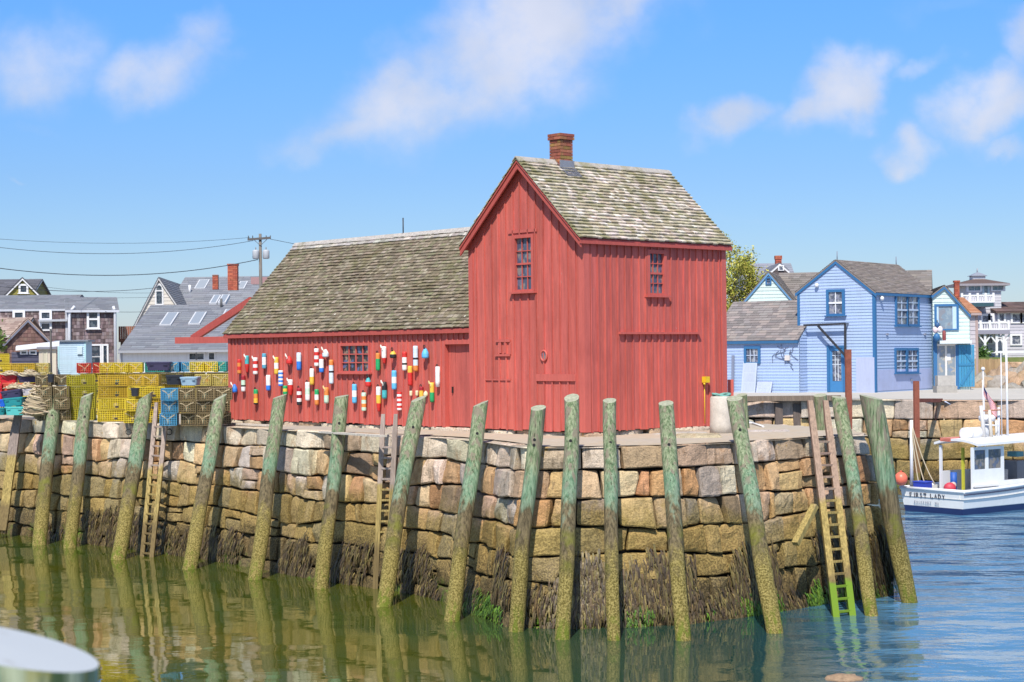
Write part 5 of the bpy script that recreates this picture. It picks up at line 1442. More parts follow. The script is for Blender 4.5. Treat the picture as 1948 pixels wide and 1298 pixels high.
def stack(xc, Y, colrs, end, where, nwide=1, deep=1, base=0, z0=None, rz=None, gap=.03):
    """colrs: list bottom to top. where: phrase naming the stack"""
    c = on_Y(xc, 790, Y); z0 = DK + .04 if z0 is None else z0
    X = TW if end else TL
    ang = math.atan2(-c.x, c.y) * .6 if rz is None else rz
    for k, cl in enumerate(colrs):
        for j in range(nwide):
            for d in range(deep):
                off = (j - (nwide - 1) / 2) * (X + gap); jy = rng.uniform(-.09, .09); jx = rng.uniform(-.045, .045)
                loc = V((c.x, c.y, 0)) + V((math.cos(ang), math.sin(ang), 0)) * (off + jx) + V((-math.sin(ang), math.cos(ang), 0)) * (d * (TW if not end else TL) * 1.06 + jy)
                loc.z = z0 + k * (TH + .038) + .0
                pos_ = 'single' if nwide == 1 else (('left' if j == 0 else 'right') if nwide == 2 else ['leftmost', 'second', 'third', 'rightmost', 'fifth', 'sixth', 'seventh', 'eighth'][j if nwide == 4 else min(j + (0 if j < 3 else 1), 7)] if nwide > 2 else '')
                lev = ORD[k + base] if k + base < 6 else 'top'
                if k == len(colrs) - 1: lev = 'topmost'
                bits = NAMEC[cl] + ' trap, ' + lev + (' ' + pos_ + ' one' if nwide > 1 else '') + ' of ' + where
                
                alt = cl if cl != 'yellow' or rng.random() < .6 else 'gold'; key = (alt, end)
                if key not in PROTO:
                    PROTO[key] = o = make_trap(alt, end); o.location = loc; o.rotation_euler.z = ang + rng.uniform(-.07, .07); o['label'] = bits; o['group'] = 'lobster traps stacked on the pier'
                else: o = dup(PROTO[key], loc, ang + rng.uniform(-.07, .07), bits)
xc = lambda a, b: (a + b) / 2
stack(xc(81, 126), 60, ['brown'] * 3, True, 'the netted pair stack behind the second pile', 2)
stack(103, 61.5, ['brown'], True, 'the brown heap beside the bucket', 2, z0=DK + .04 + 3 * (TH + .038))
stack(xc(126, 186), 60.2, ['olive'] * 4, False, 'the olive stack behind the third pile')
stack(xc(190, 243), 58.5, ['yellow'] * 4, False, 'the yellow stack near the fourth pile')
stack(xc(243, 266), 57, ['yellow'] * 2, True, 'the short yellow pile left of the fourth pile', 1)
stack(xc(262, 307), 57.2, ['yellow', 'yellow', 'yellow'], False, 'the yellow stack behind the timber ladder')
stack(xc(245, 306), 58.6, ['yellow'] * 4, True, 'the back yellow stack left of the blue traps', 2)
stack(xc(306, 343), 54.5, ['blue'] * 3, True, 'the blue stack right of the timber ladder', 1)
stack(xc(343, 438), 54.2, ['brown'] * 3, True, 'the netted brown block beside the red wing', 3)
stack(xc(375, 436), 57.5, ['brown', 'brown', 'brown', 'pale'], True, 'the back block against the red wing', 2)
stack(xc(161, 192), 66, ['red'], True, 'the far high row left end', 2, base=4, z0=DK + .04 + 4 * (TH + .038))
stack(xc(192, 276), 66, ['yellow'], True, 'the far high yellow row', 3, base=4, z0=DK + .04 + 4 * (TH + .038))
stack(xc(276, 330), 66.2, ['teal'], False, 'the far high row behind the black bin', 1, z0=DK + .04 + 4 * (TH + .038))
stack(xc(326, 365), 66, ['blue'], True, 'the far high row right of the bin', 2, z0=DK + .04 + 4 * (TH + .038))
stack(xc(365, 410), 66, ['yellow'], True, 'the far high row near the red eave', 2, z0=DK + .04 + 4 * (TH + .038))
stack(xc(408, 436), 66.3, ['teal'], True, 'the far high row next to the red wall', 1, z0=DK + .04 + 4 * (TH + .038))
stack(xc(158, 300), 66.1, ['yellow', 'yellow', 'olive', 'yellow'], False, 'the long yellow back row', 3)
stack(xc(300, 436), 66.1, ['yellow', 'yellow', 'yellow', 'pale'], False, 'the back row right half', 3)
stack(xc(-30, 74), 70, ['yellow'] * 5, False, 'the tall yellow stack at the left edge', 2)
stack(xc(-40, 32), 71, ['yellow'], False, 'the tallest yellow stack at the left edge', 1, z0=DK + .04 + 5 * (TH + .038))
stack(xc(72, 96), 71, ['pale'] * 5, True, 'the pale stack before the cream shed', 1)
# ---- bins (totes): tapered tubs with a rolled rim
m_bin = M('tote_plastic', None, .45, var=.08, scale=8, bmp=.05)
BCOL = dict(red=(.58, .02, .03), navy=(.05, .045, .10), orange=(.60, .09, .05), white=(.62, .56, .60), blue=(.01, .12, .60), teal=(.02, .27, .29), mint=(.10, .52, .50), dteal=(.01, .22, .24), black=(.025, .027, .035), sky=(.33, .48, .60))
def tote(x0, x1, y0, y1, Y, colr, label, tilt=0, heap=False):
    c = on_Y((x0 + x1) / 2, y1, Y); w2 = (x1 - x0) / FPX * Y / 2; h_ = (y1 - y0) / FPX * Y; d2 = w2 * .62 if w2 > .3 else w2
    mb = MB(); col = BCOL[colr]; o = thing('storage_tote', label, 'tote', c, 0, 'plastic totes piled on the pier'); ORG[o.name] = V((0, 0, 0))
    prof = [(.84, 0), (.97, h_ * .80), (1.02, h_ * .80), (1.03, h_ * .98), (.95, h_), (.93, h_ * .93), (.82, .03)]
    rings = []
    for k, z in prof:
        ring = []
        for q in range(20):
            a = 2 * math.pi * (q + .5) / 20; cx, sx_ = math.cos(a), math.sin(a); e = .28
            ring.append(V((math.copysign(abs(cx) ** e, cx) * w2 * k, math.copysign(abs(sx_) ** e, sx_) * d2 * k, z)))
        rings.append(mb.idx(ring))
    for i in range(len(prof) - 1):
        for q in range(20): q2 = (q + 1) % 20; mb.fi((rings[i] + q, rings[i] + q2, rings[i + 1] + q2, rings[i + 1] + q), jit(col, .04))
    mb.fi([rings[0] + q for q in reversed(range(20))], col); mb.fi([rings[-1] + q for q in range(20)], col)
    mb.build('tub', m_bin, o)
    for sx_ in (-1, 1):
        mb = MB(); mb.box((sx_ * w2 * .55 - w2 * .16, -d2 * 1.06, h_ * .60), (sx_ * w2 * .55 + w2 * .16, -d2 * .98, h_ * .72), tuple(v * .8 for v in col)); mb.build('grip', m_bin, o)
    o.rotation_euler = (0, tilt, rng.uniform(-.1, .1))
    return c, w2, d2, h_
m_heap = M('rope_strands', None, .9, var=.2, scale=30, bmp=.1)
def rope_heap(c, rx, ry, rz_, n, cols, label, seed):
    r = random.Random(seed); mb = MB()
    for i in range(n):
        a0 = r.uniform(0, 7); pts = []; k = r.uniform(.5, 1.0); zz = r.uniform(0, 1); col = jit(r.choice(cols), .2, r)
        for j in range(12):
            t = a0 + j * .5; rr = k * (1 - .75 * zz) * (1 + .2 * math.sin(t * 2.7 + i))
            pts.append(c + V((math.cos(t) * rx * rr, math.sin(t) * ry * rr, rz_ * zz + .04 * math.sin(t * 3 + i))))
        mb.tube(pts, r.uniform(.014, .022), 5, col)
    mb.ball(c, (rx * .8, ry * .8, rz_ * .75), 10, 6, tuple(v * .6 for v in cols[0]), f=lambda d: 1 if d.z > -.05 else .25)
    tag(mb.build('rope_heap', m_heap, None, c), label, 'rope', 'heaps of rope by the totes')
TAN_ = [(.50, .40, .26), (.42, .34, .22), (.56, .47, .33)]
def bt(a): return a / 3.817
def bty(a): return 480 + a / 3.817
bins = [(0, 133, 890, 955, 62.5, 'red', 'bright red tote on top of the heap at the left edge', 0), (135, 290, 892, 946, 62.5, 'navy', 'dark navy tote heaped with rope beside the red tote', -.03),
        (25, 175, 950, 1010, 62, 'orange', 'faded orange tote below the bright red tote', .05), (170, 305, 950, 1012, 62.6, 'orange', 'faded orange tote below the dark navy tote', -.06),
        (165, 247, 990, 1040, 61.2, 'white', 'white tote with coiled rope in the middle of the tote heap', -.05), (20, 170, 1000, 1066, 61, 'navy', 'tilted dark tote resting on a teal tote', -.14),
        (0, 42, 1068, 1122, 60.6, 'blue', 'bright blue tote at the left edge', 0), (35, 180, 1055, 1116, 60.6, 'teal', 'dark teal tote beside the bright blue tote', -.08), (178, 262, 1050, 1104, 61.4, 'navy', 'small dark tote right of the teal tote', .05),
        (43, 188, 1120, 1182, 60.4, 'mint', 'pale turquoise tote lowest of the heap by the broken timber', 0), (-40, 45, 1130, 1182, 60.3, 'dteal', 'dark teal tote on the ground at the left edge', 0), (250, 330, 1055, 1110, 61.6, 'black', 'black tote tucked beside the brown netted traps', 0),
        (180, 240, 1115, 1180, 61.5, 'red', 'small red tote behind the broken timber', 0), (-40, 30, 950, 1066, 62, 'red', 'deep red tote below the top red tote', 0)]
for (x0, x1, y0, y1, Y, cl, lab, tl) in bins: tote(bt(x0), bt(x1), bty(y0), bty(y1), Y, cl, lab, tl)
tote(bt(1208), bt(1325), bty(890), bty(962), 55.5, 'black', 'black tote standing on the blue traps')
tote(bt(1318), bt(1452), bty(905), bty(966), 54.6, 'sky', 'light blue tote standing on the brown netted traps')
tote(bt(1065), bt(1246), bty(796), bty(858), 65.2, 'navy', 'long dark tote on the far row of traps')
tote(bt(350), bt(392), bty(885), bty(945), 60.8, 'black', 'small black bucket on the brown traps by the dark mast')
tote(bt(955), bt(1010), bty(985), bty(1045), 56.5, 'black', 'small dark tub wedged among the yellow traps')
for (x, y, Y, rx, rz_, n, lab) in ((215, 893, 62.4, .45, .16, 26, 'tan rope heaped in the dark navy tote'), (75, 888, 62.4, .4, .10, 20, 'tan rope lying on the bright red tote'), (195, 990, 61.2, .4, .2, 26, 'pale rope coil rising from the white tote'),
                                    (265, 1175, 59.6, .55, .95, 70, 'tall heap of tan net and rope left of the netted traps'), (110, 985, 61.8, .4, .14, 18, 'rope tangle on the faded orange tote')):
    rope_heap(on_Y(bt(x), bty(y), Y), rx, rx * .7, rz_, n, TAN_, lab, x)
# grass tufts at the foot of the traps
mb = MB(); r = random.Random(9)
for i in range(420):
    x = r.choice([r.gauss(140, 8), r.gauss(214, 6), r.uniform(126, 240)]); c = on_z(x, r.uniform(795, 800), DK); hgt = r.uniform(.06, .22); s_ = V((r.uniform(-.03, .03), r.uniform(-.02, .02), 0)); d = V((r.gauss(0, .06), r.gauss(0, .05), hgt))
    mb.face([c - V((.012, 0, 0)), c + V((.012, 0, 0)), c + d], jit((.16, .26, .03), .3, r))
tag(mb.build('grass', m_leaf), 'green grass tufts along the foot of the yellow traps', 'grass', kind='stuff')
# loose planks along the wall by the wing
for (x0, y0, x1, y1, lab) in ((440, 806, 512, 810, 'pale loose plank on the wall edge below the wing corner'), (612, 822, 730, 830, 'long pale plank on the wall edge below the wing window')):
    a, b = on_z(x0, y0, DK + .05), on_z(x1, y1, DK + .05); mb = MB(); mb.bar(a, b, .2, .05, None, (.55, .50, .43)); tag(mb.build('plank', m_timber, None, a), lab, 'plank')
# ------------------------------------------------------------------ the blue houses across the basin
BLUE = (.365, .475, .68); BTRIM = (.03, .14, .32); m_pane = glass_mat('curtained_glass', (.085, .10, .14), (.30, .31, .34)); PGREEN = (.58, .70, .66)
def corner_frame(xl, xr, ybot, U, zbase=None):
    """gable frame through the right corner pixel; U runs from left to right corner"""
    U = V(U).normalized(); Nn = V((U.y, -U.x, 0)); Cc = on_z(xr, ybot, DK); fr = Frame(V((Cc.x, Cc.y, 0)), U, Nn)
    u = fr.px(xl, ybot)[0]; fr.O = fr.w(u, 0); return fr, -u
UG = V((.80, -.60, 0)).normalized()
fK, wK = corner_frame(1520, 1666, 748, UG)
zeL = fK.px(1520, 556)[1]; zeR = fK.px(1665, 556)[1]; zrK = fK.px(1592, 497)[1]
rt_f = Frame(fK.w(wK, 0), -fK.N, fK.U); dK = rt_f.px(1778, 700)[0]
hK = House('blue_house', 'pale blue clapboard house with bright blue trim and a black hoist arm', fK, wK, dK, DK, zeL, zrK, wcol=BLUE, step=.155, roof=[(.235, .20, .18), (.27, .235, .215), (.21, .18, .16), (.255, .215, .185)], trim=BTRIM, seed=21, rcw=.35, rrow=22, uc=fK.px(1592, 600)[0], zeR=zeR, oh=.1, oe=.12)
hK.window(fK, pxbox(fK, 1578, 1603, 556, 597), 2, 2, BTRIM, (.75, .77, .8), frame=.14, mid=1, muntin=.04)
hK.window(rt_f, pxbox(rt_f, 1704, 1723, 563, 617), 2, 4, BTRIM, (.45, .55, .70), frame=.14, mid=2, muntin=.04); hK.window(rt_f, pxbox(rt_f, 1726, 1744, 563, 617), 2, 4, BTRIM, (.45, .55, .70), frame=.14, mid=2, muntin=.04)
hK.window(rt_f, pxbox(rt_f, 1703, 1721, 667, 707), 2, 4, BTRIM, (.45, .55, .70), frame=.13, mid=2, muntin=.04); hK.window(rt_f, pxbox(rt_f, 1725, 1743, 667, 707), 2, 4, BTRIM, (.45, .55, .70), frame=.13, mid=2, muntin=.04)
q = pxbox(fK, 1580, 1604, 662, 746); mb = MB()
fK.box(mb, q[0] - .15, q[0], DK + .05, q[3] + .12, 0, .09, BTRIM); fK.box(mb, q[1], q[1] + .15, DK + .05, q[3] + .12, 0, .09, BTRIM); fK.box(mb, q[0], q[1], q[3], q[3] + .12, 0, .088, BTRIM)
fK.box(mb, q[0], q[1], DK + .05, q[3], .02, .05, (.045, .20, .44)); dd = mb.build('door', m_house_trim, hK.o)
mb = MB(); g = pxbox(fK, 1585, 1601, 668, 725); fK.box(mb, g[0], g[1], g[2], g[3], .05, .06); mb.build('pane', m_pane, dd)
mb = MB(); 
for i in range(1, 3): u_ = lerp(g[0], g[1], i / 3); fK.box(mb, u_ - .015, u_ + .015, g[2], g[3], .06, .08, (.6, .66, .72))
for i in range(1, 4): z_ = lerp(g[2] + .6, g[3], i / 4); fK.box(mb, g[0], g[1], z_ - .015, z_ + .015, .06, .081, (.6, .66, .72))
mb.build('muntin', m_house_trim, dd)
mb = MB(); q = pxbox(rt_f, 1669, 1777, 702, 745); rt_f.box(mb, .14, dK - .1, DK + .1, q[3], .0, .035, (.40, .46, .68)); mb.build('skirt_panel', m_lap, hK.o)
mb = MB(); q = pxbox(fK, 1630, 1664, 680, 748); fK.box(mb, q[0], q[1], DK, q[3], .02, .06, (.42, .47, .64)); mb.build('patch_panel', m_lap, hK.o)
mb = MB()
for x in (1592, 1708):
    c = V(hK.quads[0][3 if x < 1600 else 2]); c = c + (fK.N * -.2 if x < 1600 else fK.N * .2); mb = MB(); mb.tube([c - Z * .1, c + Z * .42], .025, 6, (.2, .22, .28)); mb.build('finial', m_house_trim, hK.roof)
for f_, x, y in ((rt_f, 1673, 568), (rt_f, 1774, 570), (fK, 1556, 543)):
    a = f_.px(x, y); mb = MB(); mb.ball(f_.w(a[0], a[1], .14), .11, 10, 7, (.75, .76, .78)); f_.box(mb, a[0] - .04, a[0] + .04, a[1], a[1] + .1, 0, .1, (.5, .52, .55)); mb.build('lamp', m_house_trim, hK.o)
for x, y in ((1686, 636), (1758, 636), (1732, 723)):
    a = rt_f.px(x, y); mb = MB(); rt_f.box(mb, a[0] - .09, a[0] + .09, a[1] - .05, a[1] + .05, .01, .09, (.25, .27, .34)); mb.build('vent', m_house_trim, hK.o)
# hoist arm (black, swings out over the quay)
mb = MB(); st = Frame(fK.w(fK.px(1608, 650)[0], 0, .12), fK.U, fK.N)
a, b_, c_, d_, e_ = [fK.w(*fK.px(x, y, .35), .35) for x, y in ((1529, 619), (1608, 616), (1608, 680), (1556, 620), (1609, 678))]
for p, q in ((a, b_), (b_, c_), (d_, e_)): mb.bar(p, q, .09, .10, fK.N, (.02, .02, .03))
for p in (b_, c_): mb.bar(p, p - fK.N * .36, .06, .06, None, (.02, .02, .03))
o = mb.build('hoist_arm', M('black_iron', (.03, .03, .035), .5), None, c_); tag(o, 'black iron hoist arm fixed over the blue door of the pale blue house', 'hoist')
mb = MB(); rng2 = random.Random(2)
# left low wing of the blue house
zl = fK.px(1500, 650)[1]
fL, wL = corner_frame(1350, 1521, 748, UG)
fL.O = fL.O - fL.N * .02
zeW = fL.px(1450, 649)[1]; 
hL = House('blue_house', 'low pale blue clapboard wing with grey shingle roof and leaning white doors', fL, wL, 5.2, DK, zeW + .05, fL.px(1450, 575)[1] + .06, gable=False, wcol=BLUE, step=.155, roof=[(.23, .20, .19), (.30, .255, .235), (.19, .17, .165), (.26, .235, .225)], trim=(.03, .12, .26), seed=22, rcw=.4, rrow=16, oe=.15, oh=0, corner=False)
hL.window(fL, pxbox(fL, 1421, 1443, 664, 689), 3, 2, BTRIM, (.5, .58, .7), frame=.13, muntin=.03, sill=False)
mb = MB(); r = random.Random(4)
for i in range(6):
    pts = []; x, y = r.uniform(1478, 1522), r.uniform(655, 668)
    for j in range(9): q = fL.px(x, y); pts.append(fL.w(q[0], q[1], .05)); x += r.gauss(0, 5); y += r.uniform(0, 9)
    mb.tube(pts, .014, 5, (.10, .12, .18))
q = pxbox(fL, 1495, 1504, 676, 686); fL.box(mb, *q, .02, .14, (.62, .58, .55)); mb.build('meter_cables', m_house_trim, hL.o)
for (x0, x1, y0, y1, out, col, lab) in ((1416, 1442, 689, 748, .32, (.47, .53, .64), 'white panelled door leaning on the blue wing below its window'), (1443, 1471, 726, 748, .26, (.46, .52, .74), 'low lavender panel leaning on the blue wing beside the white door'), (1394, 1398, 676, 742, .14, (.20, .23, .32), 'dark narrow pole leaning on the blue wing')):
    q = pxbox(fL, x0, x1, y0, y1); w_ = q[1] - q[0]; mb = MB()
    P = lambda u, z, o: fL.w(u, z, o)
    mb.hexa([P(q[0], DK, out + .04), P(q[1], DK, out + .04), P(q[1], DK, out), P(q[0], DK, out), P(q[0], q[3], .09), P(q[1], q[3], .09), P(q[1], q[3], .05), P(q[0], q[3], .05)], col)
    if w_ > .5:
        for k in range(3):
            t0, t1 = .06 + k * .31, .33 + k * .31; zz = lambda t: lerp(DK, q[3], t); oo = lambda t: lerp(out + .045, .095, t)
            mb.hexa([P(q[0] + .08, zz(t0), oo(t0)), P(q[1] - .08, zz(t0), oo(t0)), P(q[1] - .08, zz(t0), oo(t0) - .02), P(q[0] + .08, zz(t0), oo(t0) - .02), P(q[0] + .08, zz(t1), oo(t1)), P(q[1] - .08, zz(t1), oo(t1)), P(q[1] - .08, zz(t1), oo(t1) - .02), P(q[0] + .08, zz(t1), oo(t1) - .02)], tuple(v * .92 for v in col))
    o = mb.build('leaning_panel', m_lap, None, fL.w((q[0] + q[1]) / 2, DK, out)); tag(o, lab, 'panel')
# pale green gable behind the wing
fM, wM = front(1417, 1509, 101, -14)
hM = House('gabled_house', 'pale green clapboard gable with blue rake trim behind the blue wing', fM, wM, 16, DK, zpx(573, 101, 1420), zpx(519, 101, 1463), wcol=PGREEN, step=.2, roof=BROWNR, trim=(.12, .30, .52), seed=23, rcw=.5, rrow=18, uc=fM.px(1463, 600)[0], corner=False, oh=.12)
hM.window(fM, pxbox(fM, 1459, 1465, 530, 540), 1, 2, BTRIM, frame=.08, sill=False)
fM2 = Frame(fM.w(fM.px(1463, 600)[0], 0, -2.5), fM.U, fM.N)
hM2 = House('gabled_house', 'brown grey roof stretching between the pale green gable and the blue house', fM2, 9, 9, DK, zpx(580, 101, 1530), zpx(517, 104, 1500), gable=False, wcol=PGREEN, step=.25, roof=BROWNR, trim=(.3, .3, .32), seed=24, rcw=.5, rrow=16, oh=.05)
# grey roof with dormer and chimney behind tree
fN, wN = front(1425, 1520, 126, 0)
hN = House('gabled_house', 'distant grey roofed house with small dark dormer gable and brick chimney', fN, wN, 9, DK, zpx(560, 126, 1460), zpx(500, 128, 1470), gable=False, wcol=(.5, .5, .5), step=.3, roof=[(.24, .25, .29), (.26, .27, .31)], trim=(.5, .5, .5), seed=25, rcw=.7, rrow=14)
fN2, wN2 = front(1469, 1502, 124, 0)
hN2 = House('dormer_house', 'small dark gable with white rake boards beside the distant chimney', fN2, wN2, 5, DK, zpx(516, 124, 1485), zpx(502, 124, 1485), wcol=(.10, .08, .08), step=.25, roof=[(.24, .25, .29)], trim=WHITE, seed=26, rcw=.7, rrow=6, corner=False, oh=.05, oe=.05)
hN2.window(fN2, pxbox(fN2, 1482, 1489, 507, 514), 1, 1, WHITE, frame=.08, sill=False)
stack_px(hN.roof, 1474, 1487, 490, 506, 127.5, True, 5)
# pale green second house on the right
UP_ = V((.80, -.60, 0)).normalized()
fP, wP = corner_frame(1776, 1846, 742, V((.99, -.14, 0)))
off = 5.0
fP.O = fP.O; zeP = fP.px(1846, 598)[1]; zrP = fP.px(1796, 545)[1]; ucP = fP.px(1797, 600)[0]
hP = House('gabled_house', 'pale green clapboard shop with blue trim and a wide upper window', fP, wP, 6, DK, fP.px(1776, 562)[1], zrP, wcol=PGREEN, step=.21, roof=BROWNR, trim=BTRIM, seed=27, rcw=.5, rrow=14, uc=ucP, zeR=zeP, oh=.15, oe=.05, corner=False)
hP.window(fP, pxbox(fP, 1782, 1819, 583, 626), 1, 1, BTRIM, mat=glass_mat('shop_upper_glass', (.20, .27, .34), (.26, .33, .38)), frame=.12, sill=False); mb = MB()
for (x0, x1) in ((1780, 1785), (1812, 1820)): q = pxbox(fP, x0, x1, 582, 627); fP.box(mb, *q, .05, .075, (.45, .60, .72))
mb.build('shutter', m_house_trim, hP.o)
q = pxbox(fP, 1779, 1820, 658, 736); mb = MB()
for u0, u1 in ((q[0], q[0] + .1), (q[1] - .1, q[1]), ((q[0] + q[1]) / 2 - .05, (q[0] + q[1]) / 2 + .05)): fP.box(mb, u0, u1, DK, q[3], .02, .09, (.66, .64, .60))
fP.box(mb, q[0], q[1], q[3], q[3] + .1, .02, .09, (.66, .64, .60)); fP.box(mb, q[0], q[1], DK, DK + .12, .02, .088, (.66, .64, .60)); dd = mb.build('glass_door', m_house_trim, hP.o)
mb = MB(); fP.box(mb, q[0] + .05, q[1] - .05, DK + .1, q[3], .02, .04); mb.build('pane', glass_mat('shop_glass', (.22, .27, .32), (.38, .36, .32)), dd)
mb = MB(); g = pxbox(fP, 1798, 1808, 673, 686); fP.box(mb, *g, .05, .06, (.72, .75, .78)); mb.build('notice', m_house_trim, dd)
mb = MB(); g = pxbox(fP, 1786, 1846, 648, 654); fP.box(mb, *g, 0, .6, (.62, .70, .72)); mb.build('door_hood', m_house_trim, hP.o)
# open blue barn door
q = pxbox(fP, 1824, 1853, 656, 736); mb = MB(); n = 6
for i in range(n): a, b_ = lerp(q[0], q[1], i / n), lerp(q[0], q[1], (i + 1) / n); fP.box(mb, a + .006, b_ - .006, q[2], q[3], .10, .14, jit((.04, .24, .42), .06))
fP.box(mb, q[0], q[1], lerp(q[2], q[3], .50), lerp(q[2], q[3], .55), .14, .17, (.03, .19, .36)); mb.bar(fP.w(q[0] + .1, q[3] - .1, .155), fP.w(q[1] - .1, lerp(q[2], q[3], .58), .155), .03, .13, fP.N, (.03, .19, .36)); mb.bar(fP.w(q[1] - .1, lerp(q[2], q[3], .47), .155), fP.w(q[0] + .1, q[2] + .1, .155), .03, .13, fP.N, (.03, .19, .36))
mb.build('barn_door', m_house_trim, hP.o)
mb = MB(); g = pxbox(fP, 1818, 1825, 656, 740); fP.box(mb, *g, .02, .1, BTRIM); g = pxbox(fP, 1776, 1782, 640, 740); fP.box(mb, *g, .02, .1, BTRIM); mb.build('door_post', m_house_trim, hP.o)
# hanging floats at the house corner
for k, (x, y, rr, col, lab) in enumerate(((1779, 628, .14, (.72, .58, .60), 'pinkish white round float hanging at the blue house corner'), (1788, 627, .15, (.75, .68, .70), 'pale round float hanging beside the corner of the shop'), (1783, 619, .13, (.03, .10, .24), 'dark blue float at the top of the hanging bunch'), (1782, 642, .18, (.03, .14, .32), 'large dark blue float below the pale ones'))):
    c = fP.w(*fP.px(x, y, .5), .5); mb = MB(); mb.ball(c, (rr, rr, rr * 1.25), 12, 8, col); mb.tube([c + Z * rr * 1.2, c + Z * (rr * 1.2 + .12)], .03, 6, (.1, .1, .1)); tag(mb.build('hanging_float', m_buoy, None, c), lab, 'float', 'floats hanging by the shop')
c = fP.w(*fP.px(1796, 636, .4), .4); mb = MB(); mb.lathe([(.05, -.45), (.1, -.3), (.1, .1), (.03, .2)], 10, c, col=(.24, .05, .05)); tag(mb.build('hanging_float', m_buoy, None, c), 'slim dark red float hanging right of the pale floats', 'float', 'floats hanging by the shop')
mb = MB(); g = on_z(1797, 748, DK); mb.box((g.x - .45, g.y - .3, DK), (g.x + .55, g.y + .5, DK + .35), (.36, .34, .31)); mb.box((g.x - .35, g.y - .1, DK + .355), (g.x + .5, g.y + .5, DK + .85), (.42, .40, .37)); tag(mb.build('stone_step', M('pale_granite', None, .85, var=.18, scale=5, bmp=.5), None, g), 'grey stone block steps at the shop corner', 'steps')
# rear roof slope with orange shingles + chimney
fO, wO = front(1822, 1860, 104, 0)
hO = House('gabled_house', 'small house with orange brown roof behind the pale green shop', fO, wO, 8, DK, zpx(596, 104, 1850), zpx(566, 106, 1840), gable=False, wcol=(.5, .47, .5), step=.25, roof=[(.42, .21, .12), (.46, .25, .15), (.38, .18, .10)], trim=(.4, .3, .28), seed=28, rcw=.5, rrow=10)
stack_px(hO.roof, 1815, 1825, 536, 570, 107, True, 6)
# ------------------------------------------------------------------ towered house
LAV = (.50, .48, .53); BROOF = [(.13, .09, .08), (.16, .11, .10), (.11, .08, .075)]
TZ = DK + 1.0
def P3(x, y, Y): return on_Y(x, y, Y)
fQ, wQ = front(1832, 2060, 122, 0)
Qo = thing('towered_house', 'large lavender grey house with square lookout tower, white balconies and porch', 'house', fQ.w(wQ / 2, TZ))
mb = MB(); z1 = zpx(596, 122, 1900); z2 = zpx(640, 122, 1900)
r = random.Random(5); lap(mb, fQ, 0, wQ, TZ, z1, .22, LAV, r); fQ.box(mb, .02, wQ - .02, TZ, z1, -9, -.02, LAV)
fT, wT = front(1838, 1906, 123, 0); zt = zpx(540, 123, 1870)
lap(mb, fT, 0, wT, z1 - .5, zt, .2, (.50, .50, .53), r); fT.box(mb, .02, wT - .02, z1 - .5, zt, -3, -.02, (.50, .50, .53))
mb.build('wall', m_lap, Qo)
mb = MB(); zb_ = zpx(592, 122, 1900); zr_ = zpx(582, 125, 1900)
qd = [fQ.w(2.2, zb_ - .05, .45), fQ.w(wQ + .5, zb_ - .05, .45), fQ.w(wQ + .5, zr_ + .3, -4), fQ.w(2.2, zr_ + .3, -4)]
shingles(mb, *qd, 8, .6, BROOF, r, flat=True); slab(mb, *qd, .1, BROOF[0]); rq = mb.build('roof', m_asph, Qo)
mb = MB(); e = .5; zp = zpx(527, 123, 1875); c = fT.w(wT / 2, zp, -1.5)
cr = [fT.w(-e, zt, e), fT.w(wT + e, zt, e), fT.w(wT + e, zt, -3 - e), fT.w(-e, zt, -3 - e)]
for i in range(4): j = (i + 1) % 4; mb.face([cr[i], cr[j], c], BROOF[i % 3]); mb.face([cr[i] - Z * .15, cr[j] - Z * .15, cr[j], cr[i]], (.3, .28, .3))
mb.face([p - Z * .15 for p in cr][::-1], (.3, .28, .3)); mb.build('tower_roof', m_asph, Qo)
mb = MB(); cz = zpx(531, 123, 1875)
mb.box((c.x - .45, c.y - .45, zp - .25), (c.x + .45, c.y + .45, zp + .12), (.72, .72, .74)); 
t_ = V((c.x, c.y, zp + .42))
cr = [V((c.x + a, c.y + b_, zp + .12)) for a, b_ in ((-.6, -.6), (.6, -.6), (.6, .6), (-.6, .6))]
for i in range(4): mb.face([cr[i], cr[(i + 1) % 4], t_], (.25, .27, .32))
mb.tube([t_ - Z * .1, t_ + Z * .25], .05, 6, (.3, .32, .36)); mb.build('cupola', m_house_trim, Qo)
class _W: pass
def qwin(fr, x0, x1, y0, y1, c=1, rr=1, col=WHITE, **kw):
    return sash_window(Qo, fr, pxbox(fr, x0, x1, y0, y1), c, rr, (m_house_trim, kw.pop('mat', m_pane)), col=col, flat=True, frame=.14, sill=False, **kw)
m_pane_l = glass_mat('tower_glass', (.12, .22, .26), (.25, .30, .32))
qwin(fT, 1842, 1864, 545, 553, 2, 1, mat=m_pane_l); qwin(fT, 1888, 1908, 544, 552, 2, 1, mat=m_pane_l); qwin(fT, 1872, 1878, 543, 558, 1, 1, (.4, .5, .55), mat=m_pane_l)
for bx in ((1869, 1879, 601, 612), (1883, 1887, 601, 612), (1901, 1909, 597, 611), (1926, 1940, 598, 613), (1878, 1887, 636, 653), (1925, 1940, 639, 655), (1866, 1871, 637, 652), (1944, 1956, 598, 613)): qwin(fQ, *bx)
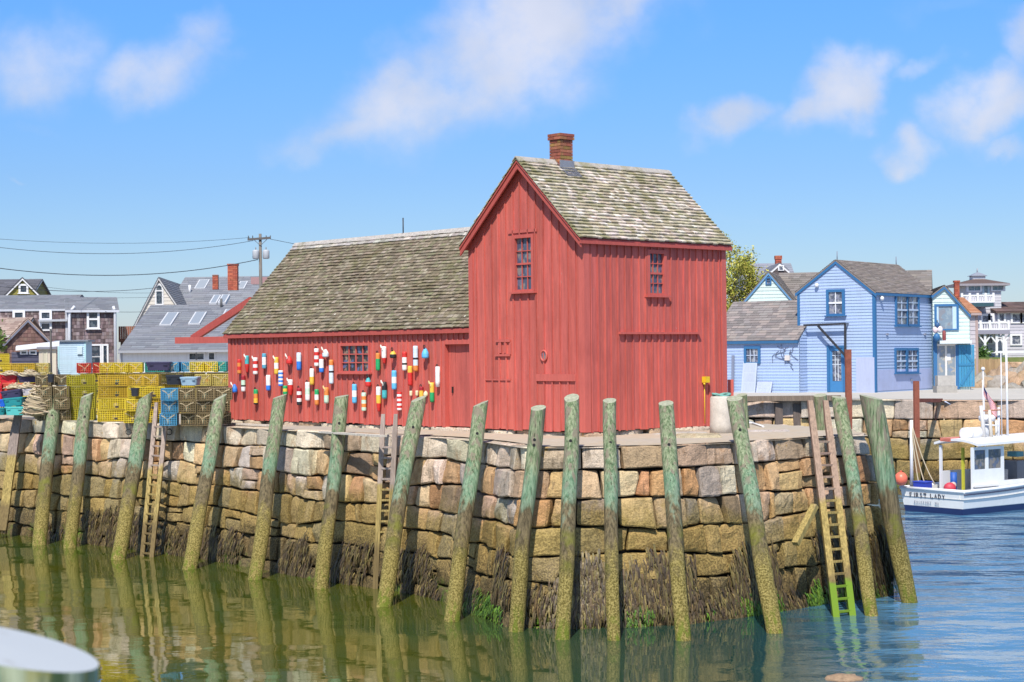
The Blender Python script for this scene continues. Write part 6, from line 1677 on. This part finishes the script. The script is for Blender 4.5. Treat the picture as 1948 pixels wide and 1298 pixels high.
def rail(x0, x1, yt, yb, Y, depth, name='balcony'):
    fr, w_ = front(x0, x1, Y, 0); za, zb = zpx(yt, Y, (x0 + x1) / 2), zpx(yb, Y, (x0 + x1) / 2); mb = MB(); sgn = 1
    fr.box(mb, 0, w_, za - .1, za, -.06, .06, WHITE); fr.box(mb, 0, w_, zb, zb + .1, -.06, .06, WHITE); u_ = 0
    while u_ < w_: fr.box(mb, u_, u_ + .09, zb + .1, za - .1, -.02, .02, (.66, .64, .68)); u_ += .16
    k = 0
    while k <= 4: fr.box(mb, lerp(0, w_ - .15, k / 4), lerp(.15, w_, k / 4), zb, za + .12, -.08, .08, WHITE); k += 1
    o = mb.build(name, m_house_trim, Qo); mb = MB(); fr.box(mb, -.02, w_ + .02, zb - .28, zb - .002, -depth, .1, (.28, .27, .33)); mb.build('balcony_floor', m_house_trim, o); return fr, w_, zb
rail(1829, 1893, 561, 576, 120.5, 3); fr, w_, zb = rail(1846, 1921, 613, 628, 119.5, 2.6)
mb = MB(); fr2, w2 = front(1850, 1892, 120.3, 0); fr2.box(mb, 0, w2, zpx(583, 120, 1870), zpx(576, 120, 1870), -2, 0, (.03, .08, .10)); mb.build('awning', m_house_trim, Qo)
for x in (1849, 1874, 1896, 1909):
    f_, _ = front(x - 2, x + 2, 119.6, 0); mb = MB(); f_.box(mb, 0, .15, TZ, zb - .25, -.08, .08, WHITE)
    for s in (-1, 1): mb.bar(f_.w(.07, zb - .9), f_.w(.07 + s * .45, zb - .3), .08, .1, f_.N, WHITE)
    mb.build('porch_post', m_house_trim, Qo)
mb = MB(); f_, w_ = front(1846, 1990, 119.2, 0); f_.box(mb, 0, w_, zpx(672, 119, 1900), zpx(668, 119, 1900), -.1, .05, WHITE); mb.build('porch_rail', m_house_trim, Qo)
# raised garden behind a plank fence and rocks
gx = [on_Y(x, 680, 112).x for x in (1846, 2080)]
zg = zpx(680, 112, 1900)
mb = MB(); mb.hexa([V((gx[0], 112, DK - .1)), V((gx[1], 112, DK - .1)), V((gx[1], 150, DK - .1)), V((gx[0], 150, DK - .1)), V((gx[0], 112, zg)), V((gx[1], 112, zg)), V((gx[1], 150, TZ + .1)), V((gx[0], 150, TZ + .1))]); tag(mb.build('terrain', rough_ground('garden_grass', (.12, .17, .04), (.16, .19, .06), (.26, .22, .12))), kind='structure')
f_, w_ = front(1854, 1900, 104, 0); mb = MB(); u_ = 0; zt = zpx(683, 104, 1878)
while u_ < w_: f_.box(mb, u_, u_ + .16, DK, zt + random.Random(int(u_ * 99)).uniform(-.04, .04), 0, .03, jit((.36, .25, .13), .12)); u_ += .17
o = thing('plank_fence', 'tan vertical plank fence below the towered house garden', 'fence', f_.w(w_ / 2, DK)); mb.build('boards', m_timber, o)
mb = MB(); f_.box(mb, 0, w_, zt - .4, zt - .3, -.05, -.001, (.3, .2, .1)); mb.build('rail', m_timber, o)
rp_ = Path([on_Y(1898, 690, 106).to_2d(), on_Y(2010, 690, 104).to_2d()]); mb = MB()
stone_wall(mb, rp_, DK, zpx(689, 106, 1920), random.Random(31), .08, wr=(.6, 1.2), hr=(.4, .6), cap=(.35, .4), fine=False, capcols=STONES)
o = thing('garden_wall', 'rough brown stone retaining wall right of the plank fence', 'wall', (rp_.p[0].x, rp_.p[0].y, DK)); mb.build('stones', m_stone_dry, o)
m_rock = stone_mat('shore_rock', tide=False)
rr = random.Random(14)
ROCKS = [(1875, 738, 98, 1.1, .55), (1905, 735, 97, .9, .6), (1938, 730, 96, 1.0, .8), (1890, 722, 100, .9, .5), (1922, 716, 100, 1.2, .7), (1955, 720, 98, 1.0, .9), (1868, 722, 100, .8, .5), (1945, 706, 102, 1.3, .8), (1905, 706, 103, 1.0, .6), (1985, 735, 95, 1.3, 1.1), (1862, 742, 96, .5, .35), (1925, 742, 94, .8, .35)]
RW_ = ['widest', 'flat', 'grey', 'small']
for k, (x, y, Y, a, h_) in enumerate(ROCKS):
    c = on_Y(x, y, Y); zc_ = c.z; c.z = DK; hh = max(h_, zc_ - DK + h_ * .6); mb = MB(); sd = V((rr.uniform(0, 50),) * 3)
    mb.ball(c, (a, a * .8, hh), 16, 10, jit(rr.choice([(.44, .31, .20), (.40, .29, .20), (.36, .33, .29), (.46, .33, .22)]), .1), f=lambda d: .85 + .45 * noise.noise(d * 1.6 + sd) + .15 * noise.noise(d * 4 + sd))
    place = 'at the plank fence foot' if x < 1900 else 'below the rough retaining wall'
    lay = 'in the low front row' if y > 728 else ('in the middle row' if y > 712 else 'in the top row')
    hue = ['broad', 'blunt', 'peaked', 'rounded', 'long', 'high', 'half hidden', 'bulky', 'sloping', 'steep edged', 'very small', 'low flat'][k]
    tag(mb.build('shore_rock', m_rock, None, c), f'{hue} tan boulder {place}, {lay}', 'boulder', 'boulders along the quay end')
# ------------------------------------------------------------------ tree behind the blue wing
def tree(name, label, base, h, n_limb, leafn, cols, seed, spread, leaf=.12):
    r = random.Random(seed); o = thing(name, label, 'tree', base); mb = MB(); tips = []
    def grow(p, d, ln, rad, lev):
        pts = [p]; rads = [rad]; q = p.copy(); dd = d.copy()
        for i in range(5):
            dd = (dd + V((r.gauss(0, .16), r.gauss(0, .16), r.gauss(.04, .1)))).normalized(); q = q + dd * ln / 5; pts.append(q.copy()); rads.append(rad * (1 - .14 * (i + 1)))
            if lev >= 2: tips.append((q.copy(), lev))
        mb.tube(pts, rads, 6, (.13, .10, .07))
        if lev < 4:
            for k in range(n_limb if lev else n_limb + 2):
                a = (k / (n_limb + 2) * 6.28 + r.uniform(-.4, .4)) if lev == 0 else r.uniform(0, 6.28); tilt = r.uniform(.35, .8) if lev == 0 else r.uniform(.4, 1.0); st = pts[r.randint(2, 5)]
                s1 = dd.cross(V((math.cos(a), math.sin(a), .2))).normalized()
                grow(st, (dd * math.cos(tilt) + s1 * math.sin(tilt) * spread).normalized(), ln * r.uniform(.55, .8), rad * .5, lev + 1)
    grow(V(base), V((.05, 0, 1)), h * .38, h * .026, 0)
    mb.build('trunk', M('bark', None, .9, var=.3, scale=12, bmp=.4), o)
    def pick(r):
        p, lev = r.choice(tips); return p + V((r.gauss(0, .22), r.gauss(0, .22), r.gauss(-.06, .22)))
    leafy('crown', o, pick, leafn, leaf, cols, r, m_leaf); return o
c = on_Y(1418, 600, 106); tree('willow_tree', 'tall loose tree with young yellow green leaves behind the blue wing', (c.x, c.y, DK), 11.6, 3, 24000, [(.34, .35, .04), (.42, .40, .06), (.26, .29, .035), (.46, .41, .08)], 12, .9, .078)
# ------------------------------------------------------------------ quay furniture
m_rust = M('rusty_steel', None, .85, var=.3, scale=5, bmp=.3)
def steel_post(x, ytop, ybot, Y, wpx, label):
    c = on_Y(x, ybot, Y); w_ = wpx / FPX * Y / 2; zt = on_Y(x, ytop, Y).z; o = thing('steel_post', label, 'post', (c.x, c.y, -.5), 0, 'rusty steel posts before the quay'); mb = MB()
    segs = [(-.8, 1.2, (.17, .13, .04)), (1.2, 2.6, (.20, .11, .05)), (2.6, zt, (.25, .075, .045))]
    for a, b_, col in segs:
        mb.box((c.x - w_, c.y - w_, a), (c.x + w_, c.y - w_ * .7, b_), col); mb.box((c.x - w_, c.y + w_ * .7, a), (c.x + w_, c.y + w_, b_), col); mb.box((c.x - w_ * .2, c.y - w_ * .695, a), (c.x + w_ * .2, c.y + w_ * .695, b_), tuple(v * .8 for v in col))
    mb.build('beam', m_rust, o); return o, c, zt, w_
steel_post(1615, 665, 815, 70, 11, 'tall rusty steel post in front of the blue door')
o, c, zt, w_ = steel_post(1745, 725, 915, 70, 10, 'shorter rusty steel post in front of the quay capstones, beside the boat')
mb = MB(); b_ = on_Y(1790, 762, 73.2); mb.bar((c.x, c.y, zpx(762, 70, 1745)), b_, .16, .16, None, (.2, .06, .04)); mb.build('brace', m_rust, o)
# timber cap and fenders on the far wall
a, b_ = on_Y(1392, 759, 76.6), on_Y(1600, 757, 75.6); mb = MB(); mb.bar(a, b_, .3, .22, V((0, 1, 0)), (.20, .15, .11)); tag(mb.build('wall_beam', m_timber, None, a), 'long brown timber beam along the far wall top left of the rusty post', 'beam')
for x, lab in ((1481, 'left of the two short brown fender posts on the far wall'), (1515, 'right of the two short brown fender posts on the far wall')):
    a = on_Y(x, 768, 76.4); mb = MB(); mb.box((a.x - .16, a.y - .15, 1), (a.x + .16, a.y + .15, a.z), (.13, .10, .085)); tag(mb.build('fender_post', m_timber, None, V((a.x, a.y, 1))), lab, 'post', 'fender posts on the far wall')
mb = MB(); a, b_ = on_z(1420, 801, DK + .08), on_z(1452, 812, DK + .05); mb.tube([a, b_], .03, 6, (.7, .7, .72)); mb.tube([a.lerp(b_, .4), a.lerp(b_, .4) + V((-.35, .1, .02))], .03, 6, (.7, .7, .72)); tag(mb.build('white_pipe', m_house_trim, None, a), 'white pipe lying on the pier behind the stone bollard', 'pipe')
for (x, y, w_, lab) in ((1440, 822, .9, 'flat grey stone slab near the back edge of the pier'), (1290, 826, .8, 'flat stone slab at the foot of the right red wall'), (1318, 833, .7, 'yellowish flat slab at the foot of the right red wall')):
    c = on_z(x, y, DK + .02); mb = MB(); fn = lambda s, z, o: V((c.x + s, c.y - z * .5, DK + .1 + o * .6)); stone(mb, fn, [(-w_, -.5), (w_, -.5), (w_, .5), (-w_, .5)][::-1] if False else [(-w_, .6), (w_, .6), (w_, -.6), (-w_, -.6)], .15, jit((.50, .42, .28) if 'yellow' in lab else (.45, .42, .38), .1), random.Random(x), rad=.1, amp=.02)
    tag(mb.build('stone_slab', m_stone_dry, None, c), lab, 'slab', 'loose slabs on the pier')
# ------------------------------------------------------------------ moored lobster boat
BA = V((.8, .6, 0)); BB = V((-.6, .8, 0)); BO = V((16.55, 64.3, 0)); BM = 3.0
m_hull = M('hull_paint', None, .3, var=.05, scale=3, bmp=.03)
m_gel = M('white_gelcoat', None, .35, var=.05, scale=4, bmp=.03)
m_bglass = glass_mat('boat_glass', (.10, .11, .12), (.22, .20, .18))
def bp(a, b, z): return BO + BA * a + BB * b + Z * z
boat = thing('lobster_boat', 'white lobster boat with dark blue waterline moored stern on at the quay', 'boat', bp(3, BM / 2, 0))
mb = MB(); LEN = 9.5; NS = 16; rows = []
sheer = lambda t: .88 + .8 * t ** 2.2
half = lambda t: BM / 2 * (1 - max(0, (t - .35) / .65) ** 2.3)
zs = [(-.35, .72), (.0, .90), (.23, .93), (.25, .935), (.55, .97), (1, 1.0)]
for i in range(NS + 1):
    t = i / NS; a = t * LEN; ring = []
    for side in (1, -1):
        pts = []
        for j, (zz, k) in enumerate(zs):
            z = zz if j < 4 else lerp(.25, sheer(t), (j - 3) / 2); rk = max(0, z) * .25 * t
            kk = lerp(k, 1, 0) * (1 - .12 * t * (1 - j / 5))
            pts.append(bp(a + rk - .10 * z * (1 - t), BM / 2 - side * half(t) * kk, z))
        ring.append(pts)
    rows.append(ring)
BLK = (.02, .035, .12); WH = (.80, .81, .80)
for i in range(NS):
    for s in (0, 1):
        for j in range(5):
            col = BLK if j < 2 else WH
            q = [rows[i][s][j], rows[i + 1][s][j], rows[i + 1][s][j + 1], rows[i][s][j + 1]]
            mb.face(q if s == 0 else q[::-1], col, 0, False)
for j in range(5):
    mb.face([rows[0][1][j], rows[0][0][j], rows[0][0][j + 1], rows[0][1][j + 1]], BLK if j < 2 else WH)
mb.build('hull', m_hull, boat)
mb = MB()                                                     # rubbing strake, cap rail
for s in (0, 1):
    pts = [rows[i][s][5] for i in range(NS + 1)]; mb.tube(pts, .06, 8, (.78, .79, .80))
    mb.tube([p - Z * .12 for p in pts], .025, 6, (.05, .05, .10))
mb.tube([rows[0][0][5], rows[0][1][5]], .06, 8, (.78, .79, .80)); mb.build('cap_rail', m_gel, boat)
mb = MB()
for i in range(NS):
    mb.face([rows[i][0][5] - Z * .3, rows[i + 1][0][5] - Z * .3, rows[i + 1][1][5] - Z * .3, rows[i][1][5] - Z * .3], (.55, .53, .50))
    for s in (0, 1):
        p, q = rows[i][s][5], rows[i + 1][s][5]; inn = BB * (.22 if s == 0 else -.22)
        mb.face([p, q, q + inn, p + inn] if s == 0 else [q, p, p + inn, q + inn], (.76, .76, .75))
        mb.face([p + inn, q + inn, q + inn - Z * .3, p + inn - Z * .3], (.7, .7, .68))
mb.build('deck', m_gel, boat)
# name on the transom: serif letters cut from strokes
tr = Frame(rows[0][1][4], (rows[0][0][4] - rows[0][1][4]), V((0, 0, 0)) - BA)
tr = Frame(bp(-.06, BM - .0, 0), -BB, -BA)
def letters(txt, x, z, h, w, gap, col, name, serif=True, th=.022):
    S = {'F': [((0, 0), (0, 1)), ((0, 1), (.8, 1)), ((0, .52), (.6, .52))], 'I': [((.25, 0), (.25, 1))], 'R': [((0, 0), (0, 1)), ((0, 1), (.6, 1)), ((.6, 1), (.75, .78)), ((.75, .78), (.6, .54)), ((.6, .54), (0, .52)), ((.35, .52), (.85, 0))],
         'S': [((.75, .85), (.5, 1)), ((.5, 1), (.2, 1)), ((.2, 1), (.05, .8)), ((.05, .8), (.7, .3)), ((.7, .3), (.6, .05)), ((.6, .05), (.3, 0)), ((.3, 0), (0, .15))], 'T': [((.4, 0), (.4, 1)), ((0, 1), (.8, 1)), ((0, 1), (0, .85)), ((.8, 1), (.8, .85))],
         'L': [((0, 0), (0, 1)), ((0, 0), (.75, 0)), ((.75, 0), (.75, .18))], 'A': [((0, 0), (.42, 1)), ((.42, 1), (.85, 0)), ((.18, .36), (.68, .36))], 'D': [((0, 0), (0, 1)), ((0, 1), (.5, 1)), ((.5, 1), (.8, .7)), ((.8, .7), (.8, .3)), ((.8, .3), (.5, 0)), ((.5, 0), (0, 0))],
         'Y': [((.4, 0), (.4, .5)), ((.4, .5), (0, 1)), ((.4, .5), (.8, 1))], 'O': [((.1, .3), (.1, .7)), ((.1, .7), (.4, 1)), ((.4, 1), (.7, .7)), ((.7, .7), (.7, .3)), ((.7, .3), (.4, 0)), ((.4, 0), (.1, .3))],
         'C': [((.75, .8), (.5, 1)), ((.5, 1), (.1, .7)), ((.1, .7), (.1, .3)), ((.1, .3), (.5, 0)), ((.5, 0), (.75, .2))], 'K': [((0, 0), (0, 1)), ((0, .45), (.7, 1)), ((.25, .6), (.75, 0))], 'P': [((0, 0), (0, 1)), ((0, 1), (.6, 1)), ((.6, 1), (.75, .77)), ((.75, .77), (.6, .5)), ((.6, .5), (0, .5))],
         'M': [((0, 0), (0, 1)), ((0, 1), (.45, .3)), ((.45, .3), (.9, 1)), ((.9, 1), (.9, 0))]}
    mb = MB()
    for chx in txt:
        if chx != ' ':
            for k, (p, q) in enumerate(S[chx]):
                lift = .072 + .0012 * k - .10 * z
                vert = abs(p[0] - q[0]) < .01
                a, b_ = V((x + p[0] * w, z + p[1] * h)), V((x + q[0] * w, z + q[1] * h))
                mb.bar(tr.w(a.x, a.y, lift - .06 + .10 * a.y), tr.w(b_.x, b_.y, lift - .06 + .10 * b_.y), .01, th * (1.3 if vert else .75), tr.N, col)
                if serif and vert:
                    for e in (p, q):
                        c_ = V((x + e[0] * w, z + e[1] * h)); mb.bar(tr.w(c_.x - w * .16, c_.y, lift - .057 + .1 * c_.y), tr.w(c_.x + w * .16, c_.y, lift - .057 + .1 * c_.y), .01, th * .6, tr.N, col)
        x += (w + gap) * (.62 if chx == 'I' else (.7 if chx == ' ' else 1))
    mb.build(name, M('sign_lettering', None, .5, var=.02, bmp=0), boat)
letters('FIRST LADY', .45, .56, .155, .125, .06, (.03, .03, .05), 'boat_name')
letters('ROCKPORT  MA', .66, .33, .09, .065, .04, (.30, .31, .36), 'port_name', False, .013)
mb = MB(); tr.box(mb, .3, 2.55, .27, .9, .012 + 0, .020, (.74, .74, .74)) if False else None
# wheelhouse
fr_s = Frame(bp(0, .35, 0), BA, -BB)          # starboard side frame
HB = 1.02; HT = 2.5
a0, a1 = .8, 2.7
mb = MB(); win = [(a0 + .16, a0 + .8, 1.62, 2.34), (a0 + .98, a0 + 1.72, 1.62, 2.34)]
def panel(fr, ua, ub, za, zb, holes, o0, o1, col):
    cuts = sorted({ua, ub, *[h[0] for h in holes], *[h[1] for h in holes]})
    for a, b_ in zip(cuts, cuts[1:]):
        m_ = (a + b_) / 2; lo = za
        for h_ in [h for h in holes if h[0] < m_ < h[1]]:
            fr.box(mb, a, b_, lo, h_[2], o0, o1, col); lo = h_[3]
        fr.box(mb, a, b_, lo, zb, o0, o1, col)
panel(fr_s, a0, a1, .75, HT - .05, win, -.05, 0, (.78, .79, .79))
fr_p = Frame(bp(0, 2.0, 0), BA, BB)
panel(fr_p, a0 + .3, 6.2, .75, 1.5, [], -.05, 0, (.70, .71, .72))
fw_ = Frame(bp(6.2, 0, 0), BB, -BA); panel(fw_, .35, 2.0, .75, HT - .05, [(.5, 1.1, 1.7, 2.3), (1.25, 1.85, 1.7, 2.3)], -.05, 0, (.70, .71, .72))
panel(fr_s, a1, 6.2, .75, 1.15, [], -.05, 0, (.78, .79, .79))
mb.build('wheelhouse', m_gel, boat)
mb = MB()
for w_ in win: fr_s.box(mb, w_[0] + .005, w_[1] - .005, w_[2] + .005, w_[3] - .005, -.035, -.02)
mb.build('window_glass', m_bglass, boat)
for (a, b_) in ((1.0, 1.95), (.35, .4), (4.3, .4), (6.15, .4), (6.15, 1.95), (3.3, 1.95)):
    if (a, b_) == (.35, .4): continue
    mb = MB(); mb.bar(bp(a, b_, .7), bp(a, b_, HT - .02), .09, .09, BA, (.75, .76, .78)); mb.build('post', m_gel, boat)
mb = MB(); n = 8; top = []; 
for i in range(n + 1):
    b_ = lerp(.1, 2.15, i / n); cr = .16 * (1 - (2 * i / n - 1) ** 2); top.append((b_, HT + cr))
for (b0, z0), (b1, z1) in zip(top, top[1:]):
    mb.hexa([bp(.85, b0, z0), bp(6.6, b0, z0 + .1), bp(6.6, b1, z1 + .1), bp(.85, b1, z1), bp(.85, b0, z0 + .09), bp(6.6, b0, z0 + .19), bp(6.6, b1, z1 + .19), bp(.85, b1, z1 + .09)], (.80, .80, .80))
mb.build('cabin_roof', m_gel, boat)
mb = MB(); fr_s.box(mb, a0 + .05, a0 + 1.5, .98, 1.06, 0, .12, (.7, .7, .7)); mb.build('side_shelf', m_gel, boat)
# gear in the cockpit and wheelhouse
def gear(name, lab, cat, fn, mat=None):
    mb = MB(); c = fn(mb); tag(mb.build(name, mat or m_house_trim, None, c), lab, cat)
def g1(mb): c = bp(1.3, 1.6, .7); mb.tube([c, c + Z * .75], .13, 12, (.02, .10, .42)); return c
gear('fuel_drum', 'blue drum standing inside the boat by the white post', 'drum', g1)
def g2f(mb): c = bp(1.3, 1.15, .75); mb.bar(c, c + Z * 1.65, .09, .09, BA, (.52, .52, .05)); return c
gear('yellow_board', 'upright yellow board beside the boat wheelhouse panel', 'board', g2f)
def g3(mb): c = bp(.7, 1.3, .9); mb.ball(c, (.24, .2, .22), 10, 7, (.55, .05, .08)); mb.ball(c + BA * .2 + Z * .1, .13, 8, 6, (.55, .45, .4)); return c
gear('red_bag', 'red bag lying in the boat by the blue drum', 'bag', g3)
def g4(mb): c = bp(.18, 2.15, 1.0); mb.obox(c, BA * .2, BB * .28, Z * .12, (.03, .06, .42)); mb.obox(c + Z * .13, BA * .22, BB * .3, Z * .02, (.04, .08, .5)); return c
gear('blue_box', 'small blue box on the boat stern rail', 'box', g4)
def g5(mb): c = bp(3.4, 1.6, 1.1); mb.obox(c, BA * .7, BB * .35, Z * .35, (.45, .43, .42)); mb.obox(c + Z * .45 + BA * .2, BA * .25, BB * .2, Z * .12, (.3, .35, .08)); mb.ball(c + Z * .5 - BA * .4, .16, 8, 6, (.05, .06, .09)); return c
gear('gear_bench', 'grey gear bench loaded with small tackle inside the boat', 'bench', g5)
def g6(mb): c = bp(4.9, 1.5, 1.3); mb.obox(c, BA * .3, BB * .3, Z * .45, (.22, .23, .26)); mb.obox(c + Z * .7, BA * .22, BB * .22, Z * .1, (.10, .28, .33)); return c
gear('console', 'dark control console inside the boat wheelhouse', 'console', g6)
c = on_Y(1714, 911, 66.3); mb = MB(); rb = 12.5 / FPX * 66.3; mb.ball(c, (rb, rb, rb * 1.05), 20, 14, (.78, .17, .10)); mb.tube([c + Z * rb, c + Z * (rb + .06)], .05, 8, (.6, .1, .06)); o = mb.build('fender_ball', M('fender_vinyl', None, .4, var=.05, bmp=0), None, c); tag(o, 'round orange fender ball on the boat stern corner', 'fender')
# roof fittings
RZ = HT + .2
def roof_part(name, fn, mat=None): mb = MB(); fn(mb); mb.build(name, mat or m_gel, boat)
def raft(mb):
    c = bp(1.9, 1.1, RZ + .22); mb.tube([c - BA * .65, c - BA * .6, c + BA * .6, c + BA * .65], [.16, .23, .23, .16], 14, (.80, .80, .80))
    for s in (-.35, .35): mb.tube([c + BA * (s - .03), c + BA * (s + .03)], .238, 14, (.6, .6, .62))
roof_part('raft_canister', raft)
def radar(mb): c = bp(3.0, 1.35, RZ + .75); mb.lathe([(.26, -.12), (.32, -.06), (.32, .06), (.24, .13)], 16, c, col=(.78, .78, .80)); mb.tube([c - Z * .9, c - Z * .1], .08, 8, (.7, .7, .72))
roof_part('radar_dome', radar)
def tub(mb): c = bp(1.35, 1.6, RZ + .0); mb.obox(c, BA * .5, BB * .25, Z * .07, (.70, .22, .16))
roof_part('roof_hatch', tub)
for (x0, y0, x1, y1, a, rad, col) in ((1866, 772, 1873, 832, 1.5, .085, (.62, .60, .58)), (1882, 780, 1886, 832, 1.9, .075, (.62, .58, .52)), (1900, 775, 1899, 838, 2.3, .06, (.66, .66, .68)), (1914, 650, 1917, 838, 2.7, .045, (.80, .80, .82)), (1904, 670, 1906, 838, 2.6, .022, (.72, .72, .74)), (1895, 800, 1897, 838, 2.4, .07, (.66, .64, .6))):
    Yb = bp(a, 1.4, 0).y; p, q = on_Y(x0, y0, Yb), on_Y(x1, y1, Yb); q = q - Z * .12
    def f_(mb, p=p, q=q, rad=rad, col=col): mb.tube([q, p], [rad, rad * .8], 8, col)
    roof_part('mast' if rad > .05 else 'antenna', f_)
def xb(mb): Yb = bp(1.9, 1.4, 0).y; mb.tube([on_Y(1868, 782, Yb), on_Y(1904, 780, Yb)], .03, 6, (.45, .2, .12)); mb.tube([on_Y(1872, 808, Yb), on_Y(1900, 810, Yb)], .03, 6, (.72, .72, .74))
roof_part('crossbar', xb)
def pp(mb): p, q = on_Y(1799, 800, 66.0), bp(.2, BM - .3, .7); mb.tube([q, V((q.x + .02, q.y, p.z))], [.07, .06], 8, (.74, .75, .78))
roof_part('davit_post', pp)
def glines(mb):
    t = bp(.2, BM - .3, 0); t = V((t.x, t.y, on_Y(1799, 802, 66).z))
    for e in ((.15, 2.3, 1.0), (.25, 2.1, 1.05), (.6, 1.9, 1.0)):
        q = bp(*e); mb.tube([t.lerp(q, k / 8) + Z * (-.25 * 4 * (k / 8) * (1 - k / 8)) for k in range(9)], .022, 5, (.55, .46, .32))
mbx = MB(); glines(mbx); tag(mbx.build('hauling_rope', m_rope, None, bp(.2, BM - .3, 1)), 'tan ropes hanging from the white post at the boat stern', 'rope')
# rope bights on the quay wall
for k, (pts, col, lab) in enumerate((([(1783, 765), (1780, 800), (1782, 850), (1778, 880)], (.25, .10, .06), 'rusty chain hanging down the quay wall left of the boat'), ([(1785, 764), (1797, 768), (1796, 800), (1790, 850), (1780, 905)], (.52, .44, .30), 'tan mooring rope from the quay edge down to the boat stern'), ([(1797, 764), (1810, 770), (1811, 800), (1806, 830)], (.48, .52, .66), 'pale blue mooring rope hanging over the quay edge'))):
    P_ = [on_Y(x, y, 73.2 - .2 * k) for x, y in pts]; mb = MB(); mb.tube(P_, .035, 6, col); tag(mb.build('mooring_line', m_rope, None, P_[0]), lab, 'rope')
# flag on a staff
Yf = 67.5; p0, p1 = on_Y(1869, 728, Yf), on_Y(1873, 800, Yf); fl_o = thing('flag', 'small striped red white and blue flag drooping on a staff behind the boat', 'flag', p1)
mb = MB(); mb.tube([p1 - Z * 1.2, p0 + Z * .1], .02, 6, (.7, .7, .72)); mb.build('staff', m_house_trim, fl_o)
mb = MB(); nxs, nys = 10, 13; w_, h_ = 1.0, .62
def fp(i, j):
    u_, v_ = i / nxs, j / nys; base = p0.lerp(p1, (1 - v_) * .30 + .02)
    return base + V((.45, -.05, -.85)).normalized() * w_ * u_ + V((.05 * math.sin(u_ * 7 + v_ * 2), .10 * math.sin(u_ * 9 + v_), 0))
for i in range(nxs):
    for j in range(nys):
        col = (.60, .06, .09) if j % 2 == 0 else (.75, .75, .76)
        if i < 4 and j >= 6: col = (.03, .05, .25)
        mb.face([fp(i, j), fp(i + 1, j), fp(i + 1, j + 1), fp(i, j + 1)], col, 0, True)
mb.build('cloth', M('flag_cloth', None, .8, var=.03, bmp=0), fl_o)
# second thin mast and mooring whip
p, q = on_Y(1870, 702, 69.5), on_Y(1876, 905, 69.5); mb = MB(); mb.tube([q, p], .03, 6, (.6, .6, .62)); mb.ball(p, .08, 8, 6, (.75, .75, .75)); mb.build('whip_antenna', m_gel, boat)
